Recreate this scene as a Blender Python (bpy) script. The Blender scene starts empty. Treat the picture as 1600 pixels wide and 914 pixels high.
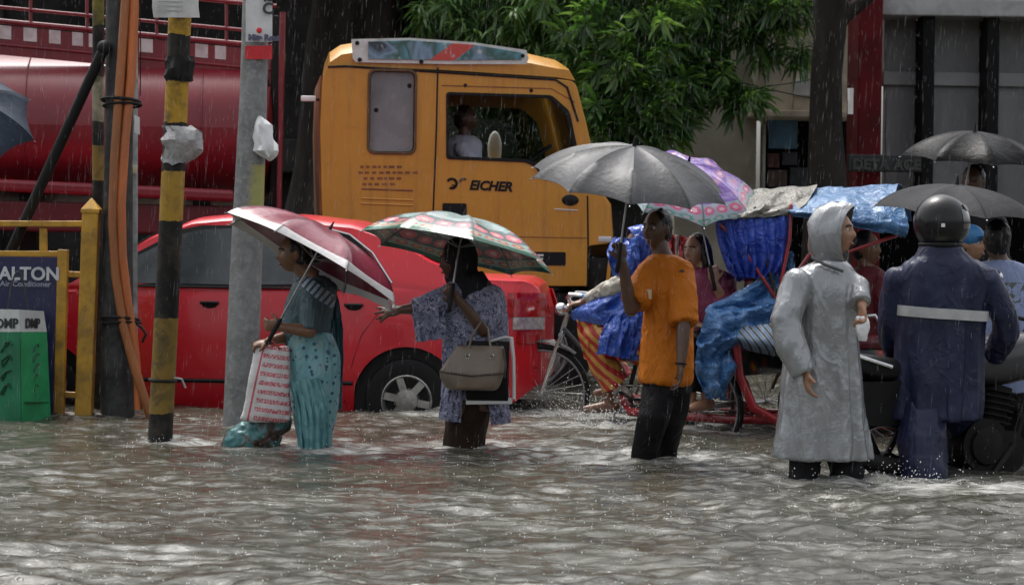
import bpy, bmesh, math, random
import numpy as np
from mathutils import Vector, Matrix, noise as mnoise
R = math.radians
random.seed(7)
rng = np.random.default_rng(7)
SC = bpy.context.scene
COL = SC.collection

# ------------------------------------------------------------------ camera
F = 4000.0          # focal length in photo pixels (1600 wide)
HCAM = 1.35         # eye height above the water
HY = 345.0          # horizon row of the photo
ROLL = R(0.8)
cam_d = bpy.data.cameras.new('camera')
cam_d.sensor_width = 36.0
cam_d.lens = F / 1600.0 * 36.0
cam_d.shift_y = -(457.0 - HY) / 1600.0
cam_d.clip_start = 0.1
cam_d.clip_end = 2000.0
cam_d.dof.use_dof = True
cam_d.dof.focus_distance = 14.6
cam_d.dof.aperture_fstop = 5.6
cam = bpy.data.objects.new('camera', cam_d)
COL.objects.link(cam)
cr, sr = math.cos(ROLL), math.sin(ROLL)
cam.matrix_world = Matrix(((cr, -sr, 0, 0), (0, 0, -1, 0), (sr, cr, 0, HCAM), (0, 0, 0, 1)))
SC.camera = cam

# ------------------------------------------------------------------ sky, sun, exposure (rainy overcast)
SUN_EL, SUN_AZ = R(67), R(-25)
world = bpy.data.worlds.new('World')
SC.world = world
world.use_nodes = True
wn = world.node_tree
wn.nodes.clear()
sky = wn.nodes.new('ShaderNodeTexSky')
sky.sky_type = 'NISHITA'
sky.sun_disc = False
sky.sun_elevation = SUN_EL
sky.sun_rotation = SUN_AZ
sky.air_density = 1.0
sky.dust_density = 6.0
sky.ozone_density = 1.0
hs = wn.nodes.new('ShaderNodeHueSaturation')
hs.inputs['Saturation'].default_value = 0.22
bg = wn.nodes.new('ShaderNodeBackground')
bg.inputs['Strength'].default_value = 0.15
wo = wn.nodes.new('ShaderNodeOutputWorld')
wn.links.new(sky.outputs[0], hs.inputs['Color'])
wn.links.new(hs.outputs[0], bg.inputs['Color'])
wn.links.new(bg.outputs[0], wo.inputs[0])
sun_d = bpy.data.lights.new('sun', 'SUN')
sun_d.energy = 0.9
sun_d.angle = R(16)
sun_d.color = (1.0, 0.97, 0.92)
sun = bpy.data.objects.new('sun', sun_d)
COL.objects.link(sun)
sd = Vector((math.sin(SUN_AZ) * math.cos(SUN_EL), math.cos(SUN_AZ) * math.cos(SUN_EL), math.sin(SUN_EL)))
sun.rotation_euler = sd.to_track_quat('Z', 'Y').to_euler()
sun.location = (0, 0, 30)
vs = SC.view_settings
vs.view_transform = 'Standard'
vs.look = 'None'
vs.exposure = 0.85
vs.gamma = 1.0
vs.use_curve_mapping = False
SC.cycles.use_denoising = True
SC.cycles.max_bounces = 6
SC.cycles.transparent_max_bounces = 12
SC.cycles.caustics_reflective = False
SC.cycles.caustics_refractive = False

# ------------------------------------------------------------------ helpers
def P(px, py, d):
    """photo pixel + distance -> world point"""
    u = (px - 800.0) / F * d
    v = -(py - HY) / F * d
    return Vector((u * cr - v * sr, d, u * sr + v * cr + HCAM))

def G(px, py, z=0.0):
    """photo pixel -> point on the horizontal plane z"""
    k = ((px - 800.0) * sr - (py - HY) * cr) / F
    return P(px, py, (z - HCAM) / k)

W = {}
def tag(o, label=None, cat=None, group=None, kind=None):
    if label: o['label'] = label
    if cat: o['category'] = cat
    if group: o['group'] = group
    if kind: o['kind'] = kind
    return o

def thing(name, label, cat, loc=(0, 0, 0), rz=0.0, group=None, rx=0.0, ry=0.0):
    o = bpy.data.objects.new(name, None)
    o.empty_display_size = 0.1
    COL.objects.link(o)
    o.location = loc
    o.rotation_euler = (rx, ry, rz)
    W[o] = Matrix.Translation(Vector(loc)) @ o.rotation_euler.to_matrix().to_4x4()
    return tag(o, label, cat, group)

def frame(d, up=Vector((0, 0, 1))):
    d = Vector(d).normalized()
    up = Vector(up)
    if abs(d.dot(up.normalized())) > 0.98:
        up = Vector((0, 1, 0)) if abs(d.y) < 0.9 else Vector((1, 0, 0))
    x = up.cross(d).normalized()
    y = d.cross(x).normalized()
    return x, y, d

class MB:
    def __init__(s):
        s.v = []; s.f = []; s.uv = None
    def add(s, vs, fs):
        n = len(s.v)
        s.v += [tuple(v) for v in vs]
        s.f += [tuple(i + n for i in f) for f in fs]
        return s
    def box(s, c, size, rot=None):
        c = Vector(c); hx, hy, hz = [k / 2 for k in size]
        vs = [Vector((x, y, z)) for x in (-hx, hx) for y in (-hy, hy) for z in (-hz, hz)]
        if rot is not None: vs = [rot @ v for v in vs]
        return s.add([c + v for v in vs], [(0, 1, 3, 2), (4, 6, 7, 5), (0, 4, 5, 1), (2, 3, 7, 6), (0, 2, 6, 4), (1, 5, 7, 3)])
    def bar(s, a, b, w, h, up=(0, 0, 1)):
        a, b = Vector(a), Vector(b)
        x, y, z = frame(b - a, up)
        vs = [p + x * sx * w / 2 + y * sy * h / 2 for p in (a, b) for sx, sy in ((-1, -1), (1, -1), (1, 1), (-1, 1))]
        return s.add(vs, [(3, 2, 1, 0), (4, 5, 6, 7), (0, 1, 5, 4), (1, 2, 6, 5), (2, 3, 7, 6), (3, 0, 4, 7)])
    def tube(s, pts, rad, seg=10, round_ends=False, up=(0, 0, 1), flat=None):
        pts = [Vector(p) for p in pts]
        n = len(pts)
        if not hasattr(rad, '__len__'): rad = [rad] * n
        rad = list(rad)
        if round_ends:
            d0 = (pts[0] - pts[1]).normalized(); d1 = (pts[-1] - pts[-2]).normalized()
            r0, r1 = rad[0], rad[-1]
            pts = [pts[0] + d0 * r0 * .95, pts[0] + d0 * r0 * .65] + pts + [pts[-1] + d1 * r1 * .65, pts[-1] + d1 * r1 * .95]
            rad = [r0 * .3, r0 * .76] + rad + [r1 * .76, r1 * .3]
            n += 4
        vs, fs = [], []
        px = None
        for i, p in enumerate(pts):
            a = pts[max(i - 1, 0)]; b = pts[min(i + 1, n - 1)]
            t = (b - a)
            if t.length < 1e-9: t = Vector((0, 0, 1))
            t.normalize()
            if px is None:
                x, y, _ = frame(t, up)
            else:
                x = (px - t * px.dot(t))
                if x.length < 1e-6: x, y, _ = frame(t, up)
                x.normalize(); y = t.cross(x)
            px = x
            ky = 1.0 if flat is None else flat
            for k in range(seg):
                a_ = 2 * math.pi * k / seg
                vs.append(p + x * math.cos(a_) * rad[i] + y * math.sin(a_) * rad[i] * ky)
        for i in range(n - 1):
            for k in range(seg):
                k2 = (k + 1) % seg
                fs.append((i * seg + k, i * seg + k2, (i + 1) * seg + k2, (i + 1) * seg + k))
        fs.append(tuple(range(seg - 1, -1, -1)))
        fs.append(tuple((n - 1) * seg + k for k in range(seg)))
        return s.add(vs, fs)
    def ring(s, c, axis, r, tr, seg=32, ts=8, a0=0.0, a1=2 * math.pi):
        """torus (or an arc of it) about axis"""
        x, y, z = frame(axis)
        full = abs(a1 - a0 - 2 * math.pi) < 1e-6
        n = seg if full else seg + 1
        vs, fs = [], []
        for i in range(n):
            a = a0 + (a1 - a0) * i / seg
            e = x * math.cos(a) + y * math.sin(a)
            for k in range(ts):
                b = 2 * math.pi * k / ts
                vs.append(Vector(c) + e * (r + tr * math.cos(b)) + z * tr * math.sin(b))
        for i in range(seg):
            j = (i + 1) % n
            for k in range(ts):
                k2 = (k + 1) % ts
                fs.append((i * ts + k, j * ts + k, j * ts + k2, i * ts + k2))
        if not full:
            fs.append(tuple(range(ts))); fs.append(tuple((n - 1) * ts + k for k in range(ts - 1, -1, -1)))
        return s.add(vs, fs)
    def lathe(s, prof, c, axis, seg=32, closed=False):
        x, y, z = frame(axis)
        vs, fs = [], []
        n = len(prof)
        for i in range(seg):
            a = 2 * math.pi * i / seg
            e = x * math.cos(a) + y * math.sin(a)
            for r, h in prof: vs.append(Vector(c) + e * r + z * h)
        m = n if closed else n - 1
        for i in range(seg):
            j = (i + 1) % seg
            for k in range(m):
                k2 = (k + 1) % n
                fs.append((i * n + k, j * n + k, j * n + k2, i * n + k2))
        return s.add(vs, fs)
    def ell(s, c, r, rot=None, seg=16, rings=10):
        if not hasattr(r, '__len__'): r = (r, r, r)
        c = Vector(c)
        vs, fs = [], []
        for i in range(1, rings):
            th = math.pi * i / rings
            for k in range(seg):
                ph = 2 * math.pi * k / seg
                v = Vector((r[0] * math.sin(th) * math.cos(ph), r[1] * math.sin(th) * math.sin(ph), r[2] * math.cos(th)))
                vs.append(c + (rot @ v if rot is not None else v))
        t = Vector((0, 0, r[2])); t = rot @ t if rot is not None else t
        vs += [c + t, c - t]
        m = (rings - 1) * seg
        for i in range(rings - 2):
            for k in range(seg):
                k2 = (k + 1) % seg
                fs.append((i * seg + k, (i + 1) * seg + k, (i + 1) * seg + k2, i * seg + k2))
        for k in range(seg):
            k2 = (k + 1) % seg
            fs.append((m, k, k2)); fs.append((m + 1, (rings - 2) * seg + k2, (rings - 2) * seg + k))
        return s.add(vs, fs)
    def grid(s, pts):
        """rows x cols of points"""
        n, m = len(pts), len(pts[0])
        return s.add([p for row in pts for p in row],
                     [(i * m + j, i * m + j + 1, (i + 1) * m + j + 1, (i + 1) * m + j) for i in range(n - 1) for j in range(m - 1)])
    def sheet(s, pts, th):
        """closed thin slab from a grid of points"""
        n, m = len(pts), len(pts[0])
        g = np.array([[tuple(p) for p in row] for row in pts])
        du = np.gradient(g, axis=0); dv = np.gradient(g, axis=1)
        nn = np.cross(du, dv); nn /= np.linalg.norm(nn, axis=2, keepdims=True) + 1e-12
        a = (g + nn * th / 2).reshape(-1, 3); b = (g - nn * th / 2).reshape(-1, 3)
        k = n * m
        fs = []
        for i in range(n - 1):
            for j in range(m - 1):
                q = (i * m + j, i * m + j + 1, (i + 1) * m + j + 1, (i + 1) * m + j)
                fs.append(q); fs.append(tuple(k + t for t in q[::-1]))
        edge = [(0, j) for j in range(m)] + [(i, m - 1) for i in range(1, n)] + [(n - 1, j) for j in range(m - 2, -1, -1)] + [(i, 0) for i in range(n - 2, 0, -1)]
        e = [i * m + j for i, j in edge]
        for i in range(len(e)):
            a_, b_ = e[i], e[(i + 1) % len(e)]
            fs.append((b_, a_, a_ + k, b_ + k))
        return s.add(list(map(tuple, a)) + list(map(tuple, b)), fs)
    def mesh(s, name, M=None):
        me = bpy.data.meshes.new(name)
        v = s.v if M is None else [tuple(M @ Vector(p)) for p in s.v]
        me.from_pydata(v, [], s.f)
        me.update()
        return me
    def build(s, name, mat, parent=None, world=False, smooth=40, bevel=0.0, origin=None, fix=True):
        M = None
        if parent is not None and world: M = W[parent].inverted()
        if parent is None and origin is not None: M = Matrix.Translation(-Vector(origin))
        me = s.mesh(name, M)
        return link(name, me, mat, parent, smooth, bevel, origin, fix)

def link(name, me, mat, parent=None, smooth=40, bevel=0.0, origin=None, fix=True):
    if fix or bevel:
        bm = bmesh.new(); bm.from_mesh(me)
        if bevel:
            es = [e for e in bm.edges if len(e.link_faces) == 2 and e.calc_face_angle(0) > 0.5]
            bmesh.ops.bevel(bm, geom=es, offset=bevel, segments=2, profile=0.5, affect='EDGES', clamp_overlap=True)
        if fix: bmesh.ops.recalc_face_normals(bm, faces=bm.faces)
        bm.to_mesh(me); bm.free()
    if smooth:
        me.shade_smooth()
        me.set_sharp_from_angle(angle=R(smooth))
    if mat is not None: me.materials.append(mat)
    o = bpy.data.objects.new(name, me)
    COL.objects.link(o)
    if parent is not None:
        o.parent = parent; W[o] = W.get(parent, Matrix.Identity(4))
    else:
        if origin is not None: o.location = origin
        W[o] = Matrix.Translation(Vector(origin)) if origin is not None else Matrix.Identity(4)
    return o

def plate(outer, holes=(), th=0.02, bev=0.0):
    """flat 2D plate with holes (x, y in plan, thickness about z=0) -> (verts, faces)"""
    cu = bpy.data.curves.new('c', 'CURVE'); cu.dimensions = '2D'; cu.fill_mode = 'BOTH'
    cu.extrude = max(th / 2 - bev, 0.0); cu.bevel_depth = bev; cu.bevel_resolution = 1
    if bev: cu.offset = -bev
    for poly in [outer] + list(holes):
        sp = cu.splines.new('POLY'); sp.points.add(len(poly) - 1)
        for q, p in zip(sp.points, poly): q.co = (p[0], p[1], 0, 1)
        sp.use_cyclic_u = True
    o = bpy.data.objects.new('c', cu)
    me = o.to_mesh()
    vs = [v.co.copy() for v in me.vertices]; fs = [tuple(p.vertices) for p in me.polygons]
    o.to_mesh_clear(); bpy.data.objects.remove(o); bpy.data.curves.remove(cu)
    return vs, fs

def rrect(x0, y0, x1, y1, r=0.05, n=5):
    out = []
    for cx, cy, a0 in ((x1 - r, y1 - r, 0), (x0 + r, y1 - r, 90), (x0 + r, y0 + r, 180), (x1 - r, y0 + r, 270)):
        for k in range(n + 1):
            a = R(a0 + 90 * k / n); out.append((cx + r * math.cos(a), cy + r * math.sin(a)))
    return out

def rpoly(pts, r, n=4):
    """polygon with rounded corners"""
    out = []
    m = len(pts)
    for i in range(m):
        p = Vector(pts[i]); a = Vector(pts[i - 1]); b = Vector(pts[(i + 1) % m])
        rr = r[i] if hasattr(r, '__len__') else r
        if rr <= 0: out.append(tuple(p)); continue
        da = (a - p); db = (b - p)
        ra = min(rr, da.length * .45); rb = min(rr, db.length * .45)
        q0 = p + da.normalized() * ra; q1 = p + db.normalized() * rb
        for k in range(n + 1):
            t = k / n
            out.append(tuple(q0 * (1 - t) ** 2 + p * 2 * t * (1 - t) + q1 * t * t))
    return out

def text_vf(txt, size=1.0, th=0.004, bold=0.0, shear=0.0, spacing=1.0, align='LEFT'):
    cu = bpy.data.curves.new('t', 'FONT'); cu.body = txt; cu.size = size; cu.extrude = th / 2
    cu.offset = bold; cu.shear = shear; cu.space_character = spacing; cu.align_x = align; cu.resolution_u = 3
    o = bpy.data.objects.new('t', cu); COL.objects.link(o)
    bpy.context.view_layer.update()
    me = o.evaluated_get(bpy.context.evaluated_depsgraph_get()).to_mesh()
    vs = [v.co.copy() for v in me.vertices]; fs = [tuple(p.vertices) for p in me.polygons]
    bpy.data.objects.remove(o); bpy.data.curves.remove(cu)
    return vs, fs

def on_plane(vf, o, x, y):
    o = Vector(o); x = Vector(x).normalized(); y = Vector(y).normalized(); z = x.cross(y)
    return [o + x * v[0] + y * v[1] + z * v[2] for v in vf[0]], vf[1]

def fbm(p, o=3):
    s, a = 0.0, 1.0
    for _ in range(o):
        s += a * mnoise.noise(p); p = p * 2.03 + Vector((3.1, 1.7, 5.3)); a *= .5
    return s

def remesh(mb, name, voxel=0.008, smooth=1, fold=None):
    """union of overlapping closed shells as one continuous surface; fold(co, normal) -> offset"""
    me = mb.mesh(name)
    o = bpy.data.objects.new('tmp', me); COL.objects.link(o)
    m = o.modifiers.new('r', 'REMESH'); m.mode = 'VOXEL'; m.voxel_size = voxel; m.use_smooth_shade = True
    if smooth:
        k = o.modifiers.new('s', 'SMOOTH'); k.factor = 0.5; k.iterations = smooth
    dg = bpy.context.evaluated_depsgraph_get(); dg.update()
    ev = o.evaluated_get(dg)
    me2 = bpy.data.meshes.new_from_object(ev)
    me2.name = name
    bpy.data.objects.remove(o); bpy.data.meshes.remove(me)
    if fold is not None:
        n = len(me2.vertices)
        co = np.empty(n * 3, 'f'); me2.vertices.foreach_get('co', co); co = co.reshape(-1, 3)
        no = np.array([v.normal for v in me2.vertices], 'f')
        off = np.array([fold(Vector(c)) for c in co], 'f')
        co = co + no * off[:, None]
        me2.vertices.foreach_set('co', co.ravel()); me2.update()
    return me2

def put(me, name, mat, parent, world=True):
    if world: me.transform(W[parent].inverted())
    me.shade_smooth()
    return link(name, me, mat, parent, smooth=0, fix=False)

# ------------------------------------------------------------------ materials
def lin(h):
    if not isinstance(h, str): return tuple(h) + ((1,) if len(h) == 3 else ())
    h = h.lstrip('#')
    c = [int(h[i:i + 2], 16) / 255 for i in (0, 2, 4)]
    return tuple(x / 12.92 if x <= .04045 else ((x + .055) / 1.055) ** 2.4 for x in c) + (1,)

class NT:
    def __init__(s, name):
        s.m = bpy.data.materials.new(name); s.m.use_nodes = True
        s.t = s.m.node_tree; s.t.nodes.clear()
        s.out = s.n('ShaderNodeOutputMaterial'); s.b = s.n('ShaderNodeBsdfPrincipled')
        s.l(s.b.outputs[0], s.out.inputs[0])
    def n(s, t, **k):
        x = s.t.nodes.new(t)
        for a, b in k.items(): setattr(x, a, b)
        return x
    def l(s, a, b): s.t.links.new(a, b)
    def put(s, sock, v):
        if isinstance(v, bpy.types.NodeSocket): s.l(v, sock)
        elif v is not None: sock.default_value = v
    def math(s, op, a, b=None, c=None, clamp=False):
        x = s.n('ShaderNodeMath', operation=op, use_clamp=clamp)
        s.put(x.inputs[0], a); s.put(x.inputs[1], b)
        if c is not None: s.put(x.inputs[2], c)
        return x.outputs[0]
    def mix(s, f, a, b, mode='MIX'):
        x = s.n('ShaderNodeMix', data_type='RGBA', blend_type=mode)
        s.put(x.inputs[0], f)
        s.put(x.inputs[6], lin(a) if not isinstance(a, bpy.types.NodeSocket) else a)
        s.put(x.inputs[7], lin(b) if not isinstance(b, bpy.types.NodeSocket) else b)
        return x.outputs[2]
    def ramp(s, f, stops, interp='LINEAR'):
        x = s.n('ShaderNodeValToRGB'); x.color_ramp.interpolation = interp
        e = x.color_ramp.elements
        while len(e) < len(stops): e.new(0.5)
        for q, (p, c) in zip(e, stops): q.position = p; q.color = lin(c)
        s.put(x.inputs[0], f)
        return x.outputs[0]
    def coord(s, kind='Object', scale=None, rot=None):
        tc = s.n('ShaderNodeTexCoord')
        o = tc.outputs[kind]
        if scale is None and rot is None: return o
        mp = s.n('ShaderNodeMapping')
        if scale is not None: mp.inputs['Scale'].default_value = scale if hasattr(scale, '__len__') else (scale,) * 3
        if rot is not None: mp.inputs['Rotation'].default_value = rot
        s.l(o, mp.inputs[0])
        return mp.outputs[0]
    def noise(s, co, scale, detail=4, rough=.55, dist=0.0):
        x = s.n('ShaderNodeTexNoise'); x.inputs['Scale'].default_value = scale; x.inputs['Detail'].default_value = detail
        x.inputs['Roughness'].default_value = rough; x.inputs['Distortion'].default_value = dist
        s.l(co, x.inputs['Vector']); return x.outputs[0]
    def voro(s, co, scale, feature='F1', rnd=1.0):
        x = s.n('ShaderNodeTexVoronoi', feature=feature); x.inputs['Scale'].default_value = scale; x.inputs['Randomness'].default_value = rnd
        s.l(co, x.inputs['Vector']); return x.outputs['Distance']
    def wave(s, co, scale, dist=0.0, direction='X', detail=2):
        x = s.n('ShaderNodeTexWave', bands_direction=direction); x.inputs['Scale'].default_value = scale
        x.inputs['Distortion'].default_value = dist; x.inputs['Detail'].default_value = detail
        s.l(co, x.inputs['Vector']); return x.outputs['Fac']
    def bump(s, h, strength=.3, dist=.01, prev=None):
        x = s.n('ShaderNodeBump'); x.inputs['Strength'].default_value = strength; x.inputs['Distance'].default_value = dist
        s.l(h, x.inputs['Height'])
        if prev is not None: s.l(prev, x.inputs['Normal'])
        return x.outputs[0]
    def crease(s, co, scale, dist=.8):
        n = s.noise(co, scale, 3, .5, dist)
        return s.math('POWER', s.math('SUBTRACT', 1.0, s.math('MULTIPLY', s.math('ABSOLUTE', s.math('SUBTRACT', n, .5)), 4.0, clamp=True)), 3.0)
    def sep(s, v):
        x = s.n('ShaderNodeSeparateXYZ'); s.l(v, x.inputs[0]); return x.outputs
    def comb(s, x_, y_, z_=0.0):
        x = s.n('ShaderNodeCombineXYZ'); s.put(x.inputs[0], x_); s.put(x.inputs[1], y_); s.put(x.inputs[2], z_); return x.outputs[0]
    def done(s, color=None, rough=.5, metal=0.0, spec=.5, coat=0.0, coat_rough=.08, normal=None, alpha=None, trans=None, ior=None, sheen=None):
        b = s.b.inputs
        s.put(b['Base Color'], lin(color) if color is not None and not isinstance(color, bpy.types.NodeSocket) else color)
        s.put(b['Roughness'], rough); s.put(b['Metallic'], metal); s.put(b['Specular IOR Level'], spec)
        s.put(b['Coat Weight'], coat); s.put(b['Coat Roughness'], coat_rough)
        if normal is not None: s.l(normal, b['Normal'])
        if alpha is not None: s.put(b['Alpha'], alpha)
        if trans is not None: s.put(b['Transmission Weight'], trans)
        if ior is not None: s.put(b['IOR'], ior)
        return s.m

MC = {}
def mat(name, color, rough=.5, metal=0.0, spec=.5, coat=0.0, var=.15, vs=6.0, bs=0.0, bump=.25, bd=.004, color2=None, dirt=None, dirt_s=3.0, dirt_amt=.5, stretch=None):
    """plain procedural surface: base colour with noise variation, optional dirt and bump"""
    if name in MC: return MC[name]
    t = NT(name)
    co = t.coord('Object', scale=stretch)
    n1 = t.noise(co, vs, 5, .6)
    c = lin(color)
    lo = tuple(x * (1 - var) for x in c[:3]); hi = tuple(min(1, x * (1 + var)) for x in c[:3])
    if color2 is not None: lo, hi = c[:3], lin(color2)[:3]
    col = t.ramp(n1, [(.32, lo), (.68, hi)])
    if dirt is not None:
        n2 = t.noise(co, dirt_s, 6, .65, .4)
        f = t.ramp(n2, [(.46, (0, 0, 0)), (.62, (dirt_amt,) * 3)])
        col = t.mix(f, col, dirt)
    rr = t.math('MULTIPLY_ADD', n1, .25, rough - .12, clamp=True)
    nb = None
    if bs: nb = t.bump(t.noise(co, bs, 5, .6), bump, bd)
    MC[name] = t.done(col, rr, metal, spec, coat, normal=nb)
    return MC[name]

# ------------------------------------------------------------------ ground and flood water
def perlin(x, y, seed):
    r = np.random.default_rng(seed)
    n = 256
    ang = r.uniform(0, 2 * np.pi, (n, n)); gx, gy = np.cos(ang), np.sin(ang)
    xi = np.floor(x).astype(int); yi = np.floor(y).astype(int)
    xf, yf = x - xi, y - yi
    u = xf * xf * xf * (xf * (xf * 6 - 15) + 10); v = yf * yf * yf * (yf * (yf * 6 - 15) + 10)
    def g(ix, iy, fx, fy): return gx[ix % n, iy % n] * fx + gy[ix % n, iy % n] * fy
    a = g(xi, yi, xf, yf); b = g(xi + 1, yi, xf - 1, yf); c = g(xi, yi + 1, xf, yf - 1); d = g(xi + 1, yi + 1, xf - 1, yf - 1)
    return (a * (1 - u) + b * u) * (1 - v) + (c * (1 - u) + d * u) * v

road_z = -0.20
mb = MB(); mb.add([(-300, -20, road_z), (300, -20, road_z), (300, 400, road_z), (-300, 400, road_z)], [(0, 1, 2, 3)])
tag(mb.build('road', mat('wet_asphalt', (.05, .05, .05), .5, vs=20, bs=80), smooth=0), kind='structure')

WX0, WX1, WY0, WY1 = -4.6, 4.8, 8.2, 25.0
nx, ny = 430, 640
# rows packed closer near the camera
ty = np.linspace(0, 1, ny)
ys = WY0 + (WY1 - WY0) * (0.62 * ty + 0.38 * ty ** 2)
xs = np.linspace(WX0, WX1, nx)
X, Y = np.meshgrid(xs, ys)
# a current running left to right drags the chop into streaks along x
wx = X + .25 * perlin(X * .7, Y * .7, 1); wy = Y + .25 * perlin(X * .7 + 9, Y * .7, 2)
def ridge(a): return 1 - 2 * np.abs(a)
H = .030 * perlin(wx * .75, wy * 1.3, 3) + .036 * perlin(wx * 1.7, wy * 3.0, 4) + .018 * ridge(perlin(wx * 3.0 + 5, wy * 5.2, 5)) \
    + .017 * perlin(wx * 6.0, wy * 9.0, 6) + .009 * perlin(wx * 12, wy * 16, 7) + .003 * perlin(wx * 24, wy * 30, 8)
calm = .75 + .6 * np.clip(perlin(X * .35, Y * .5, 11) * 1.6 + .3, 0, 1)
H *= calm
for (px, py, A, rad) in ((490, 700, .022, .30), (725, 697, .024, .30), (1025, 718, .03, .30), (1255, 752, .026, .25), (1325, 748, .026, .25), (1450, 760, .035, .35),
                         (250, 690, .018, .22), (372, 668, .016, .25), (1380, 745, .025, .25), (1550, 760, .03, .4), (880, 650, .03, .4), (945, 665, .03, .3), (1095, 668, .03, .4), (643, 648, .02, .4)):
    g0 = G(px, py)
    rr = np.hypot(X - g0.x, (Y - g0.y))
    H += A * np.exp(-(rr / rad) ** 2) * np.cos(rr * 30.0) * .55 + A * .35 * np.exp(-((rr - .10) / .07) ** 2) * (1 + perlin(X * 14, Y * 14, 12))
edge = np.clip(np.minimum(np.minimum(X - WX0, WX1 - X), np.minimum(Y - WY0, WY1 - Y)) / .3, 0, 1)
H *= edge
v = np.stack([X, Y, H], -1).reshape(-1, 3)
idx = np.arange(nx * ny).reshape(ny, nx)
q = np.stack([idx[:-1, :-1], idx[:-1, 1:], idx[1:, 1:], idx[1:, :-1]], -1).reshape(-1, 4)
n0 = len(v)
BX0, BX1, BY0, BY1 = -300, 300, -20, 400
ov = [(BX0, BY0, 0), (BX1, BY0, 0), (BX1, BY1, 0), (BX0, BY1, 0), (WX0, WY0, 0), (WX1, WY0, 0), (WX1, WY1, 0), (WX0, WY1, 0)]
of = [(n0, n0 + 1, n0 + 5, n0 + 4), (n0 + 1, n0 + 2, n0 + 6, n0 + 5), (n0 + 2, n0 + 3, n0 + 7, n0 + 6), (n0 + 3, n0, n0 + 4, n0 + 7)]
me = bpy.data.meshes.new('flood_water')
me.from_pydata(v.tolist() + ov, [], q.tolist() + of); me.update(); me.shade_smooth()
# churned, aerated water round legs, wheels and poles
WAKE = ((490, 702, .26), (725, 699, .26), (1020, 718, .26), (1255, 752, .2), (1325, 750, .2), (1450, 764, .3), (250, 692, .14), (372, 670, .16), (1385, 750, .28), (1550, 765, .35),
        (880, 652, .35), (945, 668, .32), (1095, 672, .38), (1180, 676, .35), (643, 650, .3), (820, 648, .3), (400, 690, .2))
wk = np.zeros_like(X)
for px, py, r_ in WAKE:
    g0 = G(px, py)
    wk = np.maximum(wk, np.exp(-(((X - g0.x - .10) / (r_ * 1.5)) ** 2 + ((Y - g0.y) / r_) ** 2)))
wk = np.clip(wk * (1.0 + 1.6 * perlin(X * 7, Y * 10, 31)), 0, 1)
at = me.attributes.new('wake', 'FLOAT', 'POINT')
at.data.foreach_set('value', np.concatenate([wk.ravel(), np.zeros(8)]).astype('f'))
t = NT('muddy_water')
co = t.coord('Object')
cs = t.coord('Object', scale=(1.0, 1.9, 1.0))
mud = t.noise(cs, .8, 4, .6, .6)
col = t.ramp(mud, [(.3, (.028, .027, .018)), (.7, (.06, .057, .042))])
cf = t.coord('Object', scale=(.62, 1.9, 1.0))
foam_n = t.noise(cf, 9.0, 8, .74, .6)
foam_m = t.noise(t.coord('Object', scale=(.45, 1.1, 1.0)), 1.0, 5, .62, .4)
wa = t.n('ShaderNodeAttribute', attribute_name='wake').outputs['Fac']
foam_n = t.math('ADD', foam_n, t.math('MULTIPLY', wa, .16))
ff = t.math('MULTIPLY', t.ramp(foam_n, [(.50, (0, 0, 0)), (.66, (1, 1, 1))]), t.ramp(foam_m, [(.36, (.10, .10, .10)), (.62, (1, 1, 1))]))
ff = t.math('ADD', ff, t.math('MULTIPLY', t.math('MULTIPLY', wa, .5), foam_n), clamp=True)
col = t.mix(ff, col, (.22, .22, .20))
fleck = t.ramp(t.noise(t.coord('Object', scale=(.8, 1.7, 1.0)), 26.0, 5, .7, .3), [(.63, (0, 0, 0)), (.69, (1, 1, 1))])
fleck = t.math('MULTIPLY', fleck, t.ramp(foam_m, [(.34, (.15, .15, .15)), (.58, (1, 1, 1))]))
col = t.mix(fleck, col, (.55, .55, .53))
churn = t.math('MULTIPLY', wa, t.ramp(t.noise(cf, 14.0, 6, .7, .5), [(.44, (0, 0, 0)), (.60, (.9, .9, .9))]))
col = t.mix(churn, col, (.50, .50, .47))
b1 = t.bump(t.noise(cs, 30, 5, .65), .30, .012)
# rings of rain drops
vr = t.voro(co, 14.0, 'F1')
rip = t.math('MULTIPLY', t.math('SINE', t.math('MULTIPLY', vr, 55.0)), t.ramp(vr, [(.0, (1, 1, 1)), (.45, (0, 0, 0))]))
b2 = t.bump(rip, .22, .006, b1)
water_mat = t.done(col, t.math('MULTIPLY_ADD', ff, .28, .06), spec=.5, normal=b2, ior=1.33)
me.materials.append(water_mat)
water = bpy.data.objects.new('flood_water', me); COL.objects.link(water)
tag(water, kind='structure'); W[water] = Matrix.Identity(4)

# ------------------------------------------------------------------ buildings at the back
def wall_box(mb, px0, px1, py0, py1, d, depth):
    """box whose front face spans the given photo rectangle at distance d"""
    a = P(px0, py1, d); b = P(px1, py0, d)
    mb.box(((a.x + b.x) / 2, d + depth / 2, (a.z + b.z) / 2), (abs(b.x - a.x), depth, abs(b.z - a.z)))
    return mb

conc_beige = mat('beige_render', (.62, .55, .43), .75, vs=2.5, var=.12, bs=30, bump=.2, dirt=(.17, .15, .12), dirt_s=1.6, dirt_amt=.45)
conc_grey = mat('grey_wall_paint', (.30, .30, .31), .7, vs=1.5, var=.2, bs=25, dirt=(.12, .12, .12), dirt_s=1.2, dirt_amt=.5, stretch=(1, 1, .35))
dark_paint = mat('dark_painted_pillar', (.009, .009, .010), .7, spec=.15, vs=5, bs=20)
red_paint = mat('dark_red_pillar_paint', (.105, .005, .008), .65, spec=.2, vs=2, var=.35, bs=18, dirt=(.05, .004, .006), dirt_s=2.2)
shaded = mat('shade_dark_concrete', (.030, .028, .028), .9, spec=.1, vs=1.2, var=.45, bs=10, bump=.5, bd=.03, dirt=(.02, .022, .02), dirt_s=1.5, dirt_amt=.8)  # weathered concrete, base colour darkened to carry the shade under the tree
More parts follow.
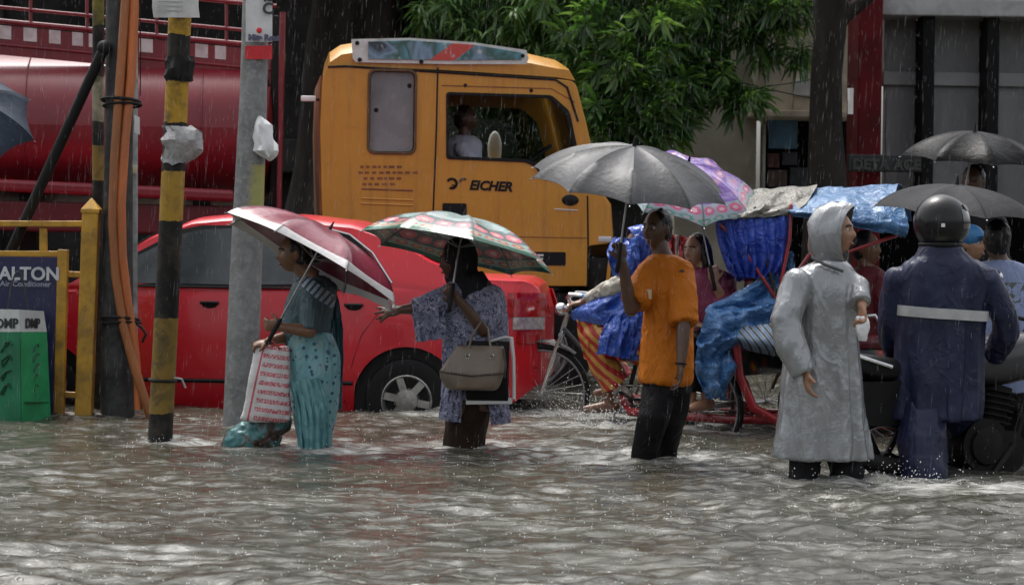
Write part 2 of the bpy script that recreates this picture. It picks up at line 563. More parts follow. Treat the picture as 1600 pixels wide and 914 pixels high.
white_trim = mat('off_white_trim', (.55, .53, .48), .6, dirt=(.2, .19, .16), dirt_s=5)
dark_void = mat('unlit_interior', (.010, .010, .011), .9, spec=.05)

# old dark building behind the tree
bl = thing('old_building', 'shade-dark concrete building standing behind the broad tree and truck', 'building', (P(300, 500, 34).x, 34, 0))
wall_box(MB(), -700, 1062, -900, 560, 34.5, 1.0).build('wall', shaded, bl, world=True, smooth=0)
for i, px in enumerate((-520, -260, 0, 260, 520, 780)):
    wall_box(MB(), px - 18, px + 18, -900, 560, 34.3, .4).build('pilaster', shaded, bl, world=True, smooth=0, bevel=.02)
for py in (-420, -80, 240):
    wall_box(MB(), -700, 1062, py - 14, py + 14, 34.05, .5).build('ledge', shaded, bl, world=True, smooth=0, bevel=.02)

# beige building
D1 = 29.0
bb = thing('beige_building', 'beige rendered building with jutting upper storey and dark doorway', 'building', (P(1160, 500, D1).x, D1, 0))
wall_box(MB(), 1050, 1192, -500, 560, D1, .5).build('wall', mat('grey_beige_render', (.50, .47, .39), .8, vs=2, bs=30, dirt=(.14, .13, .105), dirt_s=1.2, dirt_amt=.4), bb, world=True, smooth=0, bevel=.01)
wall_box(MB(), 1178, 1336, -500, 176, D1 - .45, 1.2).build('upper_storey', conc_beige, bb, world=True, smooth=0, bevel=.015)
wall_box(MB(), 1172, 1340, 174, 182, D1 - .52, 1.3).build('ledge', conc_beige, bb, world=True, smooth=0, bevel=.01)
wall_box(MB(), 1174, 1338, 20, 28, D1 - .49, 1.2).build('ledge', mat('pale_ledge', (.5, .47, .4), .7), bb, world=True, smooth=0, bevel=.01)
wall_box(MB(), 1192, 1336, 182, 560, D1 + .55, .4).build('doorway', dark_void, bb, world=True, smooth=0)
wall_box(MB(), 1187, 1197, 182, 560, D1 - .06, .3).build('door_jamb', white_trim, bb, world=True, smooth=0, bevel=.01)
wall_box(MB(), 1201, 1246, 186, 232, D1 + .40, .03).build('blue_poster', mat('blue_poster', (.09, .22, .36), .4, var=.3, vs=3), bb, world=True, smooth=0)
for i, (a, b, c, e, cc) in enumerate(((1200, 1218, 240, 262, (.12, .03, .03)), (1222, 1246, 238, 258, (.05, .05, .07)), (1200, 1230, 266, 292, (.10, .06, .05)), (1234, 1262, 262, 292, (.04, .05, .06)))):
    wall_box(MB(), a, b, c, e, D1 + .38, .06).build('wall_notice', mat('notice%d' % i, cc, .5, var=.5, vs=12), bb, world=True, smooth=0, bevel=.005)
for px in (1196, 1240, 1286):
    wall_box(MB(), px - 1, px + 1, 28, 172, D1 - .47, .03).build('panel_joint', mat('joint', (.2, .18, .14), .8), bb, world=True, smooth=0)
wall_box(MB(), 1240, 1275, 125, 150, D1 - .49, .05).build('meter_box', mat('white_box', (.6, .6, .58), .5), bb, world=True, smooth=0, bevel=.01)

# grey building with dark pillars
D2 = 27.0
gb = thing('grey_building', 'grey building with dark pillars and a dark red corner pillar', 'building', (P(1480, 500, D2).x, D2, 0))
for a, b in ((1382, 1448), (1452, 1552), (1556, 1660), (1664, 1760), (1764, 1900)):
    wall_box(MB(), a, b, -420, 120, D2 + .5, .25).build('wall_panel', conc_grey, gb, world=True, smooth=0, bevel=.012)
    wall_box(MB(), a, b, 132, 330, D2 + .47, .25).build('wall_panel', conc_grey, gb, world=True, smooth=0, bevel=.012)
wall_box(MB(), 1380, 1900, 119, 133, D2 + .40, .35).build('string_course', mat('pale_band', (.36, .36, .37), .7, vs=2), gb, world=True, smooth=0, bevel=.01)
for px in (1452, 1553, 1660, 1766):
    wall_box(MB(), px - 19, px + 16, -420, 620, D2, .45).build('pillar', dark_paint, gb, world=True, smooth=0, bevel=.02)
wall_box(MB(), 1334, 1386, -420, 620, D2 - .3, .9).build('corner_pillar', red_paint, gb, world=True, smooth=0, bevel=.02)
wall_box(MB(), 1378, 1900, 4, 24, D2 - .1, .7).build('canopy_edge', mat('pale_canopy', (.42, .42, .43), .6, vs=2, dirt=(.15, .15, .15)), gb, world=True, smooth=0, bevel=.015)
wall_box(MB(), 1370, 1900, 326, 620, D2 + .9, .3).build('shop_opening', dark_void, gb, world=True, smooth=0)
wall_box(MB(), 1325, 1440, 243, 268, D2 - .55, .10).build('sign_board', mat('black_sign_board', (.012, .012, .014), .4), gb, world=True, smooth=0, bevel=.008)
vf = on_plane(text_vf('DETA ACE', .145, .02, .006, spacing=1.05), P(1332, 264, D2 - .57), (1, 0, 0), (0, 0, 1))
MB().add(*vf).build('lettering', mat('dull_sign_letters', (.05, .055, .05), .6), gb, world=True, smooth=0)

# ------------------------------------------------------------------ trees
def leaf_into(mb, base, d, L, wd, droop):
    d = Vector(d).normalized()
    side = d.cross(Vector((0, 0, 1)))
    if side.length < .05: side = Vector((1, 0, 0))
    side.normalize()
    pts = []
    p = Vector(base); dd = d.copy()
    for k in range(4):
        pts.append(p.copy())
        dd = (dd + Vector((0, 0, -droop)) * (.35 + .3 * k)).normalized()
        p = p + dd * L / 3
    nrm = side.cross(dd)
    w = [0, wd, wd * .85, 0]
    vs = [pts[0]]
    for k in (1, 2):
        vs += [pts[k] - side * w[k] + Vector((0, 0, -wd * .4)), pts[k], pts[k] + side * w[k] + Vector((0, 0, -wd * .4))]
    vs.append(pts[3])
    mb.add(vs, [(0, 2, 1), (0, 3, 2), (1, 2, 5, 4), (2, 3, 6, 5), (4, 5, 7), (5, 6, 7)])

def spray_into(mb, c, axis, scale=1.0, n=10, rnd=random):
    axis = Vector(axis).normalized()
    x, y, z = frame(axis)
    for k in range(n):
        a = 2.4 * k + rnd.uniform(-.3, .3)
        t = k / n
        e = x * math.cos(a) + y * math.sin(a)
        d = z * rnd.uniform(.1, .8) + e * rnd.uniform(.6, 1.1) + Vector((0, 0, .2))
        leaf_into(mb, Vector(c) + axis * (t - .5) * .10 * scale, d, scale * rnd.uniform(.13, .27), scale * rnd.uniform(.013, .019), rnd.uniform(.5, 1.1))
    mb.tube([Vector(c) - axis * .16 * scale, Vector(c) + axis * .05 * scale], [.006 * scale, .003 * scale], 4)

def leaf_material(name, c1, c2, c3):
    t = NT(name)
    info = t.n('ShaderNodeObjectInfo')
    co = t.coord('Object')
    n = t.noise(co, 3.3, 3, .6)
    n2 = t.noise(co, 16, 2, .5)
    f = t.math('ADD', t.math('MULTIPLY', n, .7), t.math('MULTIPLY', n2, .3))
    f = t.math('ADD', f, t.math('MULTIPLY_ADD', info.outputs['Random'], .24, -.12))
    col = t.ramp(f, [(.32, c1), (.52, c2), (.70, c3)])
    m = t.done(col, .28, spec=.5, coat=.15)
    tr = t.n('ShaderNodeBsdfTranslucent'); t.l(t.mix(1.0, col, (.9, 1.0, .35), 'MULTIPLY'), tr.inputs[0])
    ms = t.n('ShaderNodeMixShader'); ms.inputs[0].default_value = .55
    t.l(t.b.outputs[0], ms.inputs[1]); t.l(tr.outputs[0], ms.inputs[2]); t.l(ms.outputs[0], t.out.inputs[0])
    return m
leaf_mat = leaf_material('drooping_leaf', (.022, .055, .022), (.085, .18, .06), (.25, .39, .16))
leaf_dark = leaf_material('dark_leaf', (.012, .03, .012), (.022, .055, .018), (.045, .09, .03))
bark = mat('wet_dark_bark', (.020, .017, .015), .7, spec=.15, vs=7, var=.5, bs=14, bump=.9, bd=.03, dirt=(.015, .013, .012), dirt_s=5, stretch=(1, 1, .25))

tree = thing('broad_tree', 'broad tree with drooping glossy green leaves rising behind the yellow truck cab', 'tree', (P(545, 520, 28).x, 28.2, 0))
# fluted broad trunk
tv = []
tc = P(545, 345, 28.2)
nseg = 48
rows = []
for i in range(22):
    z = -.3 + i * .33
    rr = .72 * (1 + .45 * math.exp(-(z + .3) / .7)) * (1 - .012 * i) + (.3 * max(0, z - 4.4))
    row = []
    for k in range(nseg + 1):
        a = 2 * math.pi * (k % nseg) / nseg
        f = 1 + .13 * math.sin(a * 5 + z * .3) + .08 * math.sin(a * 9 - z * .6 + 1) + .10 * mnoise.noise(Vector((math.cos(a) * 3, math.sin(a) * 3, z * .8)))
        row.append((tc.x + rr * f * math.cos(a) + .05 * z, 28.2 + rr * f * math.sin(a), z))
    rows.append(row)
trunk = MB().grid(rows).build('trunk', bark, tree, world=True, smooth=60)
top = Vector((tc.x + .3, 28.2, 4.6))
limbs = [(P(700, -250, 27.2), .30), (P(930, -330, 26.4), .28), (P(1100, -200, 26.0), .22), (P(420, -420, 27.5), .3), (P(1250, -160, 25.6), .16), (P(820, -80, 26.2), .15), (P(180, -330, 27.2), .25)]
for e, r in limbs:
    m_ = top.lerp(e, .5) + Vector((0, 0, .35)) + Vector((random.uniform(-.2, .2), 0, 0))
    MB().tube([top + (e - top) * -.1, top.lerp(m_, .6), m_, m_.lerp(e, .6) + Vector((0, 0, .1)), e], [r * 1.2, r, r * .75, r * .5, r * .25], 10).build('limb', bark, tree, world=True)

clumps = []   # (px, py, d, rx px, ry px, sprays)
for a in ((700, 20, 26.0, 55, 35, 22), (770, 45, 25.8, 60, 45, 34), (745, -10, 26.2, 80, 40, 30), (850, 20, 25.5, 80, 60, 50), (930, 60, 25.2, 70, 70, 55), (860, 95, 25.6, 60, 35, 30),
          (970, 120, 25.0, 65, 60, 50), (950, 185, 24.9, 55, 45, 45), (1010, 200, 24.8, 60, 35, 45), (1020, 60, 25.0, 80, 60, 60), (1040, 140, 24.9, 60, 50, 45), (1090, 90, 25.1, 55, 42, 26),
          (1130, 30, 25.0, 70, 42, 34), (1120, 120, 25.0, 36, 28, 13), (1165, 155, 24.8, 24, 24, 12), (1190, 70, 25.1, 30, 26, 12), (1225, 20, 25.0, 45, 30, 22), (1248, 85, 25.1, 18, 24, 8),
          (1050, 185, 24.9, 34, 28, 15), (1140, 140, 24.9, 26, 22, 10), (900, -50, 25.6, 150, 50, 70), (1100, -50, 25.2, 150, 50, 70), (1180, -10, 25.0, 90, 35, 45), (600, -90, 26.2, 150, 40, 50)):
    clumps.append(a)
back = []
for a in ((820, 60, 27.4, 150, 120, 130), (950, 110, 27.2, 130, 120, 150), (1000, 10, 27.0, 120, 60, 70), (930, 170, 27.4, 110, 70, 80), (720, -20, 27.8, 130, 60, 70), (860, 190, 28.2, 120, 60, 60), (780, 150, 28.5, 120, 90, 70),
          (800, -180, 26.8, 320, 110, 260), (1060, -190, 26.4, 200, 100, 120), (500, -230, 27.4, 350, 110, 260), (900, -380, 27.0, 420, 120, 300), (300, -330, 27.4, 300, 110, 200), (560, -100, 28.6, 200, 70, 110)):
    back.append(a)
def clump_points(c, rnd):
    px, py, d, rx, ry, n = c
    out = []
    for _ in range(n):
        while True:
            u, v_, w_ = rnd.uniform(-1, 1), rnd.uniform(-1, 1), rnd.uniform(-1, 1)
            if u * u + v_ * v_ + w_ * w_ < 1: break
        k = d / F
        c0 = P(px, py, d)
        p = c0 + Vector((u * rx * k, w_ * min(rx, ry) * k * 1.3, v_ * ry * k))
        axis = Vector((u * .8, -.5 + w_ * .4, v_ * .3 - .55)) + Vector((rnd.uniform(-.4, .4), rnd.uniform(-.4, .4), rnd.uniform(-.3, .3)))
        out.append((p, axis))
    return out
rl = random.Random(21)
variants = []
for k in range(10):
    m_ = MB(); spray_into(m_, (0, 0, 0), (0, 0, -1), 1.05, 15, rl)
    me_ = m_.mesh('leaf_spray'); me_.materials.append(leaf_mat); me_.shade_smooth(); variants.append(me_)
front = []
for c in clumps: front += [(p, ax, c[0], c[1]) for p, ax in clump_points(c, rl)]
vis = [f for f in front if f[0].z < P(800, -12, f[0].y).z + .1]
rest = [f for f in front if f not in vis]
vis.sort(key=lambda f: f[0].y)
sel = vis[:300]; rest += vis[300:]
for p, ax, *_ in sel:
    o = bpy.data.objects.new('leaf_spray', rl.choice(variants)); COL.objects.link(o); o.parent = tree
    x, y, z = frame(-Vector(ax))
    s_ = rl.uniform(.8, 1.25)
    o.matrix_local = W[tree].inverted() @ Matrix.Translation(p) @ Matrix((x, y, z)).transposed().to_4x4() @ Matrix.Rotation(rl.uniform(0, 6.28), 4, 'Z') @ Matrix.Scale(s_, 4)
mbc = MB()
for p, ax, *_ in rest: spray_into(mbc, p, ax, rl.uniform(.9, 1.3), 14, rl)
cr_ = mbc.build('crown', leaf_mat, tree, world=True, smooth=180, fix=False); cr_['kind'] = 'stuff'
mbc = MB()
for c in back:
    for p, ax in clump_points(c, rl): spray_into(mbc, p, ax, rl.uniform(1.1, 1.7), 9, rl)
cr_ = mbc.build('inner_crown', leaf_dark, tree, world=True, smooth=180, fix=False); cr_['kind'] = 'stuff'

# slim tree in front of the red pillar
t2 = thing('slim_tree', 'slim dark-barked tree trunk forking in front of the dark red pillar', 'tree', (P(1292, 520, 24.4).x, 24.4, 0))
k = lambda px, py: P(px, py, 24.4)
MB().tube([k(1290, 560), k(1290, 420), k(1292, 330), k(1292, 270), k(1290, 200), k(1291, 120), k(1296, 60), k(1298, 10), k(1292, -60), k(1280, -200), k(1270, -420)],
          [.26, .24, .22, .185, .16, .15, .155, .17, .14, .11, .06], 16).build('trunk', bark, t2, world=True)
MB().tube([k(1298, 50), k(1318, 25), k(1345, 5), k(1385, -30), k(1450, -110), k(1520, -260)], [.10, .085, .07, .065, .05, .03], 10).build('limb', bark, t2, world=True)
mbc = MB()
for c in ((1290, -360, 24.4, 150, 80, 60), (1490, -310, 24.3, 150, 80, 70), (1430, -230, 24.5, 80, 40, 20)):
    for p, ax in clump_points(c, rl): spray_into(mbc, p, ax, rl.uniform(1.0, 1.5), 9, rl)
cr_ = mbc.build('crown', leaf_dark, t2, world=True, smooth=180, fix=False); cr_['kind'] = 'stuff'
MB().sheet([[k(1320 + 3 * j, 140 + 20 * i) + Vector((0, -.2 - .02 * math.sin(i + j), 0)) for j in range(4)] for i in range(3)], .004).build('paper_scrap', mat('white_paper', (.7, .7, .68), .6), t2, world=True)

# overhead wires in front of the beige building
for a, b, sag in (((1060, 138, 26.6), (1300, 118, 26.6), .06), ((1060, 100, 26.7), (1300, 160, 26.4), .03)):
    A, B = P(*a), P(*b)
    pts = [A.lerp(B, i / 10) + Vector((0, 0, -sag * 4 * (i / 10) * (1 - i / 10))) for i in range(11)]
    w_ = MB().tube(pts, .006, 5).build('overhead_wire', mat('black_cable', (.012, .012, .012), .6, spec=.2), origin=None)
    tag(w_, 'thin black wire sagging across the beige wall' if sag > .05 else 'thin black wire slanting down across the beige wall', 'wire', 'wires by the beige building')

# ------------------------------------------------------------------ poles, conduits, fence and sign on the left
def band_mat(name, bands, dirt):
    """paint bands by height: list of (z_start, colour)"""
    t = NT(name)
    co = t.coord('Object')
    z = t.sep(co)[2]
    n = t.noise(co, 14, 5, .65)
    zz = t.math('ADD', z, t.math('MULTIPLY_ADD', n, .05, -.025))
    col = None
    for z0, c in bands:
        if col is None: col = t.mix(0.0, c, c)
        else: col = t.mix(t.math('GREATER_THAN', zz, z0), col, c)
    n2 = t.noise(co, 6, 6, .7, .5)
    col = t.mix(t.ramp(n2, [(.46, (0, 0, 0)), (.66, (.85, .85, .85))]), col, dirt)
    return t.done(col, .6, spec=.25, normal=t.bump(t.noise(co, 40, 4), .5, .006))
YEL, BLK = (.40, .235, .025), (.010, .0095, .009)
cable_black = mat('black_cable', (.012, .012, .012), .6, spec=.2)

# banded pole
base = G(250, 690); base.z = -.3
dP = base.y; sP = F / dP
pole = thing('banded_pole', 'yellow and black banded pole standing nearest in the water', 'pole', base)
z_of = lambda y: P(262, y, dP).z + .3
bm_ = band_mat('black_yellow_bands', [(-1, BLK), (z_of(645), (.22, .14, .03)), (z_of(497), BLK), (z_of(345), (.33, .2, .03)), (z_of(268), BLK), (z_of(192), YEL), (z_of(127), BLK), (z_of(55), YEL), (z_of(28), YEL), (z_of(-60), BLK)], (.05, .042, .03))
topP = P(287, -120, dP)
MB().tube([base, base.lerp(P(250, 690, dP), 1), P(262, 450, dP), P(274, 200, dP), topP], [.075, .074, .072, .070, .068], 24).build('shaft', bm_, pole, world=True)
MB().ring(P(254, 594, dP), (0.05, 0, 1), .078, .010, 24, 6).build('clamp', cable_black, pole, world=True)
MB().tube([P(272, 590, dP - .05), P(284, 592, dP - .08), P(290, 606, dP - .08)], .006, 6).build('clamp_strap', mat('grey_strap', (.3, .3, .3), .5), pole, world=True)
plas = mat('grey_plastic_bag', (.30, .30, .30), .25, var=.35, vs=14, bs=40, bump=.8, bd=.01)
whp = mat('white_plastic', (.72, .73, .74), .3, var=.08, bs=30, bump=.5)
def wrapped(name, rows, m, parent, d, seed):
    """crumpled sheet wound round a pole: rows of (py, px centre, radius m)"""
    g = []
    for i, (py, px, r_) in enumerate(rows):
        c = P(px, py, d); row = []
        for j in range(25):
            a = 2 * math.pi * j / 24
            f = 1 + .42 * mnoise.noise(Vector((math.cos(a) * 2.2 + seed, math.sin(a) * 2.2, i * .7)))
            row.append(c + Vector((math.cos(a) * r_ * f, math.sin(a) * r_ * f, .02 * mnoise.noise(Vector((a * 2, i, seed))))))
        g.append(row)
    return MB().sheet(g, .003).build(name, m, parent, world=True, smooth=35)
wr = wrapped('plastic_wrap', [(198, 275, .078), (206, 284, .105), (220, 287, .115), (234, 286, .11), (248, 277, .088), (256, 272, .075)], plas, pole, dP, 3.0)
wrapped('tar_wrap', [(88, 280, .071), (96, 281, .084), (108, 281, .088), (120, 280, .083), (128, 280, .072)], cable_black, pole, dP, 7.0)
# paper sheets tied on top
g = [[P(238 + 8 * j + (2 if i == 3 else 0), -20 + 16 * i, dP - .085 - .012 * math.sin(j * 1.3 + i * .8)) for j in range(10)] for i in range(4)]
MB().sheet(g, .003).build('paper_notice', mat('notice_paper', (.62, .62, .60), .6, var=.2, vs=4), pole, world=True)
for r_ in range(3):
    MB().sheet([[P(246 + 4 * j, 2 + 7 * r_ + 2.2 * i, dP - .104 - .012 * math.sin((j * .5 + 1) * 1.3)) for j in range(11)] for i in range(2)], .002).build('print_line', mat('faint_print', (.38, .38, .38), .6), pole, world=True)

# big grey pole
base = G(372, 668); base.z = -.3
dG = base.y
gp = thing('grey_pole', 'thick weathered grey concrete pole beside the woman with the maroon umbrella', 'pole', base)
t = NT('weathered_concrete_pole')
co = t.coord('Object'); n1 = t.noise(co, 5, 6, .7); n2 = t.noise(co, 28, 4, .6); n3 = t.noise(co, 2.0, 4, .6, .5)
col = t.ramp(n1, [(.3, (.11, .115, .115)), (.7, (.27, .28, .28))])
col = t.mix(t.ramp(n2, [(.5, (0, 0, 0)), (.7, (.5, .5, .5))]), col, (.38, .38, .37))
zz = t.sep(co)[2]; xx = t.sep(co)[0]
mz = t.math('MULTIPLY', t.math('GREATER_THAN', zz, z_of(330)), t.math('LESS_THAN', zz, z_of(250)))
mz = t.math('MULTIPLY', mz, t.ramp(t.math('ADD', t.math('MULTIPLY', xx, 4.0), t.math('MULTIPLY', n1, .8)), [(.55, (0, 0, 0)), (.8, (.9, .9, .9))]))
col = t.mix(mz, col, (.34, .33, .09))
gm = t.done(col, .5, normal=t.bump(n2, .6, .008))
MB().tube([base, P(375, 660, dG), P(385, 400, dG), P(396, 150, dG), P(402, -120, dG)], [.112, .11, .102, .088, .08], 28).build('shaft', gm, gp, world=True)
g = [[P(384 + 4.6 * j, -30 + 12 * i, dG - .095 + .02 * abs(j - 4.5) / 4.5) for j in range(10)] for i in range(9)]
MB().sheet(g, .003).build('poster', mat('white_poster', (.62, .63, .64), .45), gp, world=True)
MB().sheet([[P(383 + 4.7 * j, 72 + 7 * i, dG - .101 + .02 * abs(j - 4.5) / 4.5) for j in range(10)] for i in range(4)], .003).build('poster_band', mat('red_poster_band', (.52, .02, .03), .45, var=.3), gp, world=True)
for tx, px, py, sz, c in (('C', 410, 22, .10, (.05, .05, .06)), ('lu', 412, 2, .08, (.05, .05, .06)), ('Mita Rent', 388, 63, .05, (.10, .10, .16))):
    MB().add(*on_plane(text_vf(tx, sz, .003, .004), P(px, py, dG - .105), (1, 0, 0), (0, 0, 1))).build('poster_print', mat('print_ink%d' % px, c, .5), gp, world=True, smooth=0)
MB().ell(P(405, 48, dG - .10), (.018, .006, .018)).build('poster_dot', mat('red_poster_band', (.52, .02, .03)), gp, world=True)
rows = [(183, 406, .008), (188, 409, .03), (196, 411, .055), (206, 413, .058), (216, 412, .062), (226, 416, .066), (236, 415, .075), (243, 420, .05), (248, 421, .02), (251, 421, .004)]
wrapped('white_plastic_bag', rows, whp, gp, dG - .09, 11.0)

# electricity pole with conduits
base = G(184, 652); base.z = -.3
dE = base.y
ep = thing('conduit_pole', 'dark stained utility pole with two orange conduits strapped to it', 'pole', base)
MB().tube([base, P(184, 650, dE), P(184, 400, dE), P(186, 150, dE), P(186, -120, dE)], [.115, .113, .10, .092, .085], 24).build(
    'shaft', mat('stained_pole', (.05, .05, .05), .6, spec=.25, vs=8, var=.5, bs=30, bump=.6, dirt=(.02, .02, .02), dirt_s=4, dirt_amt=.9), ep, world=True)
orange = mat('orange_conduit', (.52, .15, .045), .42, vs=3, var=.25, bs=60, dirt=(.2, .09, .045), dirt_s=3.5, dirt_amt=.6, stretch=(1, 1, .3))
brownor = mat('brown_conduit', (.36, .125, .04), .45, vs=3, var=.25, dirt=(.13, .065, .03), dirt_s=3.5, dirt_amt=.6, stretch=(1, 1, .3))
MB().tube([P(*p) for p in ((199, -120, dE - .10), (196, 0, dE - .11), (188, 120, dE - .13), (179, 250, dE - .14), (176, 350, dE - .14), (181, 430, dE - .14), (193, 510, dE - .14), (212, 580, dE - .14), (233, 645, dE - .12), (238, 662, dE - .12))],
          .031, 14).build('conduit', brownor, ep, world=True)
MB().tube([P(*p) for p in ((214, -120, dE - .08), (210, 0, dE - .09), (205, 120, dE - .11), (195, 220, dE - .12), (189, 320, dE - .13), (191, 400, dE - .13), (199, 470, dE - .12), (209, 530, dE - .11), (214, 575, dE - .11), (216, 640, dE - .11))],
          [.034, .034, .033, .032, .032, .031, .031, .029, .026, .026], 14).build('conduit', orange, ep, world=True)
for py, px, rx in ((158, 189, .125), (498, 188, .125)):
    c = P(px, py, dE - .04)
    MB().ring(c, (.05, .12, 1), rx, .012, 28, 6).ring(c + Vector((.01, 0, -.03)), (-.05, .1, 1), rx, .009, 28, 6).build('strap', cable_black, ep, world=True)
MB().tube([P(212, 505, dE - .1), P(222, 512, dE - .12), P(228, 522, dE - .12), P(222, 535, dE - .12)], .009, 6).build('strap_tail', cable_black, ep, world=True)
MB().tube([P(218, 0, dE - .1), P(220, 80, dE - .12), P(219, 150, dE - .1)], .004, 5).build('loose_wire', cable_black, ep, world=True)

base = G(207, 645); base.z = -.3
sp_ = thing('thin_grey_pole', 'thin pale grey pipe pole right behind the conduit pole', 'pole', base)
MB().tube([base, P(207, 640, base.y), P(208, 300, base.y), P(208, -120, base.y)], .033, 14).build('shaft', mat('galvanised', (.30, .32, .32), .45, .3, vs=12, var=.4, bs=30, dirt=(.12, .12, .11)), sp_, world=True)
MB().box(P(208, 265, base.y - .045), (.045, .02, .06)).build('label_plate', mat('label_cream', (.5, .46, .3), .5), sp_, world=True, bevel=.004)
MB().sheet([[P(210 + 4 * j, 180 + 9 * i + 2 * j, base.y - .04 - .01 * j) for j in range(3)] for i in range(4)], .003).build('paper_tag', whp, sp_, world=True)

base = G(152, 640); base.z = -.3
bp2 = thing('banded_pole', 'narrow black and yellow banded pole behind the yellow fence post', 'pole', base)
dB = base.y
zb = lambda y: P(152, y, dB).z + .3
bm2 = band_mat('faded_bands', [(-1, BLK), (zb(282), (.25, .16, .04)), (zb(228), BLK), (zb(190), (.32, .29, .2)), (zb(120), BLK), (zb(40), (.2, .17, .03))], (.06, .05, .035))
MB().tube([base, P(152, 640, dB), P(153, 300, dB), P(154, -120, dB)], .041, 16).build('shaft', bm2, bp2, world=True)

base = P(30, 360, 17.6)
a, b = P(163, 75, 17.0), P(-60, 560, 17.3)
b2 = a.lerp(b, (a.z + .3) / (a.z - b.z))
strut = thing('stay_strut', 'black slanting strut propped behind the conduit pole', 'strut', b2)
MB().tube([a, b2], .036, 12).build('shaft', cable_black, strut, world=True)
MB().ell(a, .05).build('top_joint', cable_black, strut, world=True)

# yellow fence
dF = G(130, 652).y
fy = mat('yellow_fence_paint', (.50, .27, .025), .42, vs=5, var=.25, bs=25, bump=.3, dirt=(.16, .09, .025), dirt_s=4, dirt_amt=.7)
fb = P(134, 652, dF); fb.z = -.3
fence = thing('yellow_fence', 'yellow painted metal fence with pointed post left of the poles', 'fence', fb)
pw = 26 / (F / dF)
def post(px_t, py_t, px_b, w, d, parent, cap=True, name='post'):
    tp = P(px_t, py_t + (22 if cap else 0), d); bt = P(px_b, 655, d); bt = tp + (bt - tp) * ((tp.z + .3) / (tp.z - bt.z))
    m_ = MB(); m_.bar(bt, tp, w, w, (0, 1, 0))
    o = m_.build(name, fy, parent, world=True, smooth=0, bevel=.008)
    if cap:
        c = tp; h = w / 2 * 1.12
        mm = MB(); mm.add([c + Vector((sx * h, sy * h, -.005)) for sx, sy in ((-1, -1), (1, -1), (1, 1), (-1, 1))] + [c + Vector((sx * h, sy * h, .02)) for sx, sy in ((-1, -1), (1, -1), (1, 1), (-1, 1))] + [c + Vector((0, 0, .10))],
               [(3, 2, 1, 0), (0, 1, 5, 4), (1, 2, 6, 5), (2, 3, 7, 6), (3, 0, 4, 7), (4, 5, 8), (5, 6, 8), (6, 7, 8), (7, 4, 8)])
        mm.build('post_cap', fy, o, world=True, smooth=0, bevel=.004)
    return o
post(143, 310, 131, pw, dF, fence)
post(-215, 305, -227, pw, dF, fence)
post(99, 390, 92, pw * .62, dF, fence, False, 'inner_post')
for px0, py0, px1, py1, h in ((-215, 349, 143, 350, 20), (-215, 395, 99, 397, 13), (99, 428, 140, 430, 9), (99, 616, 136, 618, 9)):
    MB().bar(P(px0, py0, dF + .02), P(px1, py1, dF + .02), h / (F / dF), .04).build('rail', fy, fence, world=True, smooth=0, bevel=.006)
for px in (68, -60):
    MB().bar(P(px, 356, dF + .02), P(px, 396, dF + .02), .05, .04, (0, 1, 0)).build('strut', fy, fence, world=True, smooth=0, bevel=.005)

# advertising board held in the fence
sb0 = P(40, 652, dF - .03); sb0.z = -.25
board = thing('advert_board', 'navy blue advertising board reading WALTON fixed in the fence', 'sign', sb0)
wall_box(MB(), -190, 91, 402, 690, dF - .03, .02).build('panel', mat('navy_board', (.018, .018, .07), .35, vs=3, var=.3, dirt=(.03, .03, .05)), board, world=True, smooth=0, bevel=.003)
MB().add(*on_plane(text_vf('WALTON', .120, .006, .0035, spacing=1.0), P(-31, 436, dF - .04), (1, 0, 0), (0, 0, 1))).build('lettering', mat('sign_white', (.55, .57, .6), .4), board, world=True, smooth=0)
MB().add(*on_plane(text_vf('Air Conditioner', .052, .004, .0008), P(0, 447, dF - .04), (1, 0, .0), (0, 0, 1))).build('small_lettering', mat('sign_pale', (.32, .34, .42), .4), board, world=True, smooth=0)

# litter bin shaped like a carrier bag
dK = dF - .42
kb = P(38, 655, dK); kb.z = -.3
binn = thing('bag_shaped_bin', 'green and white carrier-bag-shaped bin lettered DMP before the board', 'bin', kb)
def pan(pts): return [P(*p) for p in pts]
gr = mat('green_bin_paint', (.02, .30, .11), .35, vs=4, var=.25, dirt=(.02, .16, .08), dirt_s=3)
gr2 = mat('dark_green_bin_paint', (.012, .17, .075), .35, vs=4, var=.25, dirt=(.012, .1, .05), dirt_s=3)
whb = mat('bin_white', (.52, .55, .54), .4, dirt=(.35, .36, .36))
ed = dK - .15    # the near corner
zb_ = 730
def slab(quad, m, name, th=.012, parent=None):
    q = [Vector(x) for x in quad]
    nrm = (q[1] - q[0]).cross(q[3] - q[0]).normalized()
    vs = [x - nrm * th / 2 for x in q] + [x + nrm * th / 2 for x in q]
    return MB().add(vs, [(3, 2, 1, 0), (4, 5, 6, 7), (0, 1, 5, 4), (1, 2, 6, 5), (2, 3, 7, 6), (3, 0, 4, 7)]).build(name, m, parent or binn, world=True, smooth=0)
slab(pan([(-52, zb_, dK + .02), (34, zb_, ed), (32, 519, ed), (-50, 519, dK + .02)]), gr2, 'front_panel')
slab(pan([(34.4, zb_, ed), (82, zb_, dK + .16), (72, 519, dK + .14), (32.4, 519, ed)]), gr, 'side_panel')
slab(pan([(-50, 518.6, dK + .02), (32, 518.6, ed), (31, 484, ed), (-49, 482, dK + .02)]), whb, 'front_rim')
slab(pan([(32.4, 518.6, ed), (72, 518.6, dK + .14), (67, 486, dK + .13), (31.4, 484, ed)]), whb, 'side_rim')
slab(pan([(72.4, zb_, dK + .16), (10, zb_, dK + .42), (10, 487, dK + .40), (68, 487, dK + .14)]), gr2, 'back_panel')
slab(pan([(9, zb_, dK + .42), (-52, zb_, dK + .05), (-50, 483, dK + .05), (9, 487, dK + .40)]), gr2, 'back_panel')
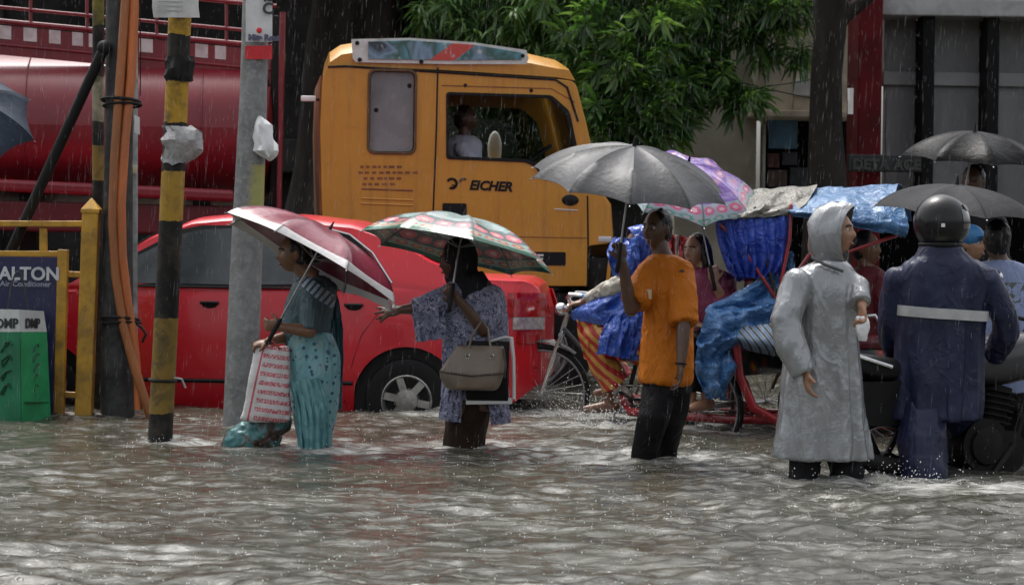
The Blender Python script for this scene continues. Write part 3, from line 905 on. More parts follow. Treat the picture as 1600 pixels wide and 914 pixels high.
hp = [P(12 + 32 * t_, 486 - 62 * math.sin(math.pi * t_) ** .8, dK - .03 + .04 * t_) for t_ in [i / 14 for i in range(15)]]
MB().tube(hp, .006, 6).build('handle', mat('dark_handle', (.03, .03, .035), .4), binn, world=True)
def on_face(txt, a, bdir, up, size, m, bold=.003, name='lettering', shear=0):
    a = Vector(a); x = Vector(bdir).normalized(); u = Vector(up); u = (u - x * u.dot(x)).normalized()
    n_ = x.cross(u)
    MB().add(*on_plane(text_vf(txt, size, .004, bold, shear), a + n_ * .01, x, u)).build(name, m, binn, world=True, smooth=0)
ink = mat('bin_black_ink', (.02, .025, .03), .5); inkg = mat('bin_green_ink', (.006, .07, .035), .5)
fl = pan([(-50, 512, dK + .02), (32, 512, ed)]); sl = pan([(32, 512, ed), (72, 512, dK + .14)])
on_face('DMP', fl[0].lerp(fl[1], .55), fl[1] - fl[0], (0, 0, 1), .085, ink)
on_face('DMP', sl[0].lerp(sl[1], .14), sl[1] - sl[0], (0, 0, 1), .085, ink)
sdir = (sl[1] - sl[0]).normalized()
snrm = sdir.cross(Vector((0, 0, 1))).normalized()
def stroke_mark(p0, w_, h_, seed, cols):
    """stack of looping brush marks standing for the vertical lettering"""
    rr = random.Random(seed)
    for k_ in range(cols):
        c = p0 + Vector((0, 0, -h_ * (k_ + .5) / cols))
        pts = [c + sdir * w_ * math.cos(a_) * rr.uniform(.3, .55) + Vector((0, 0, 1)) * h_ / cols * .42 * math.sin(a_ * 1.5 + rr.random()) + snrm * .012 for a_ in [i_ * .75 for i_ in range(8)]]
        MB().tube(pts, .0055, 5).build('lettering', inkg, binn, world=True)
mid = sl[0].lerp(sl[1], .56)
stroke_mark(mid + Vector((0, 0, P(52, 535, dK).z - mid.z)), .075, .40, 4, 6)
mid2 = fl[0].lerp(fl[1], .76)
sdir_keep = sdir; sdir = (fl[1] - fl[0]).normalized(); snrm = sdir.cross(Vector((0, 0, 1))).normalized()
stroke_mark(mid2 + Vector((0, 0, P(12, 530, dK).z - mid2.z)), .10, .36, 9, 4)
sdir = sdir_keep; snrm = sdir.cross(Vector((0, 0, 1))).normalized()
MB().bar(P(36, 628, ed + .02) + snrm * .02, P(72, 628, dK + .14) + snrm * .012, .02, .004).build('lettering', inkg, binn, world=True, smooth=0)

# ------------------------------------------------------------------ vehicle helpers
rubber = mat('wet_black_rubber', (.010, .010, .011), .5, spec=.2, vs=10)
black_plastic = mat('black_plastic', (.010, .010, .011), .5, spec=.2)
chrome = mat('chrome_metal', (.62, .62, .63), .18, 1.0, vs=20)
steel = mat('dull_steel', (.32, .32, .33), .35, .9, vs=14, dirt=(.12, .09, .06), dirt_s=8)
dark_metal = mat('dark_greasy_metal', (.013, .0125, .012), .6, .2, spec=.2, vs=9, var=.4)

def side_solver(root, ysign_y):
    """photo pixel -> (x, z) in root's local frame on the plane local y = ysign_y"""
    M = W[root]; Mi = M.inverted()
    o = Mi @ Vector((0, 0, HCAM))
    def f(px, py):
        d = (Mi.to_3x3() @ (P(px, py, 10.0) - Vector((0, 0, HCAM))))
        t_ = (ysign_y - o.y) / d.y
        p = o + d * t_
        return (p.x, p.z)
    return f

def plate_xz(mb, outer, holes, y, th, out=-1, bev=0.0):
    vs, fs = plate(outer, holes, th, bev)
    mb.add([(v[0], y + v[2] * (1 if out < 0 else -1), v[1]) for v in vs], fs)
    return mb

def make_wheel(parent, c, r, w, rim_mat, name='wheel', spokes=6, side=1, cap=.45):
    """car or truck wheel, axle along local y; side: +1 outer face towards +y"""
    wh = MB().lathe([(r * .60, -w / 2 * .9), (r * .8, -w / 2), (r * .96, -w / 2 * .85), (r, -w / 2 * .5), (r, w / 2 * .5), (r * .96, w / 2 * .85), (r * .8, w / 2), (r * .60, w / 2 * .9)], c, (0, 1, 0), 40, closed=True).build(name, rubber, parent)
    yo = side * w * .30
    m = MB(); C = Vector(c)
    m.lathe([(r * .60, yo + side * .03), (r * .57, yo + side * .035), (r * .52, yo + side * .005), (r * .50, yo - side * .03), (.02, yo - side * .04)], c, (0, 1, 0), 36)
    m.build('rim', rim_mat, wh)
    m = MB()
    for k in range(spokes):
        a = 2 * math.pi * k / spokes + .2
        e = Vector((math.cos(a), 0, math.sin(a)))
        m.bar(C + e * r * .16 + Vector((0, yo + side * .02, 0)), C + e * r * .54 + Vector((0, yo + side * .012, 0)), r * .17, .02, (0, 1, 0))
    m.lathe([(r * .30, yo + side * .005), (r * .26, yo + side * .035), (r * .12, yo + side * .045), (.001, yo + side * .045)], c, (0, 1, 0), 24)
    m.build('hub_cap', rim_mat, wh)
    return wh

# ------------------------------------------------------------------ red saloon car
CY = R(176)
hx, hy = math.cos(CY), math.sin(CY)
rw = P(636, 620, 17.9)
car_loc = Vector((rw.x, rw.y, road_z)) - Vector((hx * -1.30 - hy * .80, hy * -1.30 + hx * .80, 0))
car = thing('red_car', 'bright red saloon car standing in flood water beside the truck', 'car', car_loc, CY)
cs_ = side_solver(car, .84)
carpaint = NT('red_car_paint')
co = carpaint.coord('Object')
n1 = carpaint.noise(co, 60, 3, .6); n2 = carpaint.noise(co, 220, 2, .5)
wet = carpaint.bump(carpaint.ramp(n2, [(.55, (0, 0, 0)), (.7, (1, 1, 1))]), .12, .002)
car_red = carpaint.done(carpaint.ramp(carpaint.noise(co, 2.2, 4), [(.3, (.50, .006, .016)), (.7, (.60, .010, .024))]), .34, spec=.4, coat=.5, coat_rough=.10, normal=wet)
glass = NT('tinted_car_glass')
co = glass.coord('Object')
dn = glass.bump(glass.ramp(glass.noise(co, 150, 2), [(.5, (0, 0, 0)), (.7, (1, 1, 1))]), .15, .002)
car_glass = glass.done(glass.ramp(glass.noise(co, 5, 4), [(.3, (.028, .035, .038)), (.7, (.05, .06, .064))]), .12, spec=.6, normal=dn)

def lerp_tab(tab, x):
    if x <= tab[0][0]: return tab[0][1]
    for (a, va), (b, vb) in zip(tab, tab[1:]):
        if x <= b:
            t_ = (x - a) / (b - a); t_ = t_ * t_ * (3 - 2 * t_) * .5 + t_ * .5
            return va + (vb - va) * t_
    return tab[-1][1]
W_T = [(-2.25, .58), (-2.2, .66), (-2.05, .76), (-1.7, .825), (-1.0, .85), (.6, .85), (1.4, .83), (1.85, .76), (2.08, .62), (2.16, .50)]
Z_T = [(-2.25, .90), (-2.22, 1.06), (-2.12, 1.125), (-1.7, 1.135), (-1.2, 1.10), (.3, 1.06), (1.0, 1.05), (1.25, 1.02), (1.8, .92), (2.05, .82), (2.16, .66)]
S_Z = [(.15, .90), (.30, .965), (.45, .995), (.62, 1.0), (.82, .985), (1.0, .955), (1.14, .90)]
def car_y(x, z): return lerp_tab(W_T, x) * lerp_tab(S_Z, z)
AX = (-1.30, 1.30); RW = .30
def zbot(x):
    b = lerp_tab([(-2.25, .42), (-2.0, .26), (-1.7, .2), (1.6, .2), (1.95, .24), (2.16, .4)], x)
    for a in AX:
        q = .375 ** 2 - (x - a) ** 2
        if q > 0: b = max(b, .285 + math.sqrt(q))
    return b
xs_ = sorted(set([round(-2.25 + i * .05, 3) for i in range(89)] + [2.16] + [round(a + .375 * math.cos(k * math.pi / 14), 4) for a in AX for k in range(15)]))
rows = []
for x in xs_:
    zb, zt = zbot(x), lerp_tab(Z_T, x)
    half = [(car_y(x, zb + (zt - zb) * f) * (1 if f < .97 else .985), zb + (zt - zb) * f) for f in (0, .1, .22, .36, .5, .64, .76, .86, .93, .97, 1.0)]
    half += [(half[-1][0] * .93, zt + .012), (half[-1][0] * .6, zt + .022), (0, zt + .03)]
    rows.append([(x, y, z) for y, z in half] + [(x, -y, z) for y, z in half[-2::-1]])
body = MB().grid(rows)
nn_ = len(rows[0])
body.add(rows[0], [tuple(range(nn_))]); body.add(rows[-1], [tuple(range(nn_))])
body.build('body', car_red, car, smooth=35)
# dark underside and wheel wells
MB().box((-.02, 0, .40), (4.0, 1.42, .30)).build('underbody', black_plastic, car, smooth=0)
for a in AX:
    for s_ in (-1, 1):
        MB().lathe([(.372, -.02), (.372, .22), (.05, .22)], (a, s_ * .78 - (.0 if s_ < 0 else .2), .285), (0, 1, 0), 28).build('wheel_well', black_plastic, car)
# greenhouse
GT = [(-1.78, 1.12), (-1.5, 1.24), (-1.15, 1.42), (-.85, 1.51), (-.45, 1.548), (.0, 1.55), (.25, 1.525), (.5, 1.43), (.85, 1.23), (1.15, 1.05)]
def gy(x, z):
    wb = min(lerp_tab(W_T, x) * .935, .795)
    return wb - (wb - .60) * max(0, (z - 1.06)) / .46
rows = []
for i in range(61):
    x = -1.78 + 2.93 * i / 60
    zt = lerp_tab(GT, x); z0 = 1.02
    half = []
    for f in (0, .15, .3, .45, .6, .75, .87, .95): half.append((gy(x, z0 + (zt - z0) * f), z0 + (zt - z0) * f))
    yt = half[-1][0]
    half += [(yt * .96, zt - .012), (yt * .86, zt + .004), (yt * .6, zt + .018), (yt * .3, zt + .026), (0, zt + .028)]
    rows.append([(x, y, z) for y, z in half] + [(x, -y, z) for y, z in half[-2::-1]])
gh = MB().grid(rows); gh.build('roof', car_red, car, smooth=35)
def side_patch(poly, off, th, m, name, parent=car, yf=gy, sides=(1, -1)):
    o = None
    for s_ in sides:
        vs, fs = plate(poly, (), th)
        o = MB().add([(v[0], s_ * (yf(v[0], v[1]) + off + v[2]), v[1]) for v in vs], fs).build(name, m, parent, smooth=30)
    return o
fw = [(1.02, 1.075), (.33, 1.425), (.22, 1.455), (-.10, 1.475), (-.10, 1.075)]
rwp = [(-.17, 1.075), (-.17, 1.475), (-.62, 1.465), (-.82, 1.42), (-.98, 1.30), (-1.13, 1.10)]
def grow(poly, k):
    c = Vector((sum(p[0] for p in poly) / len(poly), sum(p[1] for p in poly) / len(poly)))
    return [tuple(Vector(p) + (Vector(p) - c).normalized() * k) for p in poly]
for pl in (fw, rwp):
    side_patch(rpoly(grow(pl, .035), .03), .001, .006, black_plastic, 'window_seal')
    side_patch(rpoly(pl, .025), .004, .008, car_glass, 'side_window')
# bright trim along the rear edge of the rear window
tr = [(-.66, 1.485), (-.86, 1.435), (-1.03, 1.31), (-1.18, 1.10)]
for s_ in (1, -1):
    MB().tube([(x, s_ * (gy(x, z) + .008), z) for x, z in tr], .009, 6).build('window_trim', chrome, car)
    MB().tube([(x, s_ * (gy(x, 1.06) + .010), 1.055) for x in (1.0, .5, 0, -.5, -1.15)], .008, 6).build('belt_trim', black_plastic, car)
# windscreens
for nm, x0, x1 in (('windscreen', .36, 1.04), ('rear_window', -1.62, -.98)):
    g = []
    for i in range(9):
        x = x0 + (x1 - x0) * i / 8; zt = lerp_tab(GT, x)
        g.append([(x, k / 8 * gy(x, zt) * .88, zt + .028 - .020 * (k / 8) ** 2 + .006) for k in range(-8, 9)])
    MB().sheet(g, .008).build(nm, car_glass, car)
def seam(pts, sides=(1, -1), name='door_seam', w=.0032):
    for s_ in sides:
        MB().tube([(x, s_ * (car_y(x, z) + .002), z) for x, z in pts], w, 5).build(name, black_plastic, car)
seam([(-.13, 1.05), (-.13, .8), (-.13, .5), (-.12, .26)])
seam([(-1.16, 1.07), (-1.10, .9), (-.98, .74), (-.92, .55), (-.86, .26)], w=.0024)
seam([(1.05, 1.04), (1.0, .8), (.98, .5), (.97, .26)])
seam([(-2.2, .52), (-1.9, .53), (-1.69, .54)], name='bumper_seam')
seam([(2.1, .50), (1.9, .51), (1.69, .52)], name='bumper_seam')
seam([(-.92, .40), (0, .40), (.92, .40)], name='side_moulding', w=.014)
for x in (.10, -.92):
    for s_ in (1, -1):
        y = car_y(x, .93)
        MB().ell((x, s_ * (y + .001), .93), (.055, .008, .026)).build('handle_recess', black_plastic, car)
        MB().tube([(x - .065, s_ * (y + .012), .945), (x, s_ * (y + .024), .948), (x + .065, s_ * (y + .012), .945)], .011, 8).build('door_handle', black_plastic, car)
# mirrors
for s_ in (1, -1):
    MB().ell((.93, s_ * .90, 1.11), (.06, .10, .07)).build('door_mirror', car_red, car)
# lights
tail_red = mat('tail_lamp_red', (.34, .004, .008), .15, spec=.5, coat=.3, var=.3, vs=30)
tail_white = mat('tail_lamp_clear', (.36, .31, .31), .15, coat=1.0, var=.35, vs=30)
head_m = mat('head_lamp_clear', (.5, .52, .54), .1, coat=1.0)
def wrap_patch(x0, x1, z0, z1, m, name, off=.006, sl=0.0, sides=(1, -1)):
    for s_ in sides:
        g = []
        for i in range(9):
            z = z0 + (z1 - z0) * i / 8
            xs2 = x0 + sl * (z1 - z)
            g.append([(xs2 + (x1 - xs2) * j / 8, s_ * (car_y(xs2 + (x1 - xs2) * j / 8, z) + off), z) for j in range(9)])
        MB().sheet(g, .010).build(name, m, car, smooth=40)
wrap_patch(-2.235, -1.99, .88, 1.045, tail_red, 'tail_light', sl=-.35)
wrap_patch(-2.24, -2.03, .79, .875, tail_white, 'reversing_light', .007)
wrap_patch(-2.24, -2.06, .69, .785, tail_red, 'tail_light', .006)
wrap_patch(1.86, 2.12, .68, .84, head_m, 'headlight')
for a in AX:
    for s_ in (1, -1):
        make_wheel(car, (a, s_ * .745, .285), RW, .19, mat('alloy_rim', (.40, .39, .37), .35, .7, vs=16, dirt=(.12, .10, .08), dirt_s=8), side=s_)
MB().box((-2.26, 0, .62), (.03, .5, .12)).build('number_plate', mat('plate_white', (.6, .6, .58), .4), car, bevel=.005)

# ------------------------------------------------------------------ tanker truck with yellow cab
TY = R(5.6)
T0 = P(730, 345, 20.7)
tr0 = Vector((T0.x, T0.y, road_z))
truck = thing('tanker_truck', 'tanker truck with yellow cab lettered EICHER and long red tank', 'truck', tr0, TY)
s0 = side_solver(truck, 0.0)
def S(*pts): return [s0(*p) for p in pts]
t = NT('yellow_cab_paint')
co = t.coord('Object'); n1 = t.noise(co, 2.0, 5, .6); n2 = t.noise(co, 9, 5, .7, .4)
col = t.ramp(n1, [(.3, (.50, .225, .018)), (.7, (.58, .28, .028))])
col = t.mix(t.ramp(n2, [(.55, (0, 0, 0)), (.75, (.45, .45, .45))]), col, (.33, .15, .02))
n3 = t.noise(t.coord('Object', scale=(6, 6, .5)), 2.2, 5, .65)
col = t.mix(t.ramp(n3, [(.52, (0, 0, 0)), (.72, (.5, .5, .5))]), col, (.27, .115, .016))
cab_y = t.done(col, .36, coat=.5, coat_rough=.15, normal=t.bump(t.noise(co, 120, 3), .08, .003))
cab_rust = mat('cab_back_paint', (.24, .085, .03), .5, vs=4, var=.35, dirt=(.10, .04, .02), dirt_s=6)
CW = 2.25
outer = [(512, 447), (503, 330), (500, 200), (504, 118), (512, 103), (540, 103), (700, 113), (870, 124), (899, 127), (916, 192), (930, 254), (943, 306), (953, 320), (957, 380), (920, 384), (918, 447)]
door_hole = rpoly([Vector(p) for p in S((699, 147), (860, 152), (886, 176), (899, 225), (908, 275), (852, 278), (838, 258), (822, 251), (699, 246))], .03)
rear_hole = rrect(*(s0(576, 238)), *(s0(649, 112)), r=.05)
prof = S(*outer)
oround = rpoly([Vector(p) for p in prof], [0, .05, .1, .1, .03, 0, 0, .08, .06, 0, 0, .05, .05, .05, .02, 0], 4)
side_panel = plate_xz(MB(), oround, (door_hole, rear_hole), .02, .04, bev=.006).build('side_panel', cab_y, truck, smooth=30)
far = plate_xz(MB(), oround, (door_hole, rear_hole), CW - .02, .04).build('side_panel', cab_y, truck, smooth=30)
# shell between the two side panels: back, roof, front below windscreen
def strip(pts, m, name, y0=.04, y1=CW - .04, th=.03):
    g = [[(x, y0 + (y1 - y0) * k / 6, z) for k in range(7)] for x, z in pts]
    return MB().sheet(g, th).build(name, m, truck, smooth=40)
strip(S((512, 447), (503, 330), (500, 200), (504, 118)), cab_rust, 'back_panel')
strip(S((943, 306), (953, 320), (957, 380), (950, 447)), cab_y, 'front_panel')
strip(S((512, 446), (700, 447), (918, 446)), dark_metal, 'cab_floor')
wg = NT('windscreen_glass')
wind = wg.done((.6, .65, .63), .05, trans=1.0, ior=1.2, spec=.5)
clear_glass = NT('clear_cab_glass')
tb = clear_glass.n('ShaderNodeBsdfTransparent'); tb.inputs[0].default_value = (.80, .84, .82, 1)
gb_ = clear_glass.n('ShaderNodeBsdfGlossy'); gb_.inputs['Roughness'].default_value = .05
fr = clear_glass.n('ShaderNodeFresnel'); fr.inputs[0].default_value = 1.35
mx = clear_glass.n('ShaderNodeMixShader'); clear_glass.l(fr.outputs[0], mx.inputs[0]); clear_glass.l(tb.outputs[0], mx.inputs[1]); clear_glass.l(gb_.outputs[0], mx.inputs[2]); clear_glass.l(mx.outputs[0], clear_glass.out.inputs[0])
clear_glass = clear_glass.m
strip(S((899, 127), (916, 192), (930, 254), (943, 306)), clear_glass, 'windscreen', .08, CW - .08, .008)
# roof cap with rounded top
roofp = S((512, 104), (516, 78), (534, 66), (560, 62), (640, 60), (740, 67), (830, 80), (872, 90), (890, 103), (899, 126), (870, 121), (700, 110), (540, 100))
rows = []
for k in range(13):
    f = k / 12; y = .01 + (CW - .02) * f
    ins = .10 * (1 - min(1, min(f, 1 - f) * 8)) ** 2
    rows.append([(x, y, z - ins * max(0, min(1, (z - roofp[0][1]) / .12))) for x, z in roofp])
rb = MB().grid([r_ + [r_[0]] for r_ in rows]); rb.add(rows[0], [tuple(range(len(roofp)))]); rb.add(rows[-1], [tuple(range(len(roofp)))])
rb.build('roof', cab_y, truck, smooth=40)
MB().tube([(x, -.004, z) for x, z in S((512, 105), (540, 104), (700, 114), (868, 125), (886, 137), (903, 190))], .010, 6).build('roof_seam', black_plastic, truck)
# painted banner along the roof side
t = NT('painted_banner')
co = t.coord('Object')
n1 = t.noise(co, 3.2, 3, .5, .5); n2 = t.noise(co, 7, 3, .6)
sx = t.sep(co)
col = t.ramp(n1, [(.30, (.02, .035, .06)), (.42, (.10, .30, .38)), (.5, (.03, .09, .07)), (.58, (.18, .30, .42)), (.68, (.02, .03, .05))])
redm = t.math('LESS_THAN', t.math('ABSOLUTE', t.math('SUBTRACT', t.math('ADD', sx[0], t.math('MULTIPLY', sx[2], -1.3)), s0(705, 84)[0] - 1.3 * s0(705, 84)[1])), .10)
col = t.mix(redm, col, (.50, .05, .04))
col = t.mix(t.ramp(n2, [(.60, (0, 0, 0)), (.66, (.8, .8, .8))]), col, (.45, .55, .5))
banner = t.done(col, .25, coat=.6)
bw = mat('banner_white', (.62, .66, .64), .4, dirt=(.3, .33, .32), dirt_s=6)
o_ = S((549, 62), (640, 60), (740, 67), (822, 79), (826, 92), (822, 101), (700, 101), (556, 98), (551, 92))
plate_xz(MB(), o_, (), -.012, .016).build('roof_banner', bw, truck, smooth=0)
pic = S((575, 66), (640, 64), (740, 71), (814, 83), (814, 94), (700, 95), (575, 93))
plate_xz(MB(), pic, (), -.026, .008).build('banner_picture', banner, truck, smooth=0)
for p in ((558, 68), (562, 94), (658, 97), (816, 88)):
    x, z = s0(*p); MB().lathe([(.018, 0), (.016, -.012), (.001, -.014)], (x, -.022, z), (0, 1, 0), 10).build('bolt', dark_metal, truck)
# panes
pane_grey = mat('misted_grey_pane', (.17, .18, .19), .25, coat=.4, vs=2, var=.35)
ri = rrect(*(s0(578, 236)), *(s0(647, 114)), r=.045)
plate_xz(MB(), ri, (), .03, .008).build('rear_quarter_window', pane_grey, truck, smooth=0)
plate_xz(MB(), rrect(*(s0(573, 241)), *(s0(652, 109)), r=.06), (rrect(*(s0(577, 237)), *(s0(648, 113)), r=.05),), -.006, .018, bev=.004).build('window_rubber', mat('brown_rubber', (.10, .05, .02), .5), truck)
for p in ((588, 172), (640, 134)):
    x, z = s0(*p); MB().ell((x, .022, z), (.018, .008, .018)).build('pane_stud', black_plastic, truck)
plate_xz(MB(), door_hole, (), CW - .05, .006).build('door_glass', clear_glass, truck, smooth=0)
plate_xz(MB(), rpoly([Vector(p) for p in S((697, 144), (862, 149), (890, 174), (912, 278), (850, 282), (836, 261), (821, 254), (697, 249))], .03), (rpoly([Vector(p) for p in S((701, 149), (858, 154), (883, 178), (905, 273), (853, 276), (839, 256), (822, 249), (701, 244))], .03),), -.003, .016, bev=.004).build('door_window_seal', black_plastic, truck)
# door seams
for nm, pts in (('door_seam', ((684, 106), (682, 200), (677, 330), (674, 446))), ('door_seam', ((918, 306), (919, 380), (918, 446))), ('panel_crease', ((684, 369), (800, 370), (917, 372)))):
    MB().tube([(x, -.001, z) for x, z in S(*pts)], .007 if nm == 'door_seam' else .004, 5).build(nm, black_plastic if nm == 'door_seam' else cab_rust, truck)
MB().tube([(x, -.001, z) for x, z in S((690, 134), (862, 139), (898, 160))], .005, 5).build('panel_crease', cab_rust, truck)
for p in ((727, 134), (830, 142)):
    x, z = s0(*p); MB().ell((x, 0, z), (.016, .006, .016)).build('bolt', dark_metal, truck)
for y_ in (296, 311, 319):
    a, b = S((565, y_ - 1), (645, y_ + 2)); MB().tube([(a[0], 0, a[1]), (b[0], 0, b[1])], .008, 6).build('louvre_ridge', cab_rust if y_ == 296 else cab_y, truck)
rp = random.Random(3)
for r_, (x0_, x1_) in enumerate(((563, 632), (560, 655), (568, 628), (566, 620))):
    px = x0_
    while px < x1_ - 6:
        w_ = rp.uniform(4, 9)
        a = s0(px, 259 + 9 * r_); b = s0(px + w_, 263 + 9 * r_)
        MB().box(((a[0] + b[0]) / 2, -.001, (a[1] + b[1]) / 2), (abs(b[0] - a[0]), .004, abs(a[1] - b[1]))).build('faded_print', cab_rust, truck, smooth=0)
        px += w_ + rp.uniform(2, 5)
x, z = s0(733, 296)
MB().add(*on_plane(text_vf('EICHER', .105, .004, .0045, shear=.25, spacing=1.0), (x, -.003, z), (1, 0, -.03), (0, 0, 1))).build('lettering', black_plastic, truck, smooth=0)
x, z = s0(706, 287)
m_ = MB(); m_.ring((x, -.002, z), (0, 1, 0), .038, .011, 20, 6, 0.5, 5.2); m_.bar((x, -.002, z - .012), (x + .035, -.002, z - .018), .02, .01); m_.build('emblem', black_plastic, truck)
MB().ring((x + .095, -.002, z + .005), (0, 1, 0), .035, .010, 14, 6, .2, 2.2).build('emblem', mat('emblem_brown', (.13, .08, .03), .5), truck)
a = s0(691, 336); b = s0(729, 318)
plate_xz(MB(), rrect(*a, *b, r=.015), (), -.001, .012).build('door_handle_recess', black_plastic, truck, smooth=0)
x, z = s0(836, 411)
MB().add(*on_plane(text_vf('DRIVE', .10, .004, .004, shear=.1), (x - .21, -.008, z), (1, 0, 0), (0, 0, 1))).build('badge_lettering', mat('badge_white', (.6, .6, .58), .4), truck, smooth=0)
a = s0(796, 414); b = s0(884, 394)
plate_xz(MB(), rrect(*a, *b, r=.012), (), -.001, .008).build('badge', black_plastic, truck, smooth=0)
x, z = s0(891, 313); MB().ell((x, -.004, z), (.07, .02, .045)).build('side_lamp', black_plastic, truck)
a, b = S((866, 327), (902, 329)); MB().tube([(a[0], -.002, a[1]), (b[0], -.002, b[1])], .006, 6).build('trim_line', mat('badge_white', (.6, .6, .58), .4), truck)
x, z = s0(945, 374); MB().box((x, .02, z), (.11, .06, .05)).build('headlamp', head_m, truck, bevel=.01)
x, z = s0(482, 154); MB().box((x, .06, z), (.12, .05, .045)).build('marker_lamp', mat('lamp_white', (.75, .75, .75), .3), truck, bevel=.008)
a = s0(497, 156); MB().tube([(x, .08, z), (a[0] + .05, .1, a[1])], .012, 6).build('lamp_bracket', dark_metal, truck)
x, z = s0(938, 415); MB().box((x - .0, CW / 2, z - .1), (.2, CW - .1, .34)).build('bumper', dark_metal, truck, bevel=.03)
# cab interior
xs0, zs0 = s0(712, 300)
MB().box((xs0 - .05, .55, zs0 - .1), (.5, .5, .14)).box((xs0 - .28, .55, zs0 + .28), (.12, .48, .75)).build('seat', dark_metal, truck, bevel=.03)
MB().box((xs0 - .05, 1.6, zs0 - .1), (.5, .5, .14)).box((xs0 - .28, 1.6, zs0 + .25), (.12, .48, .65)).build('seat', dark_metal, truck, bevel=.03)
xd, zd = s0(885, 268)
MB().box((xd + .05, CW / 2, zd - .08), (.30, CW - .2, .26)).build('dashboard', dark_metal, truck, bevel=.05)
xw, zw = s0(838, 250)
MB().ring((xw, .55, zw), (-.6, 0, .8), .22, .015, 28, 6).tube([(xw, .55, zw), (xw + .14, .55, zw - .2)], .02, 6).build('steering_wheel', dark_metal, truck)
x, z = s0(812, 222); MB().ell((x + .02, CW + .2, z + .01), (.065, .03, .16)).build('far_mirror', mat('lamp_white', (.75, .75, .75), .3), truck)
MB().tube([(x, CW, z - .25), (x, CW + .2, z - .1)], .012, 6).build('mirror_arm', dark_metal, truck)
# chassis, wheels
tlen = 7.2
MB().box((-2.6, CW / 2 - .4, .78), (tlen, .09, .26)).build('chassis_rail', dark_metal, truck, bevel=.01)
MB().box((-2.6, CW / 2 + .4, .78), (tlen, .09, .26)).build('chassis_rail', dark_metal, truck, bevel=.01)
for xw in (.55, -3.9, -5.1):
    for y_, sd_ in ((.20, -1), (CW - .20, 1)):
        make_wheel(truck, (xw, y_, .5), .5, .28, steel, side=sd_, spokes=8)
    MB().tube([(xw, .3, .5), (xw, CW - .3, .5)], .07, 10).build('axle', dark_metal, truck)
MB().box((.75, .25, .78), (1.0, .35, .4)).build('wheel_guard', dark_metal, truck, bevel=.05)
MB().box((-1.35, .25, .72), (.9, .4, .5)).build('fuel_tank', dark_metal, truck, bevel=.08)
# tank
t = NT('red_tank_paint')
co = t.coord('Object'); n1 = t.noise(co, 1.4, 5, .6, .4); n2 = t.noise(t.coord('Object', scale=(4, 4, .6)), 3, 5, .7)
col = t.ramp(n1, [(.3, (.13, .004, .012)), (.7, (.20, .008, .018))])
col = t.mix(t.ramp(n2, [(.5, (0, 0, 0)), (.75, (.4, .4, .4))]), col, (.14, .008, .014))
tank_red = t.done(col, .42, coat=.3, coat_rough=.3, normal=t.bump(t.noise(co, 5, 3), .08, .02))
xe, _ = s0(432, 200)
_, ztop = s0(200, 72); _, zbot_ = s0(200, 322)
zc, rz_ = (ztop + zbot_) / 2, (ztop - zbot_) / 2
ry_ = CW / 2 - .02
x0t = xe - 5.6
rows = []
for x, k in ((x0t, .0), (x0t - .0, .55), (x0t + .04, .85), (x0t + .12, .97), (x0t + .25, 1), (x0t + 1.6, 1), (x0t + 3.0, 1), (x0t + 4.4, 1), (xe - .25, 1), (xe - .12, .97), (xe - .04, .85), (xe, .55), (xe, .0)):
    rows.append([(x, CW / 2 - ry_ * k * math.copysign(abs(math.cos(a)) ** .85, math.cos(a)), zc + rz_ * k * math.copysign(abs(math.sin(a)) ** .85, math.sin(a))) for a in [2 * math.pi * j / 48 for j in range(49)]])
MB().grid(rows).build('tank', tank_red, truck, smooth=50)
for x in (xe - .6, xe - 2.0, xe - 3.4, xe - 4.8):
    pts = [(x, CW / 2 - (ry_ + .006) * math.copysign(abs(math.cos(a)) ** .85, math.cos(a)), zc + (rz_ + .006) * math.copysign(abs(math.sin(a)) ** .85, math.sin(a))) for a in [2 * math.pi * j / 48 for j in range(49)]]
    MB().tube(pts, .008, 5).build('weld_seam', tank_red, truck)
    MB().box((x, CW / 2, (zbot_ + .9) / 2 + .05), (.14, 1.3, max(.1, zbot_ - .9) + .3)).build('saddle', dark_metal, truck, smooth=0)
# walkway edge with white squares and the rail above, on a plane set in from the side
yi = .33
s1 = side_solver(truck, yi)
yl = lambda px, y_at0: y_at0 + .094 * px
def on1(px, py): return s1(px, yl(px, py))
a, b = on1(-120, 40), on1(432, 40); c, e = on1(432, 86), on1(-120, 86)
plate_xz(MB(), [e, c, b, a], (), yi, .03).build('walkway_edge', tank_red, truck, smooth=0)
sqw = mat('white_square_paint', (.55, .52, .52), .45, dirt=(.32, .22, .22), dirt_s=8)
for px0, px1 in ((-84, -64), (-44, -24), (-3, 18), (37, 58), (77, 95), (113, 130), (139, 152), (180, 198), (218, 239), (262, 282), (305, 325), (336, 353), (380, 398)):
    q_ = [on1(px0, 61), on1(px1, 61), on1(px1, 40), on1(px0, 40)]
    plate_xz(MB(), q_, (), yi - .018, .008).build('white_square', sqw, truck, smooth=0)
for py_, r_ in ((34, .022), (12, .014), (-30, .018), (70, .012)):
    a, b = on1(-120, py_), on1(432, py_)
    MB().tube([(a[0], yi - .02, a[1]), (b[0], yi - .02, b[1])], r_, 8).build('rail', tank_red, truck)
for px in (-60, 48, 136, 245, 354, 420):
    a, b = on1(px, 40), on1(px, -32)
    MB().tube([(a[0], yi, a[1]), (b[0], yi, b[1])], .014, 8).build('rail_post', tank_red, truck)
a, b = s0(-140, 292 - 9), s0(366, 307)
MB().bar((a[0], -.02, a[1]), (b[0], -.02, b[1]), .10, .10).build('side_guard', tank_red, truck, smooth=0, bevel=.03)
a, b = s0(-140, 318), s0(366, 330)
MB().bar((a[0], .06, a[1] - .08), (b[0], .06, b[1] - .08), .10, .24).build('side_skirt', mat('skirt_red', (.09, .006, .012), .5), truck, smooth=0, bevel=.02)
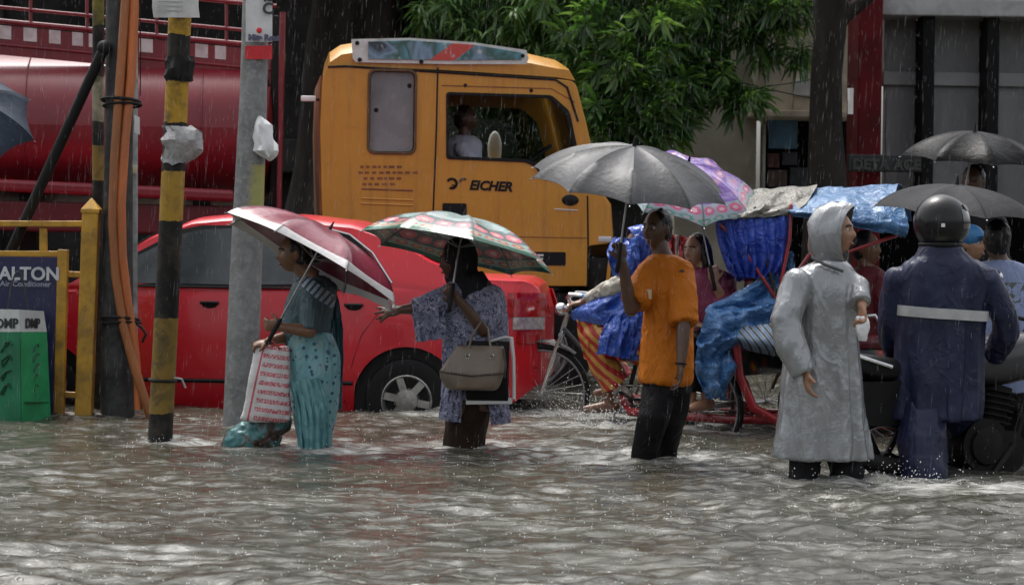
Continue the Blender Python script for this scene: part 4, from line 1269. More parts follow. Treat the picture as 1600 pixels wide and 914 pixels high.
for px_, y0_, y1_, r_ in ((442, 18, 330, .024), (421, 135, 205, .012)):
    a, b = s0(px_, y0_), s0(px_ - 6, y1_)
    MB().tube([(a[0], .1, a[1]), (b[0], .1, b[1])], r_, 10).build('riser_pipe', tank_red, truck)
a, b = s0(424, 20), s0(434, 340)
MB().box(((a[0] + b[0]) / 2, .5, (a[1] + b[1]) / 2), (.06, .5, abs(a[1] - b[1]))).build('air_stack', dark_metal, truck, bevel=.02)

# ------------------------------------------------------------------ cycle rickshaws
def spoke_wheel(parent, c, r, axis=(0, 1, 0), spokes=28, yaw=0.0):
    C = Vector(c); ax = Matrix.Rotation(yaw, 3, 'Z') @ Vector(axis)
    wh = MB().ring(c, ax, r - .019, .019, 40, 8).build('wheel', rubber, parent)
    MB().ring(c, ax, r - .045, .010, 40, 6).build('rim', steel, wh)
    m = MB(); x, y, z = frame(ax)
    for k in range(spokes):
        a = 2 * math.pi * k / spokes; o = (.03 if k % 2 else -.03)
        e = x * math.cos(a) + y * math.sin(a); e2 = x * math.cos(a + .35) + y * math.sin(a + .35)
        m.tube([C + e2 * .02 + z * o, C + e * (r - .045)], .0022, 4)
    m.build('spokes', steel, wh)
    MB().tube([C - z * .05, C + z * .05], .022, 10).build('hub', steel, wh)
    return wh

rick_red = mat('rickshaw_red_tube', (.33, .012, .018), .35, coat=.4, vs=6, var=.3, dirt=(.10, .01, .012), dirt_s=7)
rick_blk = mat('rickshaw_black_tube', (.02, .02, .02), .4, spec=.35)
panel_m = NT('rickshaw_panel_paint')
co = panel_m.coord('Object')
vv = panel_m.n('ShaderNodeTexVoronoi'); vv.inputs['Scale'].default_value = 9
panel_m.l(co, vv.inputs['Vector'])
fx = panel_m.ramp(panel_m.math('MULTIPLY', vv.outputs['Distance'], 1.4), [(.15, (.45, .30, .02)), (.3, (.30, .01, .02)), (.6, (.01, .07, .04)), (.8, (.02, .02, .03))])
panel_m = panel_m.done(fx, .35, coat=.3)

def rickshaw(name, label, loc, rz, steer=0.0, rear_loop=True):
    r = thing(name, label, 'rickshaw', loc, rz, 'cycle rickshaws in the flood')
    WR = .345
    fwh = spoke_wheel(r, (1.55, 0, WR), WR, yaw=steer)
    for s_ in (1, -1): spoke_wheel(r, (0, s_ * .46, WR), WR)
    sv = Matrix.Rotation(steer, 3, 'Z') @ Vector((0, 1, 0))
    Ft = Vector((1.32, 0, .98))
    m = MB()
    for s_ in (1, -1):
        m.tube([Vector((1.55, 0, WR)) + sv * .055 * s_, Vector((1.46, 0, .60)) + sv * .055 * s_, Vector((1.39, 0, .76)) + sv * .05 * s_], .013, 8)
    m.tube([(1.39, 0, .76), Ft], .018, 8).tube([Vector((1.39, 0, .76)) - sv * .06, Vector((1.39, 0, .76)) + sv * .06], .018, 8)
    m.build('fork', chrome, r)
    hb = Vector((1.30, 0, 1.02))
    fwv = sv.cross(Vector((0, 0, 1)))
    m = MB().tube([hb - sv * .30 - fwv * .16 + Vector((0, 0, .02)), hb - sv * .24 + Vector((0, 0, .03)), hb - sv * .1 + fwv * .03, hb + fwv * .03, hb + sv * .1 + fwv * .03, hb + sv * .24 + Vector((0, 0, .03)), hb + sv * .30 - fwv * .16 + Vector((0, 0, .02))], .012, 8)
    m.tube([Ft, hb + fwv * .03], .014, 8)
    m.tube([hb - sv * .26 - fwv * .02 + Vector((0, 0, -.02)), hb - sv * .30 - fwv * .12 + Vector((0, 0, -.03))], .006, 6).tube([hb + sv * .26 - fwv * .02 + Vector((0, 0, -.02)), hb + sv * .30 - fwv * .12 + Vector((0, 0, -.03))], .006, 6)
    m.build('handlebar', chrome, r)
    for s_ in (1, -1):
        MB().tube([hb + sv * .285 * s_ - fwv * .10 + Vector((0, 0, .02)), hb + sv * .31 * s_ - fwv * .20 + Vector((0, 0, .018))], .019, 8, True).build('grip', mat('blue_grip', (.06, .22, .5), .4), r)
    MB().ell(hb + fwv * .08 + Vector((0, 0, -.08)), (.05, .05, .045)).build('bell', chrome, r)
    # mudguard
    x_, y_, z_ = frame(sv)
    g = []
    for i in range(15):
        a = R(-20 + 150 * i / 14)
        e = Vector((fwv.x * math.cos(a), fwv.y * math.cos(a), math.sin(a)))
        g.append([Vector((1.55, 0, WR)) + e * (WR + .03 - .008 * abs(k) ** 2) + sv * .022 * k for k in (-1.5, -.8, 0, .8, 1.5)])
    MB().sheet(g, .004).build('mudguard', rick_blk, r)
    m = MB()
    m.tube([(1.34, 0, .92), (.72, 0, .86)], .016, 8).tube([(1.37, 0, .80), (.84, 0, .34)], .018, 8).tube([(.66, 0, .98), (.84, 0, .34)], .016, 8)
    m.tube([(.84, 0, .34), (.1, .10, WR)], .013, 8).tube([(.84, 0, .34), (.1, -.10, WR)], .013, 8).tube([(.72, 0, .86), (.25, .12, .62)], .012, 8).tube([(.72, 0, .86), (.25, -.12, .62)], .012, 8)
    m.build('cycle_frame', rick_blk, r)
    MB().ell((.62, 0, 1.0), (.15, .10, .045)).ell((.74, 0, 1.0), (.12, .045, .035)).build('saddle', black_plastic, r)
    MB().lathe([(.095, -.006), (.10, 0), (.095, .006), (.06, .003), (.055, 0), (.06, -.003)], (.84, .07, .34), (0, 1, 0), 28, True).build('chain_wheel', steel, r)
    m = MB()
    for s_, a in ((1, R(-70)), (-1, R(110))):
        e = Vector((math.cos(a), 0, math.sin(a))) * .17
        c0 = Vector((.84, .10 * s_, .34))
        m.tube([Vector((.84, 0, .34)), c0, c0 + e, c0 + e + Vector((0, .10 * s_, 0))], .010, 6)
        m.box(c0 + e + Vector((0, .09 * s_, 0)), (.10, .08, .025))
    m.build('pedals', chrome, r)
    MB().tube([(.84, .07, .435), (.4, .07, .43), (.02, .07, .39)], .006, 5).tube([(.84, .07, .245), (.4, .07, .27), (.02, .07, .30)], .006, 5).build('chain', steel, r)
    MB().tube([(0, -.52, WR), (0, .52, WR)], .018, 8).build('axle', steel, r)
    # chassis in red tube
    m = MB()
    for s_ in (1, -1):
        m.tube([(-.78, .36 * s_, .80), (-.75, .36 * s_, .58), (-.66, .36 * s_, .38), (-.5, .36 * s_, .29), (-.2, .36 * s_, .275), (.3, .36 * s_, .275), (.62, .30 * s_, .28), (.84, .06 * s_, .34)], .030, 10)
    m.tube([(-.78, -.36, .78), (-.78, .36, .78)], .024, 8).tube([(-.45, -.36, .29), (-.45, .36, .29)], .02, 8).tube([(.3, -.36, .275), (.3, .36, .275)], .02, 8)
    m.build('chassis', rick_red, r)
    for s_ in (1, -1):
        MB().tube([(-.2, .36 * s_, .28), (-.2, .36 * s_, .6)], .014, 8).build('seat_stay', rick_blk, r)
        MB().tube([(.2, .34 * s_, .28), (.2, .36 * s_, .6)], .014, 8).build('seat_stay', rick_blk, r)
    MB().box((.42, 0, .31), (.42, .62, .025)).build('footboard', dark_metal, r, bevel=.005)
    MB().box((-.03, 0, .66), (.50, .80, .20)).build('seat_box', panel_m, r, bevel=.02)
    MB().box((-.02, 0, .80), (.48, .78, .09)).build('seat', mat('maroon_vinyl', (.12, .012, .02), .35, coat=.3), r, bevel=.035)
    MB().box((-.30, 0, 1.02), (.09, .80, .40), Matrix.Rotation(R(-12), 3, 'Y')).build('backrest', panel_m, r, bevel=.035)
    for s_ in (1, -1):
        MB().tube([(-.25, .43 * s_, .75), (-.22, .44 * s_, .95), (.1, .44 * s_, .98), (.22, .43 * s_, .80)], .014, 8).build('arm_rail', chrome, r)
        g = []
        for i in range(13):
            a = R(15 + 150 * i / 12)
            g.append([Vector((math.cos(a) * (WR + .05), s_ * (.42 + .045 * k), WR + math.sin(a) * (WR + .05))) for k in range(3)])
        MB().sheet(g, .005).build('wheel_guard', panel_m, r)
    return r

RA = R(180 - 35)
ra0 = P(1150, 345, 17.1)
rickA = rickshaw('cycle_rickshaw', 'cycle rickshaw heading towards the car, pedalled by a rider in blue plastic', (ra0.x, ra0.y, road_z), RA, steer=R(28))
# right-facing one with the hood up: its rear loop stands at px 1130
rb0 = P(1130 + .79 * 242, 345, 16.75)
rickB = rickshaw('cycle_rickshaw', 'cycle rickshaw with raised blue tarpaulin hood behind the silver raincoat', (rb0.x, rb0.y, road_z), R(5))
def tarp_mat(name, c1, c2, c3, rough=.22):
    t = NT(name)
    co = t.coord('Object')
    n1 = t.noise(co, 3.5, 5, .65, .6); n2 = t.noise(co, 16, 5, .7, .8)
    f = t.math('ADD', t.math('MULTIPLY', n1, .6), t.math('MULTIPLY', n2, .4))
    return t.done(t.ramp(f, [(.35, c1), (.52, c2), (.68, c3)]), rough, coat=.1, normal=t.bump(t.crease(co, 9), .45, .02, t.bump(n1, .6, .05)))
tarp_blue = tarp_mat('blue_tarp', (.03, .10, .27), (.06, .17, .38), (.15, .31, .50))
tarp_pale = tarp_mat('faded_blue_tarp', (.02, .07, .19), (.04, .13, .28), (.10, .22, .36), .4)
hood_blue = tarp_mat('pleated_blue_hood', (.012, .035, .26), (.02, .06, .40), (.05, .12, .52), .4)
tarp_tan = tarp_mat('tan_grey_sheet', (.07, .07, .06), (.13, .12, .10), (.22, .215, .19), .5)

def px_sheet(rows, name, m, parent, th=.006, n=26, wob=.03, freq=5.0, seed=0.0, nv=14, world=True, pleat=None):
    """cloth surface: rows of ((px, py, d), (px, py, d), bulge); interpolated, with folds"""
    ctrl = []
    for a, b, bulge in rows:
        A, B = P(*a), P(*b)
        ctrl.append([A.lerp(B, j / n) + Vector((0, -bulge * math.sin(math.pi * j / n), 0)) for j in range(n + 1)])
    g = []
    nr = len(ctrl)
    for i in range(nv * (nr - 1) + 1):
        u = i / nv; k = min(int(u), nr - 2); f = u - k
        p0, p1, p2, p3 = ctrl[max(k - 1, 0)], ctrl[k], ctrl[k + 1], ctrl[min(k + 2, nr - 1)]
        row = []
        for j in range(n + 1):
            q_ = .5 * ((2 * p1[j]) + (-p0[j] + p2[j]) * f + (2 * p0[j] - 5 * p1[j] + 4 * p2[j] - p3[j]) * f * f + (-p0[j] + 3 * p1[j] - 3 * p2[j] + p3[j]) * f ** 3)
            w_ = wob * fbm(Vector((j / n * freq + seed, u * 1.3 + seed, seed)), 3)
            if pleat: w_ += pleat[1] * math.sin(j / n * pleat[0] * 2 * math.pi + .5 * math.sin(u * 2 + seed)) * (.35 + .65 * min(1, u / (nr - 1) + .3))
            row.append(q_ + Vector((.25 * w_, -w_, .35 * w_)))
        g.append(row)
    return MB().sheet(g, th).build(name, m, parent, world=world, smooth=60)

dBk = 16.45
px_sheet([((1122, 318, dBk + .75), (1270, 300, dBk + .75), 0), ((1150, 300, dBk + .45), (1276, 290, dBk + .45), 0), ((1125, 326, dBk + .1), (1262, 316, dBk + .1), .05), ((1112, 342, dBk), (1236, 336, dBk), .05)], 'hood_sheet', tarp_tan, rickB, wob=.04, seed=2.0)
px_sheet([((1225, 330, dBk + .85), (1425, 345, dBk + .85), 0), ((1232, 300, dBk + .6), (1410, 290, dBk + .6), 0), ((1236, 312, dBk + .25), (1400, 300, dBk + .25), .05), ((1232, 330, dBk - .02), (1418, 345, dBk), .08), ((1240, 338, dBk - .04), (1415, 371, dBk - .02), .05)], 'hood_tarp', tarp_pale, rickB, wob=.05, seed=5.0)
px_sheet([((1118, 344, dBk + .02), (1236, 338, dBk + .02), .03), ((1122, 380, dBk + .02), (1234, 376, dBk + .02), .05), ((1135, 412, dBk + .04), (1226, 415, dBk + .03), .05), ((1150, 432, dBk + .06), (1208, 436, dBk + .06), .05)], 'hood_side', hood_blue, rickB, wob=.02, seed=8.0, pleat=(7, .018), n=60)
px_sheet([((1118, 344, dBk + .82), (1236, 338, dBk + .82), -.03), ((1135, 412, dBk + .8), (1226, 415, dBk + .8), -.05), ((1150, 440, dBk + .8), (1208, 440, dBk + .8), -.05)], 'hood_side', hood_blue, rickB, wob=.02, seed=9.0, pleat=(7, .018), n=60)
px_sheet([((1118, 344, dBk + .82), (1118, 344, dBk + .03), 0), ((1150, 436, dBk + .8), (1150, 434, dBk + .06), 0)], 'hood_back', hood_blue, rickB, wob=.02, seed=10.0)
for px0, py0 in ((1120, 342), (1180, 322), (1236, 318), (1330, 320), (1412, 360)):
    MB().tube([P(1215, 470, dBk + .0), P((px0 + 1215) / 2 + (8 if px0 > 1215 else -8), (py0 + 470) / 2 - 20, dBk + .0), P(px0, py0 + 4, dBk + .02), P(px0, py0 - 8, dBk + .4), P(px0, py0 + 4, dBk + .8)], .012, 8).build('hood_rib', rick_red if px0 != 1180 else rick_blk, rickB, world=True)
px_sheet([((1158, 512, 16.25), (1232, 500, 16.2), .05), ((1152, 530, 16.2), (1232, 545, 16.15), .1), ((1170, 548, 16.25), (1232, 560, 16.2), .05)], 'striped_cloth', NT('striped_cloth').m, rickB, wob=.02)
sm = bpy.data.materials['striped_cloth']; sn = NT('striped_cloth_weave')
fw_ = sn.wave(sn.coord('Object', rot=(0, R(35), 0)), 9.0, 1.0, 'X')
bpy.data.objects['striped_cloth'].data.materials[0] = sn.done(sn.ramp(fw_, [(.2, (.03, .04, .05)), (.45, (.28, .28, .27)), (.7, (.10, .18, .30))]), .6)

# blue plastic sheet over the passenger's lap
sh0 = P(1150, 600, 16.5); sh0.z = P(1100, 610, 16.5).z
sheet_t = thing('lap_sheet', 'crumpled blue plastic sheet draped over the rickshaw passenger and side', 'plastic sheet', sh0)
px_sheet([((1222, 400, 16.6), (1238, 392, 16.62), .0), ((1196, 432, 16.55), (1238, 428, 16.6), .02), ((1130, 466, 16.4), (1234, 468, 16.5), .05), ((1104, 482, 16.3), (1230, 488, 16.45), .10), ((1094, 520, 16.25), (1208, 516, 16.4), .10), ((1086, 552, 16.25), (1160, 548, 16.35), .06), ((1090, 590, 16.28), (1142, 592, 16.33), .05), ((1106, 622, 16.3), (1135, 624, 16.33), .02)],
         'sheet', tarp_blue, sheet_t, wob=.10, freq=3.0, seed=13.0, nv=10)

# ------------------------------------------------------------------ motorcycle
mo0 = P(1384, 345, 14.0)
moto = thing('motorcycle', 'black motorcycle standing in the water under the navy raincoat rider', 'motorcycle', (mo0.x, mo0.y, road_z - .05), R(24))
silver = mat('silver_tank_paint', (.42, .43, .44), .25, .4, coat=.6)
def moto_wheel(c, r):
    wh = MB().lathe([(r * .74, -.045), (r * .86, -.06), (r * .97, -.045), (r, 0), (r * .97, .045), (r * .86, .06), (r * .74, .045)], c, (0, 1, 0), 40, True).build('wheel', rubber, moto)
    MB().ring(c, (0, 1, 0), r * .73, .02, 36, 6).build('rim', steel, wh)
    m = MB()
    for k in range(6):
        a = 2 * math.pi * k / 6
        m.bar(c, Vector(c) + Vector((math.cos(a), 0, math.sin(a))) * r * .72, .03, .02, (0, 1, 0))
    m.build('spokes', dark_metal, wh)
    MB().tube([Vector(c) - Vector((0, .07, 0)), Vector(c) + Vector((0, .07, 0))], .07, 16).build('hub', dark_metal, wh)
WM = .30
moto_wheel((0, 0, WM), WM); moto_wheel((1.28, 0, WM), WM)
g = []
for i in range(17):
    a = R(25 + 150 * i / 16)
    g.append([Vector((math.cos(a) * (WM + .05 - .012 * abs(k)), .035 * k, WM + math.sin(a) * (WM + .05 - .012 * abs(k)))) for k in (-2, -1, 0, 1, 2)])
MB().sheet(g, .006).build('rear_mudguard', black_plastic, moto)
g = []
for i in range(13):
    a = R(20 + 130 * i / 12)
    g.append([Vector((1.28 + math.cos(a) * (WM + .04 - .012 * abs(k)), .035 * k, WM + math.sin(a) * (WM + .04 - .012 * abs(k)))) for k in (-2, -1, 0, 1, 2)])
MB().sheet(g, .006).build('front_mudguard', black_plastic, moto)
MB().tube([(.56, -.17, .40), (.56, .17, .40)], .15, 20).tube([(.72, -.15, .36), (.72, .15, .36)], .12, 20).tube([(.66, 0, .42), (.74, 0, .72)], .09, 14).build('engine', dark_metal, moto)
for s_ in (1, -1): MB().lathe([(.11, 0), (.10, s_ * .02), (.03, s_ * .03), (.001, s_ * .03)], (.56, s_ * .17, .40), (0, 1, 0), 22).build('engine_cover', dark_metal, moto)
m = MB()
for k in range(6): m.tube([(.690 + .008 * k, 0, .52 + .033 * k), (.692 + .008 * k, 0, .53 + .033 * k)], .125, 16)
m.build('cooling_fins', dark_metal, moto)
MB().tube([(1.06, 0, .98), (.2, 0, .72), (-.05, 0, .76)], .03, 8).tube([(1.06, 0, .92), (.85, 0, .35), (.4, 0, .28), (.2, 0, .7)], .026, 8).tube([(.35, .1, .34), (0, .1, WM)], .025, 8).tube([(.35, -.1, .34), (0, -.1, WM)], .025, 8).build('frame', dark_metal, moto)
MB().tube([(.75, -.16, .40), (.6, -.18, .24), (.3, -.19, .25), (-.35, -.20, .36)], [.025, .028, .04, .048], 10).build('exhaust', dark_metal, moto)
tk = MB()
for i, (x, w_, z0_, z1_) in enumerate(((.45, .09, .74, .86), (.55, .13, .72, .95), (.75, .16, .71, 1.01), (.92, .15, .74, 1.02), (1.02, .08, .80, .96))):
    pass
rows = []
for x, w_, z0_, z1_ in ((.44, .03, .78, .82), (.46, .09, .75, .87), (.55, .13, .73, .95), (.72, .165, .72, 1.01), (.90, .155, .75, 1.02), (1.0, .10, .80, .98), (1.03, .03, .86, .92)):
    rows.append([(x, w_ * math.copysign(abs(math.cos(a)) ** .7, math.cos(a)), (z0_ + z1_) / 2 + (z1_ - z0_) / 2 * math.copysign(abs(math.sin(a)) ** .7, math.sin(a))) for a in [2 * math.pi * j / 20 for j in range(21)]])
MB().grid(rows).build('fuel_tank', mat('dark_tank_paint', (.035, .036, .04), .3, coat=.3), moto, smooth=60)
rows = []
for x, w_, z0_, z1_ in ((-.42, .04, .86, .90), (-.40, .11, .83, .93), (-.1, .14, .76, .90), (.2, .14, .75, .86), (.45, .10, .76, .86), (.48, .03, .79, .83)):
    rows.append([(x, w_ * math.copysign(abs(math.cos(a)) ** .6, math.cos(a)), (z0_ + z1_) / 2 + (z1_ - z0_) / 2 * math.copysign(abs(math.sin(a)) ** .6, math.sin(a))) for a in [2 * math.pi * j / 20 for j in range(21)]])
MB().grid(rows).build('seat', black_plastic, moto, smooth=60)
for s_ in (1, -1):
    MB().sheet([[(x, s_ * (.135 + .02 * math.sin(z * 9)), z) for x in (-.32, -.1, .15, .38)] for z in (.52, .6, .68, .76)], .012).build('side_cover', black_plastic, moto)
    MB().tube([(1.28, .09 * s_, WM), (1.12, .09 * s_, .78), (1.05, .09 * s_, 1.02)], .022, 8).build('fork_leg', chrome, moto)
    MB().tube([(1.03, .0, 1.05), (1.02, .12 * s_, 1.08), (.93, .32 * s_, 1.11), (.86, .38 * s_, 1.10)], .012, 8).build('handlebar', dark_metal, moto)
    MB().tube([(.93, .33 * s_, 1.11), (.84, .40 * s_, 1.10)], .018, 8).build('grip', rubber, moto)
    MB().tube([(.95, .28 * s_, 1.11), (.97, .33 * s_, 1.27)], .006, 6).build('mirror_stem', dark_metal, moto)
    MB().ell((.97, .35 * s_, 1.31), (.02, .065, .045)).build('mirror', chrome, moto)
    MB().ell((-.36, .14 * s_, .76), (.03, .03, .025)).build('turn_signal', mat('amber_lens', (.5, .2, .02), .2), moto)
MB().box((1.16, 0, .98), (.16, .26, .28)).build('headlight_cowl', silver, moto, bevel=.05)
MB().ell((1.24, 0, .97), (.04, .09, .09)).build('headlight', head_m, moto)
MB().box((-.46, 0, .80), (.06, .14, .08)).build('tail_light', tail_red, moto, bevel=.015)
MB().box((-.42, 0, .66), (.012, .20, .12), Matrix.Rotation(R(-20), 3, 'Y')).build('number_plate', mat('plate_white', (.6, .6, .58), .4), moto)
MB().tube([(-.05, .16, .84), (-.42, .15, .95), (-.46, 0, .96), (-.42, -.15, .95), (-.05, -.16, .84)], .012, 8).build('grab_rail', chrome, moto)

# ------------------------------------------------------------------ umbrellas
def set_uv(o, uvs):
    me = o.data
    l = me.uv_layers.new(name='UVMap')
    vi = np.empty(len(me.loops), 'i'); me.loops.foreach_get('vertex_index', vi)
    l.data.foreach_set('uv', np.array(uvs, 'f')[vi].ravel())

def umbrella(label, c, axis, Rad, depth, n, m, hand, spin=0.0, frame_m=None, handle_m=None, group='open umbrellas', name='umbrella', below=.10, sag=.07, theta=62):
    """c: centre of the rim plane; the shaft runs from the top down to the hand"""
    c = Vector(c); ax = Vector(axis).normalized()
    x, y, z = frame(ax, (0, 1, 0))
    hand = Vector(hand)
    root = thing(name, label, 'umbrella', hand, 0, group)
    frame_m = frame_m or steel; handle_m = handle_m or black_plastic
    cs2, nr = 8, 16
    th = R(theta)
    def rib_pt(a, r):
        return c + (x * math.cos(a) + y * math.sin(a)) * (Rad * math.sin(r * th) / math.sin(th)) + z * depth * (math.cos(r * th) - math.cos(th)) / (1 - math.cos(th))
    g, uv = [], []
    for i in range(nr + 1):
        r = .012 + .988 * i / nr
        row = []
        for j in range(n * cs2 + 1):
            k = j // cs2; f = (j % cs2) / cs2
            a0 = spin + 2 * math.pi * k / n; a1 = spin + 2 * math.pi * (k + 1) / n
            p = rib_pt(a0, r).lerp(rib_pt(a1, r), f)
            b = 4 * f * (1 - f)
            ctr = c + z * ((p - c).dot(z))
            p = p.lerp(ctr, sag * b * r * r) - z * depth * .09 * b * math.sin(math.pi * min(1, r)) + z * .012 * b * r ** 6
            row.append(p); uv.append((j / cs2, r))
        g.append(row)
    can = MB().sheet(g, .0025).build('canopy', m, root, world=True, smooth=50)
    set_uv(can, uv + uv)
    runner = c + z * (depth * .12)
    for k in range(n):
        a = spin + 2 * math.pi * k / n
        pts = [rib_pt(a, r) - z * .007 for r in (.05, .25, .45, .65, .85, 1.0)]
        rb_ = MB().tube(pts, [.0028] * 5 + [.0018], 5).build('rib', frame_m, root, world=True)
        MB().tube([rib_pt(a, .5) - z * .01, runner + (rib_pt(a, .5) - c).normalized() * .012], .002, 4).build('stretcher', frame_m, rb_, world=True)
        tipp = rib_pt(a, 1.0); od = (tipp - c).normalized()
        MB().tube([tipp - z * .006, tipp + od * .014 - z * .01], .0035, 5).build('rib_tip', frame_m, rb_, world=True)
    topz = c + z * (depth + .004)
    hd = (hand - topz)
    low = hand + hd.normalized() * below
    MB().tube([topz, low], .006, 8).build('shaft', frame_m, root, world=True)
    MB().tube([topz - z * .01, topz + z * .015, topz + z * .05], [.014, .010, .004], 8).build('ferrule', handle_m, root, world=True)
    MB().tube([hand - hd.normalized() * .05, low], .013, 10, True).build('handle', handle_m, root, world=True)
    return root

def cloth_um(name, builder, rough=.3, coat=.3, spec=.4):
    t = NT(name)
    uvn = t.coord('UV'); sx = t.sep(uvn)
    col = builder(t, sx[0], sx[1], uvn)
    # seams along the ribs
    fr_ = t.math('FRACT', sx[0]); e = t.math('MINIMUM', fr_, t.math('SUBTRACT', 1.0, fr_))
    col = t.mix(t.ramp(e, [(.0, (.75, .75, .75)), (.035, (0, 0, 0))]), col, (.01, .01, .01))
    bn = t.bump(t.noise(t.coord('Object'), 60, 4, .6), .25, .004, t.bump(t.noise(t.coord('Object'), 7, 3, .6), .35, .03))
    return t.done(col, rough, coat=coat, coat_rough=.2, normal=bn, spec=spec)
def maroon_b(t, u, v, uv):
    c = t.ramp(t.noise(t.coord('Object'), 5, 4), [(.3, (.15, .018, .035)), (.7, (.22, .03, .055))])
    return t.mix(t.math('GREATER_THAN', v, .86), c, (.66, .64, .64))
um_maroon = cloth_um('maroon_umbrella_cloth', maroon_b)
def flower_row(t, u, v, base, v0, half, per, c_out, c_in, off=0.0):
    uu = t.math('SUBTRACT', t.math('FRACT', t.math('ADD', t.math('MULTIPLY', u, per), off)), .5)
    vv = t.math('DIVIDE', t.math('SUBTRACT', v, v0), half)
    wob = t.math('MULTIPLY', t.math('SUBTRACT', t.noise(t.comb(t.math('MULTIPLY', u, per * 3.0), t.math('MULTIPLY', v, 30.0)), 1.0, 3), .5), .7)
    dd = t.math('ADD', t.math('SQRT', t.math('ADD', t.math('MULTIPLY', t.math('MULTIPLY', uu, 2.3), t.math('MULTIPLY', uu, 2.3)), t.math('MULTIPLY', vv, vv))), wob)
    c = t.mix(t.math('LESS_THAN', dd, .95), base, c_out)
    return t.mix(t.math('LESS_THAN', dd, .42), c, c_in)
def floral_b(t, u, v, uv):
    n1 = t.noise(t.comb(t.math('MULTIPLY', u, 3.0), t.math('MULTIPLY', v, 9.0)), 1.0, 4, .6, .6)
    n2 = t.noise(t.comb(t.math('MULTIPLY', u, 5.0), t.math('MULTIPLY', v, 14.0)), 1.3, 3, .6, .3)
    c = t.ramp(n1, [(.36, (.015, .035, .045)), (.46, (.03, .10, .085)), (.54, (.24, .36, .34)), (.62, (.10, .12, .2)), (.72, (.05, .10, .07))])
    c = t.mix(t.math('MULTIPLY', t.math('LESS_THAN', v, .56), .5), c, (.36, .50, .48))
    c = t.mix(t.ramp(n2, [(.58, (0, 0, 0)), (.62, (.9, .9, .9))]), c, (.50, .22, .17))
    c = t.mix(t.math('MULTIPLY', t.math('GREATER_THAN', v, .60), .85), c, (.025, .035, .045))
    c = flower_row(t, u, v, c, .71, .075, 3.0, (.55, .10, .13), (.62, .34, .30))
    c = t.mix(t.math('GREATER_THAN', v, .81), c, (.25, .38, .32))
    c = flower_row(t, u, v, c, .865, .045, 4.0, (.38, .13, .08), (.5, .36, .26), .3)
    return t.mix(t.math('GREATER_THAN', v, .925), c, (.015, .10, .06))
um_floral = cloth_um('floral_umbrella_cloth', floral_b)
def purple_b(t, u, v, uv):
    n1 = t.noise(t.comb(t.math('MULTIPLY', u, 2.0), t.math('MULTIPLY', v, 7.0)), 1.0, 4, .6, .6)
    c = t.ramp(n1, [(.36, (.10, .04, .22)), (.5, (.20, .11, .38)), (.6, (.34, .26, .46)), (.68, (.48, .20, .32))])
    c = flower_row(t, u, v, c, .38, .06, 2.0, (.40, .20, .32), (.6, .45, .55))
    c = t.mix(t.math('MULTIPLY', t.math('GREATER_THAN', v, .70), .8), c, (.30, .36, .38))
    c = flower_row(t, u, v, c, .80, .075, 3.0, (.48, .10, .20), (.60, .36, .42))
    c = flower_row(t, u, v, c, .95, .05, 3.0, (.10, .26, .20), (.4, .3, .4), .4)
    return c
um_purple = cloth_um('purple_floral_umbrella_cloth', purple_b)
def plain_b(c1, c2):
    def f(t, u, v, uv): return t.ramp(t.noise(t.coord('Object'), 4, 5), [(.3, c1), (.7, c2)])
    return f
um_grey = cloth_um('grey_umbrella_cloth', plain_b((.045, .046, .050), (.068, .069, .073)), .48, .06, .22)
um_grey2 = cloth_um('charcoal_umbrella_cloth', plain_b((.030, .0305, .033), (.046, .046, .049)), .65, .0, .06)
um_black = cloth_um('black_umbrella_cloth', plain_b((.003, .003, .0035), (.006, .006, .007)), .34, 0.0, .06)
um_navy = cloth_um('navy_umbrella_cloth', plain_b((.014, .024, .042), (.024, .036, .06)), .45, .0, .2)

# ------------------------------------------------------------------ people
def skin(name, c):
    t = NT(name)
    co = t.coord('Object')
    n = t.noise(co, 18, 4, .6)
    m = t.done(t.ramp(n, [(.3, tuple(k * .85 for k in c)), (.7, tuple(min(1, k * 1.12) for k in c))]), .38, spec=.45, normal=t.bump(t.noise(co, 130, 3), .12, .003))
    t.b.inputs['Subsurface Weight'].default_value = .08
    t.b.inputs['Subsurface Radius'].default_value = (.012, .005, .003)
    return m
SK_DARK = skin('dark_brown_skin', (.105, .056, .036))
SK_MID = skin('brown_skin', (.22, .115, .07))
SK_LIGHT = skin('light_brown_skin', (.34, .185, .115))
hair_m = mat('black_hair', (.010, .009, .009), .35, spec=.4, vs=30, var=.4, bs=90, bump=.8, stretch=(1, 1, .3))
eye_w = mat('eye_white', (.55, .53, .5), .25); eye_d = mat('eye_iris', (.012, .008, .006), .15)
lip_m = mat('lips', (.20, .07, .055), .4)

def catmull(rows, t):
    n = len(rows); k = min(int(t), n - 2); f = t - k
    p0, p1, p2, p3 = [np.array(rows[min(max(i, 0), n - 1)], float) for i in (k - 1, k, k + 1, k + 2)]
    return .5 * (2 * p1 + (p2 - p0) * f + (2 * p0 - 5 * p1 + 4 * p2 - p3) * f * f + (3 * p1 - p0 - 3 * p2 + p3) * f ** 3)

